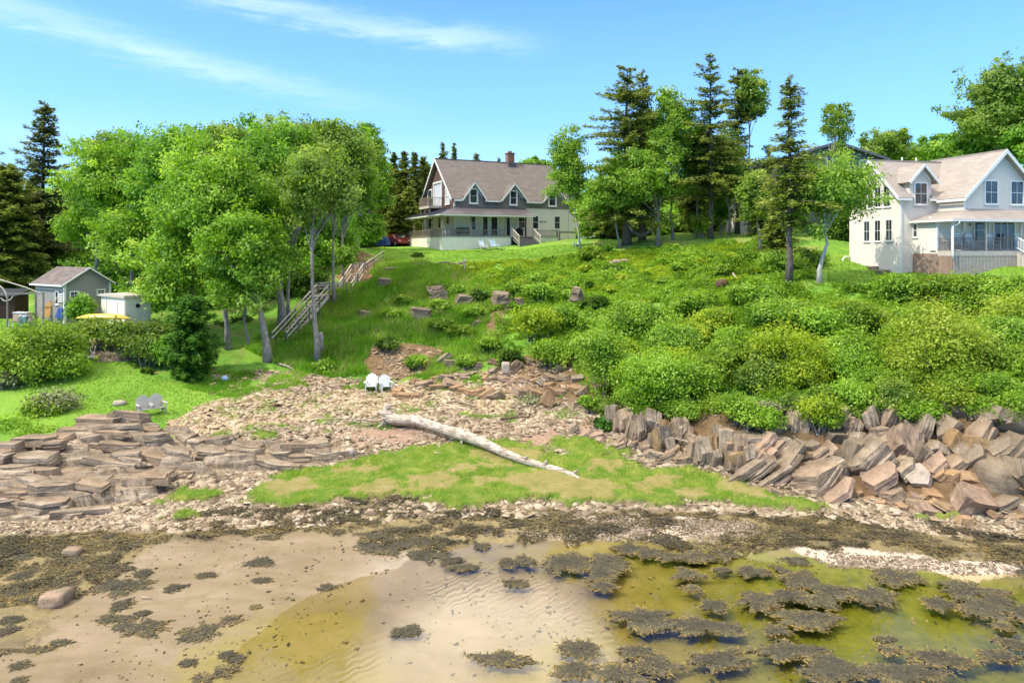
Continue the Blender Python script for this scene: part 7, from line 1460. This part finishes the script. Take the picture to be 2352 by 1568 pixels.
for i, (a, b, w, h, kd, lb) in enumerate([(1450,915,90,70,'bush','green shrub drooping over the first upright beds'),(1570,945,90,60,'birch','pale green shrub drooping over the middle upright beds'),(1690,940,100,70,'bush','green shrub hanging above the bright perched chunk'),(1770,965,80,60,'bright','bright shrub hanging over the slanting beds'),(1880,945,110,80,'lime','lime spray hanging at the cliff above the leaning slabs'),(2060,915,120,90,'rose','grey-green shrub over the tall upright pink block'),(2130,950,90,50,'bush','small green spray right above the pale rounded cliff rock'),(2290,890,110,80,'bush','green shrub over the dark crag'),(1960,905,110,80,'bright','bright shrub over the left part of the jumbled cliff'),(2010,935,90,60,'bush','low shrub rooted among the grey cliff rocks'),(2180,910,120,80,'gold','golden shrub spilling over the broad dark crag'),(2350,930,110,90,'bush','shrub at the right edge above the dark rock mass'),(1840,930,90,60,'rose','grey-green shrub at the foot of the lime maple'),(2090,940,110,60,'bush','spreading shrub between the grey-green one and the golden spray'),(2260,935,100,60,'bush','shrub drooping over the rust-streaked cliff rock'),(1720,955,90,60,'bush','shrub drooping beside the square grey block'),(1480,945,80,50,'bush','shrub drooping over the left upright beds'),(1910,960,70,44,'bush','small shrub drooping over the slanting beds'),(2320,950,90,50,'rose','grey-green shrub low at the right edge of the cliff'),(1530,940,70,50,'bright','bright shrub between the drooping ones over the upright beds'),(1340,800,80,90,'bush','shrub on the shoulder above the feathery bush'),(1355,930,50,50,'bush','low shrub at the foot of the feathery bush'),(1400,940,60,50,'rose','small grey-green shrub right of the feathery bush foot'),(1010,745,60,24,'bayb','yellow-green weeds in the middle of the meadow'),(900,720,46,24,'bush','weeds near the shaded crag by the stairs'),(1090,715,50,30,'bush','weeds below the squarish crag'),(1300,730,90,60,'birch','pale shrub right of the rounded lime shrub'),
    (1010,700,40,26,'bush','little shrub under the rounded crag'),(1100,680,46,34,'dark','dark shrub between two crags'),(1180,665,60,34,'bush','shrub over the small dark crag'),(1240,670,70,44,'bright','bright shrub right of the small dark crag'),(1060,760,60,26,'bayb','low bush lower on the meadow slope'),(930,690,50,26,'bush','low bush in the meadow near the low brown crag'),(1120,790,60,40,'bush','low bush above the eroded bank'),(890,790,50,30,'dark','dark weeds at the shaded slope foot'),(960,830,60,30,'bush','weeds above the beach slabs'),(1070,830,50,30,'bush','weeds on the brow of the eroded bank')]):
    S(a,b,ground(a,b+h*0.35).y-0.3,w,h,kd,lb,360+i)
S(1225,925,40,70,44,'twig','heap of dry grey brush on the beach',345,n=1800)
# the unbroken thicket between the named shrubs
def thicket():
    rg = rg_(505); k = 0; grid = []
    for (poly, n, (ya, yb), hp, kinds) in [
        ([(1400,720),(1500,650),(1700,640),(1900,700),(2100,660),(2352,670),(2500,700),(2500,880),(2352,880),(2250,900),(2000,930),(1750,920),(1600,930),(1420,900)], 62, (33, 47), (46, 95), ['bush','bush','birch','bright','bayb','rose','lime']),
        ([(1150,640),(1400,600),(1700,590),(1760,640),(1700,700),(1450,720),(1300,760),(1200,700)], 34, (44, 62), (14, 30), ['bush','bayb','bright','lime','dark']),
        ([(1480,930),(1650,950),(1900,945),(2100,935),(2300,900),(2300,940),(2000,960),(1700,965)], 14, (30, 36), (24, 44), ['bush','bayb','twig','rose']),
        ([(1890,650),(2100,655),(2352,655),(2352,700),(2000,700)], 12, (38, 46), (24, 44), ['bush','bright','rose'])]:
        c = 0; xs = [p[0] for p in poly]; ys = [p[1] for p in poly]; tries = 0; pts = []
        while c < n and tries < 4000:
            tries += 1; px, py = rg.uniform(min(xs), max(xs)), rg.uniform(min(ys), max(ys))
            if not inpoly(np.array([px]), np.array([py]), poly)[0]: continue
            if any(abs(px-a)/1.6+abs(py-b) < 17*(1 if n > 40 else 0.8) for a, b in pts): continue
            pts.append((px, py)); g = ground(px, py+hp[0]*0.3, 20)
            h = rg.uniform(*hp); w = h*rg.uniform(1.1, 1.8); kd = kinds[int(rg.integers(len(kinds)))]
            s = g.y/F
            lab = {'bush':'mid green shrub','birch':'feathery pale green shrub','bright':'bright green shrub','bayb':'yellowish bayberry shrub','rose':'grey-green small-leaved shrub','lime':'lime green shrub','dark':'dark green shrub','twig':'dry twiggy shrub'}[kd]
            lab = ('low ' if h < 40 else 'tall ' if h > 75 else 'middling ')+lab+' woven into the bank thicket, '+area_words(px, py, (1150, 2500), (600, 960), rows=('top', 'upper', 'lower', 'bottom'))
            S(px, py-h*0.2, g.y, w, h, kd, lab, 600+k, group='shrubs of the bank thicket', n=int(2200+w*h*1.2)); k += 1; c += 1
thicket()

# ---- ground cover: leaves and grass blades, nobody could count them
def cover(name, polys, n, y0, y1, leafm, ls, hgt, label, seed, bbox, dens=None, up=0.7, aspect=0.5, skip=()):
    rg = rg_(seed); X = rg.uniform(bbox[0], bbox[1], n*4); Y = rg.uniform(bbox[2], bbox[3], n*4); Z = H(X, Y); px, py = proj(X, Y, Z); m = np.zeros(len(X), bool)
    for p in polys: m |= inpoly(px, py, p)
    for q in skip: m &= ~zone(q, X, Y, Z)
    m &= (Y > y0) & (Y < y1) & (fbm(X*0.8, Y*0.8, seed) > 0.34+0.16*rg.random(len(X))); X, Y, Z = X[m][:n], Y[m][:n], Z[m][:n]; k = len(X)
    tall = np.maximum(0, fbm(X*0.55, Y*0.55, seed+1)-0.35)*2.2; C = np.stack([X, Y, Z+0.03+hgt*tall*rg.random(k)**0.6], -1)
    sz = ls*Y/45; V = leafset(C, 1.0, rg, None, 0, aspect, up) - np.repeat(C, 4, 0); V = V*np.repeat(sz, 4)[:, None]+np.repeat(C, 4, 0)
    T = np.clip(0.45+0.9*(fbm(X*0.35, Y*0.35, seed+2)-0.5)+rg.normal(0, 0.15, k), 0, 1); o = quads(name, V, T, LF_[leafm], None); return tag(o, label, None, None, 'stuff')
BANK = [(1080,640),(1250,600),(1450,570),(1740,560),(1960,600),(2100,660),(2352,655),(2600,660),(2600,900),(2352,900),(2100,955),(1700,965),(1400,945),(1340,900),(1290,800),(1150,820),(1130,720)]
cover('undergrowth', [BANK], 200000, 30, 70, 'bush', 0.10, 0.9, 'low leafy undergrowth covering the right-hand bank', 701, (-4, 42, 30, 70), skip=('lawn',))
cover('blueberry_heath', [[(960,610),(1100,605),(1260,592),(1400,578),(1760,560),(1770,640),(1500,660),(1200,680),(1080,660),(960,640)]], 80000, 50, 80, 'lime', 0.09, 0.22, 'yellow-green low heath on the upper slope', 702, (-10, 28, 52, 78), skip=('lawn',))
def mk_slope(X, Y, Z, rg):
    px, py = proj(X, Y, Z); return inpoly(px, py, [(640,840),(560,800),(700,700),(800,650),(880,600),(960,600),(1100,640),(1150,720),(1150,820),(1000,870),(870,860),(760,870)]) & (Y > 42) & (Y < 72) & (fbm(X*0.6, Y*0.6, 61) > 0.22) & ~zone('dirt', X, Y, Z)
M_MEADOW = mat_leaf('meadow_blade', [col(82,130,28), col(112,164,40), col(144,188,56), col(182,204,98)], 0.55)
blades('meadow_grass', mk_slope, (-22, 3, 42, 72), 70000, 0.42, 0.028, M_MEADOW, 'long meadow grass on the slope beside the stairs', 703, lean=0.45)
blades('dry_stalks', lambda X, Y, Z, rg: mk_slope(X, Y, Z, rg) & (fbm(X*0.9, Y*0.9, 67) > 0.5), (-22, 3, 42, 72), 9000, 0.55, 0.02, M_STRAW, 'dry straw-coloured stalks standing in the meadow', 707, lean=0.5)
def mk_edge(X, Y, Z, rg):
    px, py = proj(X, Y, Z); m = inpoly(px, py, [(150,860),(330,850),(420,880),(560,900),(560,935),(400,975),(180,965)]) | inpoly(px, py, [(-100,735),(200,735),(200,790),(-100,800)]) | inpoly(px, py, [(840,570),(1380,560),(1400,580),(1260,600),(1100,605),(880,600)]) | inpoly(px, py, [(1900,585),(2080,620),(2352,612),(2352,640),(2100,655),(1900,655)])
    return m & (Y > 35) & (Y < 74)
blades('lawn_grass', mk_edge, (-40, 38, 35, 74), 60000, 0.09, 0.03, mat_leaf('lawn_blade', [col(90,130,30), col(116,156,42), col(140,172,58), col(168,188,88)], 0.45), 'mown grass of the lawns', 704, lean=0.7)
def mk_rub(X, Y, Z, rg):
    px, py = proj(X, Y, Z); return inpoly(px, py, [(430,940),(600,900),(900,900),(1300,900),(1340,960),(900,990),(560,1010),(400,1000)]) & (fbm(X*1.3, Y*1.3, 71) > 0.60) & (Y < 46)
blades('beach_tufts', mk_rub, (-19, 6, 33, 46), 16000, 0.16, 0.02, M_MEADOW, 'thin grass tufts growing through the beach stones', 705, lean=0.5)
def mk_sh(X, Y, Z, rg):
    px, py = proj(X, Y, Z); return inpoly(px, py, [(480,840),(640,850),(800,860),(1000,860),(1150,870),(1160,900),(880,900),(700,890),(500,915),(420,890)]) & (fbm(X*0.9, Y*0.9, 73) > 0.5) & ~zone('dirt', X, Y, Z) & (Y < 50)
blades('slope_foot_grass', mk_sh, (-20, 2, 38, 50), 26000, 0.2, 0.022, M_MEADOW, 'shaded grass among the stones at the slope foot', 706, lean=0.5)
def twigs():
    rg = rg_(88); m = MB(); rnd = random.Random(4)
    for i in range(420):
        px = rnd.uniform(1420, 2352); py = 945-30*max(0, (px-2000)/352)+rnd.uniform(-22, 30); g = ground(px, py, 24); L = rnd.uniform(0.3, 0.9); a = rnd.uniform(0, math.pi); d = Vector((math.cos(a)*0.7, -0.6*rnd.random(), rnd.uniform(-0.9, 0.6)))*L; g += Vector((0, -0.1, 0.3))
        m.tube([g, g+d*0.5+Vector((0,-0.05,0.08)), g+d], [0.012, 0.009, 0.004], 3, cap=False)
    tag(m.build('dead_twigs', M_STICK), 'grey roots and dead twigs hanging at the cliff top', None, None, 'stuff')
twigs()
# ------------------------------------------------------------------ stairs, seats, hammock and the small things
def G(px, py, y0=14): return ground(px, py, y0)
def stair_flight(A, B, w, label, n=None, rails=(1, 1), rh=0.85, legs=True):
    A = Vector(A); B = Vector(B); d = B-A; hd = Vector((d.x, d.y, 0)).normalized(); sd_ = Vector((hd.y, -hd.x, 0)); e = empty('beach_stairs', A, 0, label, 'stairs')
    Z = Vector((0,0,1)); B = B-A; n = n or max(4, int(B.z/0.19))
    for s in (-1, 1): MB().beam(sd_*(s*w/2)-Z*0.1, B+sd_*(s*w/2)-Z*0.1, 0.06, 0.24).build('stringer', M_PALEW, e)
    m = MB()
    for i in range(n): p = B*((i+0.5)/n)+Z*0.02; m.beam(p-sd_*(w/2-0.035), p+sd_*(w/2-0.035), 0.27, 0.045)
    m.build('treads', M_PALEW, e)
    k = max(2, int(B.length/2.0)+1)
    for s, on in ((-1, rails[0]), (1, rails[1])):
        if not on: continue
        m = MB(); m.beam(sd_*(s*w/2)+Z*rh, B+sd_*(s*w/2)+Z*rh, 0.10, 0.05); m.beam(sd_*(s*w/2)+Z*rh*0.52, B+sd_*(s*w/2)+Z*rh*0.52, 0.04, 0.09); m.build('handrail', M_PALEW, e)
        m = MB()
        for i in range(k):
            p = B*(i/(k-1))+sd_*(s*(w/2+0.05)); wp = A+p; g = hz(wp.x, wp.y)-A.z; m.beam(Vector((p.x, p.y, min(p.z-0.1, g-0.1))), p+Z*(rh+0.02), 0.09, 0.09)
        m.build_each('post', M_GREYW, e)
    return e
A1 = G(641, 792); B1 = P(741, 678, 57.0); stair_flight(A1, B1, 1.05, 'long lower flight of weathered wooden stairs climbing the bank')
A2 = P(792, 674, 58.6); B2 = P(821, 628, 62.4); stair_flight(A2, B2, 1.05, 'short steep middle flight of the wooden stairs')
A3 = P(848, 628, 64.0); B3 = P(893, 596, 68.8); stair_flight(A3, B3, 1.05, 'upper flight of the wooden stairs reaching the lawn', rails=(1, 0))
def deck_land(a, b, w, label):
    a = Vector(a); b = Vector(b); d = Vector((b.x-a.x, b.y-a.y, 0)).normalized(); s = Vector((-d.y, d.x, 0)); e = empty('stair_landing', a, 0, label, 'landing'); b = b-a; Z = Vector((0,0,1))
    m = MB(); n = max(3, int(b.length/0.15))
    for i in range(n): p = b*((i+0.5)/n); m.beam(p-s*w/2, p+s*w/2, 0.13, 0.04)
    m.build('planks', M_PALEW, e); m = MB()
    for q in (0.02, 0.5, 0.98):
        for sg in (-1, 1): p = b*q+s*sg*w*0.46; wp = a+p; m.beam(Vector((p.x, p.y, hz(wp.x, wp.y)-a.z-0.2)), p+Z*0.95, 0.09, 0.09)
    m.build_each('post', M_GREYW, e); m = MB()
    for h in (0.5, 0.72, 0.93): m.beam(s*w*0.46+Z*h, b+s*w*0.46+Z*h, 0.04, 0.13)
    m.build('rail_boards', M_PALEW, e)
deck_land(B1+Vector((-0.6,0.3,0)), A2+Vector((0.1,-0.2,0.0)), 1.2, 'wooden landing between the lower and the middle stairs')
deck_land(B2+Vector((-0.1,0.3,0)), A3+Vector((0.1,-0.1,0.0)), 1.2, 'wooden landing between the middle and the upper stairs')

def adirondack(loc, rz, label, mat, n=1, name='garden_chair', cat='chair', group=None, sc=1.0, flat=False):
    """low garden chair with a fan back, broad arms and a sloping seat; n = 2 gives the double seat"""
    e = empty(name, loc, rz, label, cat, group); e.scale = (sc, sc, sc); W = 0.56*n+0.06*(n-1)
    m = MB()
    for i in range(6): y = -0.36+i*0.105; m.beam((-W/2,y,0.36-0.022*i),(W/2,y,0.36-0.022*i),0.088,0.025)
    m.build('seat', mat, e)
    for k in range(n):
        xc = (k-(n-1)/2)*0.62; m = MB()
        for i in range(7):
            u = (i-3)/3; x = xc+u*0.25; top = 0.98-0.16*u*u; fan = u*0.05
            m.beam((x*1.0-(xc*0),0.20,0.24),(x+fan,0.20+(top-0.24)*0.40,top),0.078,0.02,(0,1,0.4))
        for z in (0.38, 0.74): m.beam((xc-0.27,0.235+(z-0.24)*0.4,z),(xc+0.27,0.235+(z-0.24)*0.4,z),0.03,0.06)
        m.build('backrest', mat, e)
    for s in (-1, 1):
        m = MB(); m.prism([(s*(W/2+0.0),-0.42,0.56),(s*(W/2+0.15),-0.42,0.56),(s*(W/2+0.13),0.05,0.56),(s*(W/2+0.07),0.36,0.56),(s*(W/2+0.0),0.36,0.56)], (0,0,0.028)); m.build('armrest', mat, e)
        MB().beam((s*(W/2+0.03),-0.36,0),(s*(W/2+0.03),-0.36,0.56),0.03,0.10).build('leg', mat, e)
        MB().prism([(s*(W/2+0.02),-0.40,0.34),(s*(W/2+0.02),-0.40,0.24),(s*(W/2+0.02),0.48,0.0),(s*(W/2+0.02),0.56,0.0),(s*(W/2+0.02),0.20,0.24)], (s*-0.028,0,0)).build('leg', mat, e)
        MB().beam((s*(W/2+0.03),0.32,0.16),(s*(W/2+0.03),0.34,0.56),0.03,0.06).build('arm_support', mat, e)
    if n == 2: MB().box(-0.05,0.05,-0.42,0.3,0.44,0.56).build('middle_arm', mat, e)
    return e
M_CHW = mat_plain('chair_white', col(216,216,212), 0.45, 0.03, 4, 0.02)
adirondack(G(853, 899), 0.10, 'tall white slatted garden chair, left one of the pair on the beach', M_CHW, sc=1.02)
adirondack(G(886, 898), 0.42, 'smaller white garden chair with a curved back, right one of the pair', M_CHW, sc=0.96)
adirondack(G(347, 951), 0.72, 'grey wooden double bench with two rounded backs on the lawn', mat_plain('silvered_wood', col(168,160,154), 0.8, 0.1, 5, 0.2), n=2, name='double_bench', cat='bench', sc=1.0)
adirondack(G(1325, 567), -1.1, 'white garden chair alone on the lawn right of the porch steps', M_CHW, sc=0.85)
g = G(192, 806); e = empty('garden_bench', g, -0.05, 'plain dark backless bench on the grass above the rock shelf', 'bench')
MB().box(-0.75,0.5,-0.17,0.17,0.42,0.5).build('seat', M_GREYW, e); MB().box(0.28,0.4,-0.15,0.15,0,0.42).build('leg', M_GREYW, e); MB().box(-0.65,-0.53,-0.15,0.15,0,0.42).build('leg', M_GREYW, e)

M_LB = mat_plain('pale_blue_mesh', col(168,196,206), 0.6, 0.04, 3, 0.02)
def lounger(loc, rz, label, towel=False):
    e = empty('sun_lounger', loc, rz, label, 'sun lounger'); m = MB(); m.box(-0.3,0.3,-1.2,0.1,0.30,0.34); m.build('seat', M_LB, e)
    MB().prism([(-0.3,0.1,0.32),(0.3,0.1,0.32),(0.3,0.42,0.98),(-0.3,0.42,0.98)], (0,0.03,0.0)).build('backrest', M_LB, e)
    m = MB()
    for s in (-1, 1): m.beam((s*0.32,-1.2,0.32),(s*0.32,0.12,0.32),0.04,0.05); m.beam((s*0.32,0.12,0.32),(s*0.32,0.45,1.0),0.04,0.05); m.beam((s*0.32,-0.4,0.52),(s*0.32,0.2,0.52),0.05,0.03)
    m.build('frame', M_CHW, e)
    for (x, y) in ((-0.32,-1.1),(0.32,-1.1),(-0.32,0.05),(0.32,0.05)): MB().beam((x,y-0.06,0),(x,y+0.04,0.34),0.04,0.04).build('leg', M_CHW, e)
    if towel:
        c = MB().prism([(-0.22,0.08,0.36),(0.2,0.07,0.36),(0.24,0.3,0.78),(0.02,0.33,0.86),(-0.24,0.3,0.8)], (0,-0.06,0.03)).build('cushion', M_CHW); c.location = loc; c.rotation_euler = (0,0,rz); tag(c, 'white cushion propped on the left sun lounger', 'cushion')
lounger(G(1110, 573, 60)+Vector((0,0.0,0)), 0.75, 'pale blue sun lounger with a white cushion, left of the two by the porch', True)
lounger(G(1136, 572, 60), 0.75, 'pale blue sun lounger without a cushion, right of the two by the porch')
# hammock between the spruce and the maple
def hammock():
    a = P(1443, 518, 66.5); b = P(1508, 508, 65.5); e = empty('hammock', a, 0, 'pale net hammock slung between the hammock spruce and the pale forked maple', 'hammock'); L = b-a; m = MB(); n = 18; k = 9; Wd = 1.3
    pts = [[None]*k for _ in range(n+1)]
    for i in range(n+1):
        t = i/n; u = 0.14+0.72*t; sag = -1.15*(1-(2*u-1)**2); wd = Wd*min(1, 0.35+3*min(t, 1-t))
        for j in range(k): v = j/(k-1)-0.5; pts[i][j] = L*u+Vector((0, v*wd, sag+0.55*v*v*4*0.5-0.1))
    for i in range(n+1): m.tube(pts[i], 0.012, 4, cap=False)
    for j in range(k): m.tube([pts[i][j] for i in range(n+1)], 0.012, 4, cap=False)
    m.build('net', M_GREYW, e)
    for end, q in ((Vector((0,0,0)), pts[0]), (L, pts[n])):
        m = MB()
        for j in range(0, k, 1): m.tube([end, q[j]], 0.010, 4, cap=False)
        m.build('ropes', M_PALEW, e)
    MB().beam(Vector((-0.2,0.3,0.78)), L+Vector((0.2,0.3,0.55)), 0.06, 0.06).build('spreader_pole', M_GREYW, e)
hammock()
# clothes frame and yard things beside the shed
def yard():
    Yf = 49.5; q = lambda px, py, dy=0: P(px, py, Yf+dy); base = q(60, 728); base.z = hz(base.x, base.y); e = empty('pole_frame', base, 0, 'open frame of grey poles standing left of the shed', 'frame'); L = lambda p: p-base
    def gz(p): return Vector((p.x, p.y, hz(p.x, p.y)-0.1))
    for (px, py, dy, w) in ((17, 677, 0, 0.09), (100, 674, 0, 0.08), (82, 676, 0.6, 0.10), (96, 674, 0.6, 0.06)): p = q(px, py, dy); m = MB(); m.beam(L(gz(p)), L(p), w, w); m.build('post', M_GREYW if w > 0.07 else M_PALEW, e)
    m = MB(); m.beam(L(q(-60,678)), L(q(101,674)), 0.08, 0.06); m.beam(L(q(-60,675,1.5)), L(q(101,672,1.5)), 0.06, 0.06); m.build('crossbar', M_GREYW, e)
    MB().tube([L(q(-20,636)), L(q(20,648)), L(q(60,660)), L(q(95,674))], [0.05,0.045,0.04,0.03], 6).build('slanting_pole', M_PALEW, e)
    m = MB(); m.tube([L(q(-6,652)), L(q(6,662)), L(q(14,674)), L(q(17,688))], 0.05, 6); m.tube([L(q(30,680)), L(q(24,688)), L(q(17,690))], 0.04, 6); m.tube([L(q(2,684)), L(q(8,690)), L(q(17,692))], 0.04, 6); m.tube([L(q(90,678)), L(q(96,688)), L(q(100,696))], 0.035, 6); m.build('brace', M_PALEW, e)
    p = q(10, 724, 2.5); p.z = hz(p.x, p.y); e2 = empty('lean_to', p, 0.1, 'dark brown board lean-to behind the pole frame', 'shed'); MB().box(-2.2,0.7,0,1.8,-0.2,1.75).build('wall', mat_lap('dark_boards', col(66,46,36), 0.2, 'X', 0.5, 0.3), e2); r = MB(); roof_plane(r, [(-2.4,-0.2,1.72),(0.9,-0.2,1.72),(0.9,2.0,2.15),(-2.4,2.0,2.15)], 0.08); r.build('roof', M_DARK, e2)
    for i, (px, lb) in enumerate(((42,'left one of two pinkish storage boxes beside the lean-to'),(56,'right one of two pinkish storage boxes beside the lean-to'))):
        p = q(px, 712, 2.0); g0 = hz(p.x, p.y); b = empty('storage_box', Vector((p.x, p.y, g0)), 0.1*i, lb, 'box'); MB().box(-0.22-0.1*i,0.22+0.1*i,-0.25,0.25,0.0,0.55).build('body', mat_plain('pink_plastic', col(206,170,150), 0.6), b); MB().box(-0.25-0.1*i,0.25+0.1*i,-0.28,0.28,0.55,0.62).build('lid', M_CHW, b)
    p = q(33, 730); p.z = hz(p.x, p.y); e3 = empty('patio_chair', p, -0.5, 'grey metal patio chair under the pole frame', 'chair'); MB().box(-0.26,0.26,-0.26,0.26,0.42,0.46).build('seat', M_GREYW, e3); MB().prism([(-0.26,0.26,0.5),(0.26,0.26,0.5),(0.24,0.4,0.95),(-0.24,0.4,0.95)], (0,0.03,0)).build('backrest', M_GREYW, e3)
    for (x, y) in ((-1,-1),(1,-1),(1,1),(-1,1)): MB().beam((x*0.26,y*0.26,0),(x*0.23,y*0.23,0.45),0.03,0.03).build('leg', M_CHW, e3)
    for i, (px, r, h, mt, lb) in enumerate(((49,0.17,0.8,M_PALEW,'tall grey bin under the pole frame'),(56,0.15,0.75,M_LB,'pale bluish bin beside the tall grey one'))): p = q(px, 730, 0.3); p.z = hz(p.x, p.y); o = MB().lathe((0,0,0),[(r*0.85,0),(r,h*0.9),(r*1.08,h*0.92),(r*1.08,h),(r*0.3,h+0.05)],14).build('bin', mt, smooth=True); o.location = p; tag(o, lb, 'bin')
    p = q(70, 727, 0.4); p.z = hz(p.x, p.y); o = MB().tube([(-0.38,0,0.4),(-0.2,0,0.72),(0.1,0,0.75),(0.32,0,0.5),(0.3,0,0.2),(0,0,0.08),(-0.3,0,0.15),(-0.38,0,0.4)], 0.08, 8).lathe((0,0.05,0.15),[(0.2,0),(0.26,0.25),(0.1,0.5)],10).build('rope_coil', M_GREYW, smooth=True); o.location = p; tag(o, 'heap of coiled grey rope and gear left of the shed', 'rope')
    p = G(213, 824); o = MB().lathe((0,0,0),[(0.14,0),(0.2,0.12),(0.12,0.2)],10).beam((0,0,0.1),(-0.25,0.1,0.75),0.04,0.03).beam((0.03,0,0.1),(0.12,0.1,0.8),0.04,0.03).build('white_pot', M_CHW, smooth=False); o.location = p; tag(o, 'white pot with pale sticks at the edge of the rock shelf', 'pot')
    p = G(222, 828); o = MB().lathe((0,0,0),[(0.05,0),(0.16,0.08),(0.17,0.18),(0.08,0.3)],12).build('toy_ball', mat_plain('yellow_green_toy', col(190,196,70), 0.5), smooth=True); o.location = p; tag(o, 'small yellow-green ball beside the white pot', 'ball')
    p = G(514, 875); o = MB().lathe((0,0,0),[(0.06,0),(0.2,0.08),(0.22,0.2),(0.12,0.32),(0.04,0.36)],14).build('buoy', M_LB, smooth=True); o.location = p; o.rotation_euler = (0.3, 0.6, 0); tag(o, 'washed-up pale blue buoy among the stones left of the white chairs', 'buoy')
    # car nose and tarpaulin by the side porch
    p = P(914, 575, 86); p.z = hz(p.x, p.y); c = empty('parked_car', p, 0.55, 'red car half hidden behind the left end of the side porch', 'car'); red = mat_plain('red_car_paint', col(150,44,40), 0.25, 0.03, 2, 0.0, 0.6); m = MB()
    m.prism([(-0.85,-2.1,0.35),(-0.85,2.1,0.35),(-0.85,2.1,0.85),(-0.85,1.6,1.0),(-0.78,1.2,1.45),(-0.78,-0.3,1.48),(-0.85,-1.0,1.02),(-0.85,-2.05,0.85)], (1.7,0,0)); m.build('body', red, c, bevel=0.06)
    MB().prism([(-0.7,-1.0,1.05),(0.7,-1.0,1.05),(0.62,-0.36,1.45),(-0.62,-0.36,1.45)], (0,-0.04,0.02)).build('windshield', M_GLASS, c)
    for (x, y) in ((-0.82,-1.35),(0.82,-1.35),(-0.82,1.35),(0.82,1.35)): w_ = MB().tube([(x-0.1,y,0.33),(x+0.1,y,0.33)], 0.33, 16).build('wheel', M_DARK, c); MB().tube([(x-0.115,y,0.33),(x+0.115,y,0.33)], 0.18, 10).build('rim', M_PALEW, w_)
    for x in (-0.6, 0.6): MB().box(x-0.14,x+0.14,-2.12,-2.05,0.62,0.76).build('headlight', M_CHW, c)
    p = P(878, 578, 86); p.z = hz(p.x, p.y); rg = rg_(9); n = 12; X_, Y_ = np.meshgrid(np.linspace(-1.6,1.2,n), np.linspace(-1,1,n)); Zt = 1.1*np.clip(1-np.maximum(abs(X_+0.2)/1.5, abs(Y_))**4, 0, 1)+0.25*fbm(X_*2, Y_*2, 3); i = np.arange((n-1)*n).reshape(n-1, n)[:, :-1].ravel()
    o = np_mesh('tarpaulin', np.stack([X_, Y_, Zt], -1).reshape(-1, 3), np.stack([i, i+1, i+n+1, i+n], -1), mat_plain('blue_tarpaulin', col(38,76,130), 0.5, 0.25, 3, 0.4), smooth=True); o.location = p; tag(o, 'blue tarpaulin heaped left of the red car', 'tarpaulin')
    S(880, 576, 80, 26, 14, 'lime', 'low lime tuft in front of the blue tarpaulin', 801, n=500)
    # ring of stones and old log at the lawn edge
    for i in range(16):
        px = 985+i*5.6; py = 606+2.5*math.sin(i*0.7); g = G(px, py, 50); o = stack_mesh(rr.uniform(0.3, 0.6), 0.35, rr.uniform(0.1, 0.2), 900+i, 1, taper=0.2).build('edging_stone', M_GREY if i % 3 else M_LEDGE); o.location = g+Vector((0,0,0.05)); o.rotation_euler = (0.1, 0, rr.uniform(-0.6, 0.6)); tag(o, 'flat grey stone in the low curved edging below the lawn', 'stone', 'stones edging the lawn')
    stick([(1052, 604), (1062, 602), (1074, 600)], 'grey plank end lying on the edging stones', 1.8)
    g = G(1066, 622, 50); o = MB().tube([(0,0,-0.1),(0.03,0,0.45),(-0.04,0,0.9),(0.06,0,1.1)], [0.08,0.06,0.05,0.03], 7).tube([(0,0,0.7),(0.25,0,1.0)], [0.04,0.02], 5).build('dead_stub', M_BIRCH, smooth=True); o.location = g; tag(o, 'short dead white stub below the edging stones', 'stump')
    g = G(734, 806); o = MB().tube([(0.05,-0.1,-0.1),(0.1,-0.1,0.5),(0.14,-0.1,1.0),(0.10,-0.1,1.35)], [0.24,0.2,0.19,0.14], 9, jit=0.15, rng=rr).build('broken_trunk', M_BARK, smooth=True); o.location = g+Vector((0.1,-0.4,0)); tag(o, 'broken grey trunk beside the pale thin tree at the slope foot', 'stump')
    # creeper on it
    stick([(1690, 594), (1710, 592), (1735, 595)], 'grey log half buried in the upper slope', 3.0)
    for i, (px, py) in enumerate(((1418,602),(1436,600),(1398,606))): g = G(px, py, 50); blob('crag', g, 0.5, 0.4, 0.22, M_LEDGE, 950+i, 0.2, 18, ['low grey rock, middle of three on the heath below the spruces','low grey rock, right of three on the heath below the spruces','low grey rock, left of three on the heath below the spruces'][i], 'rock')
yard()
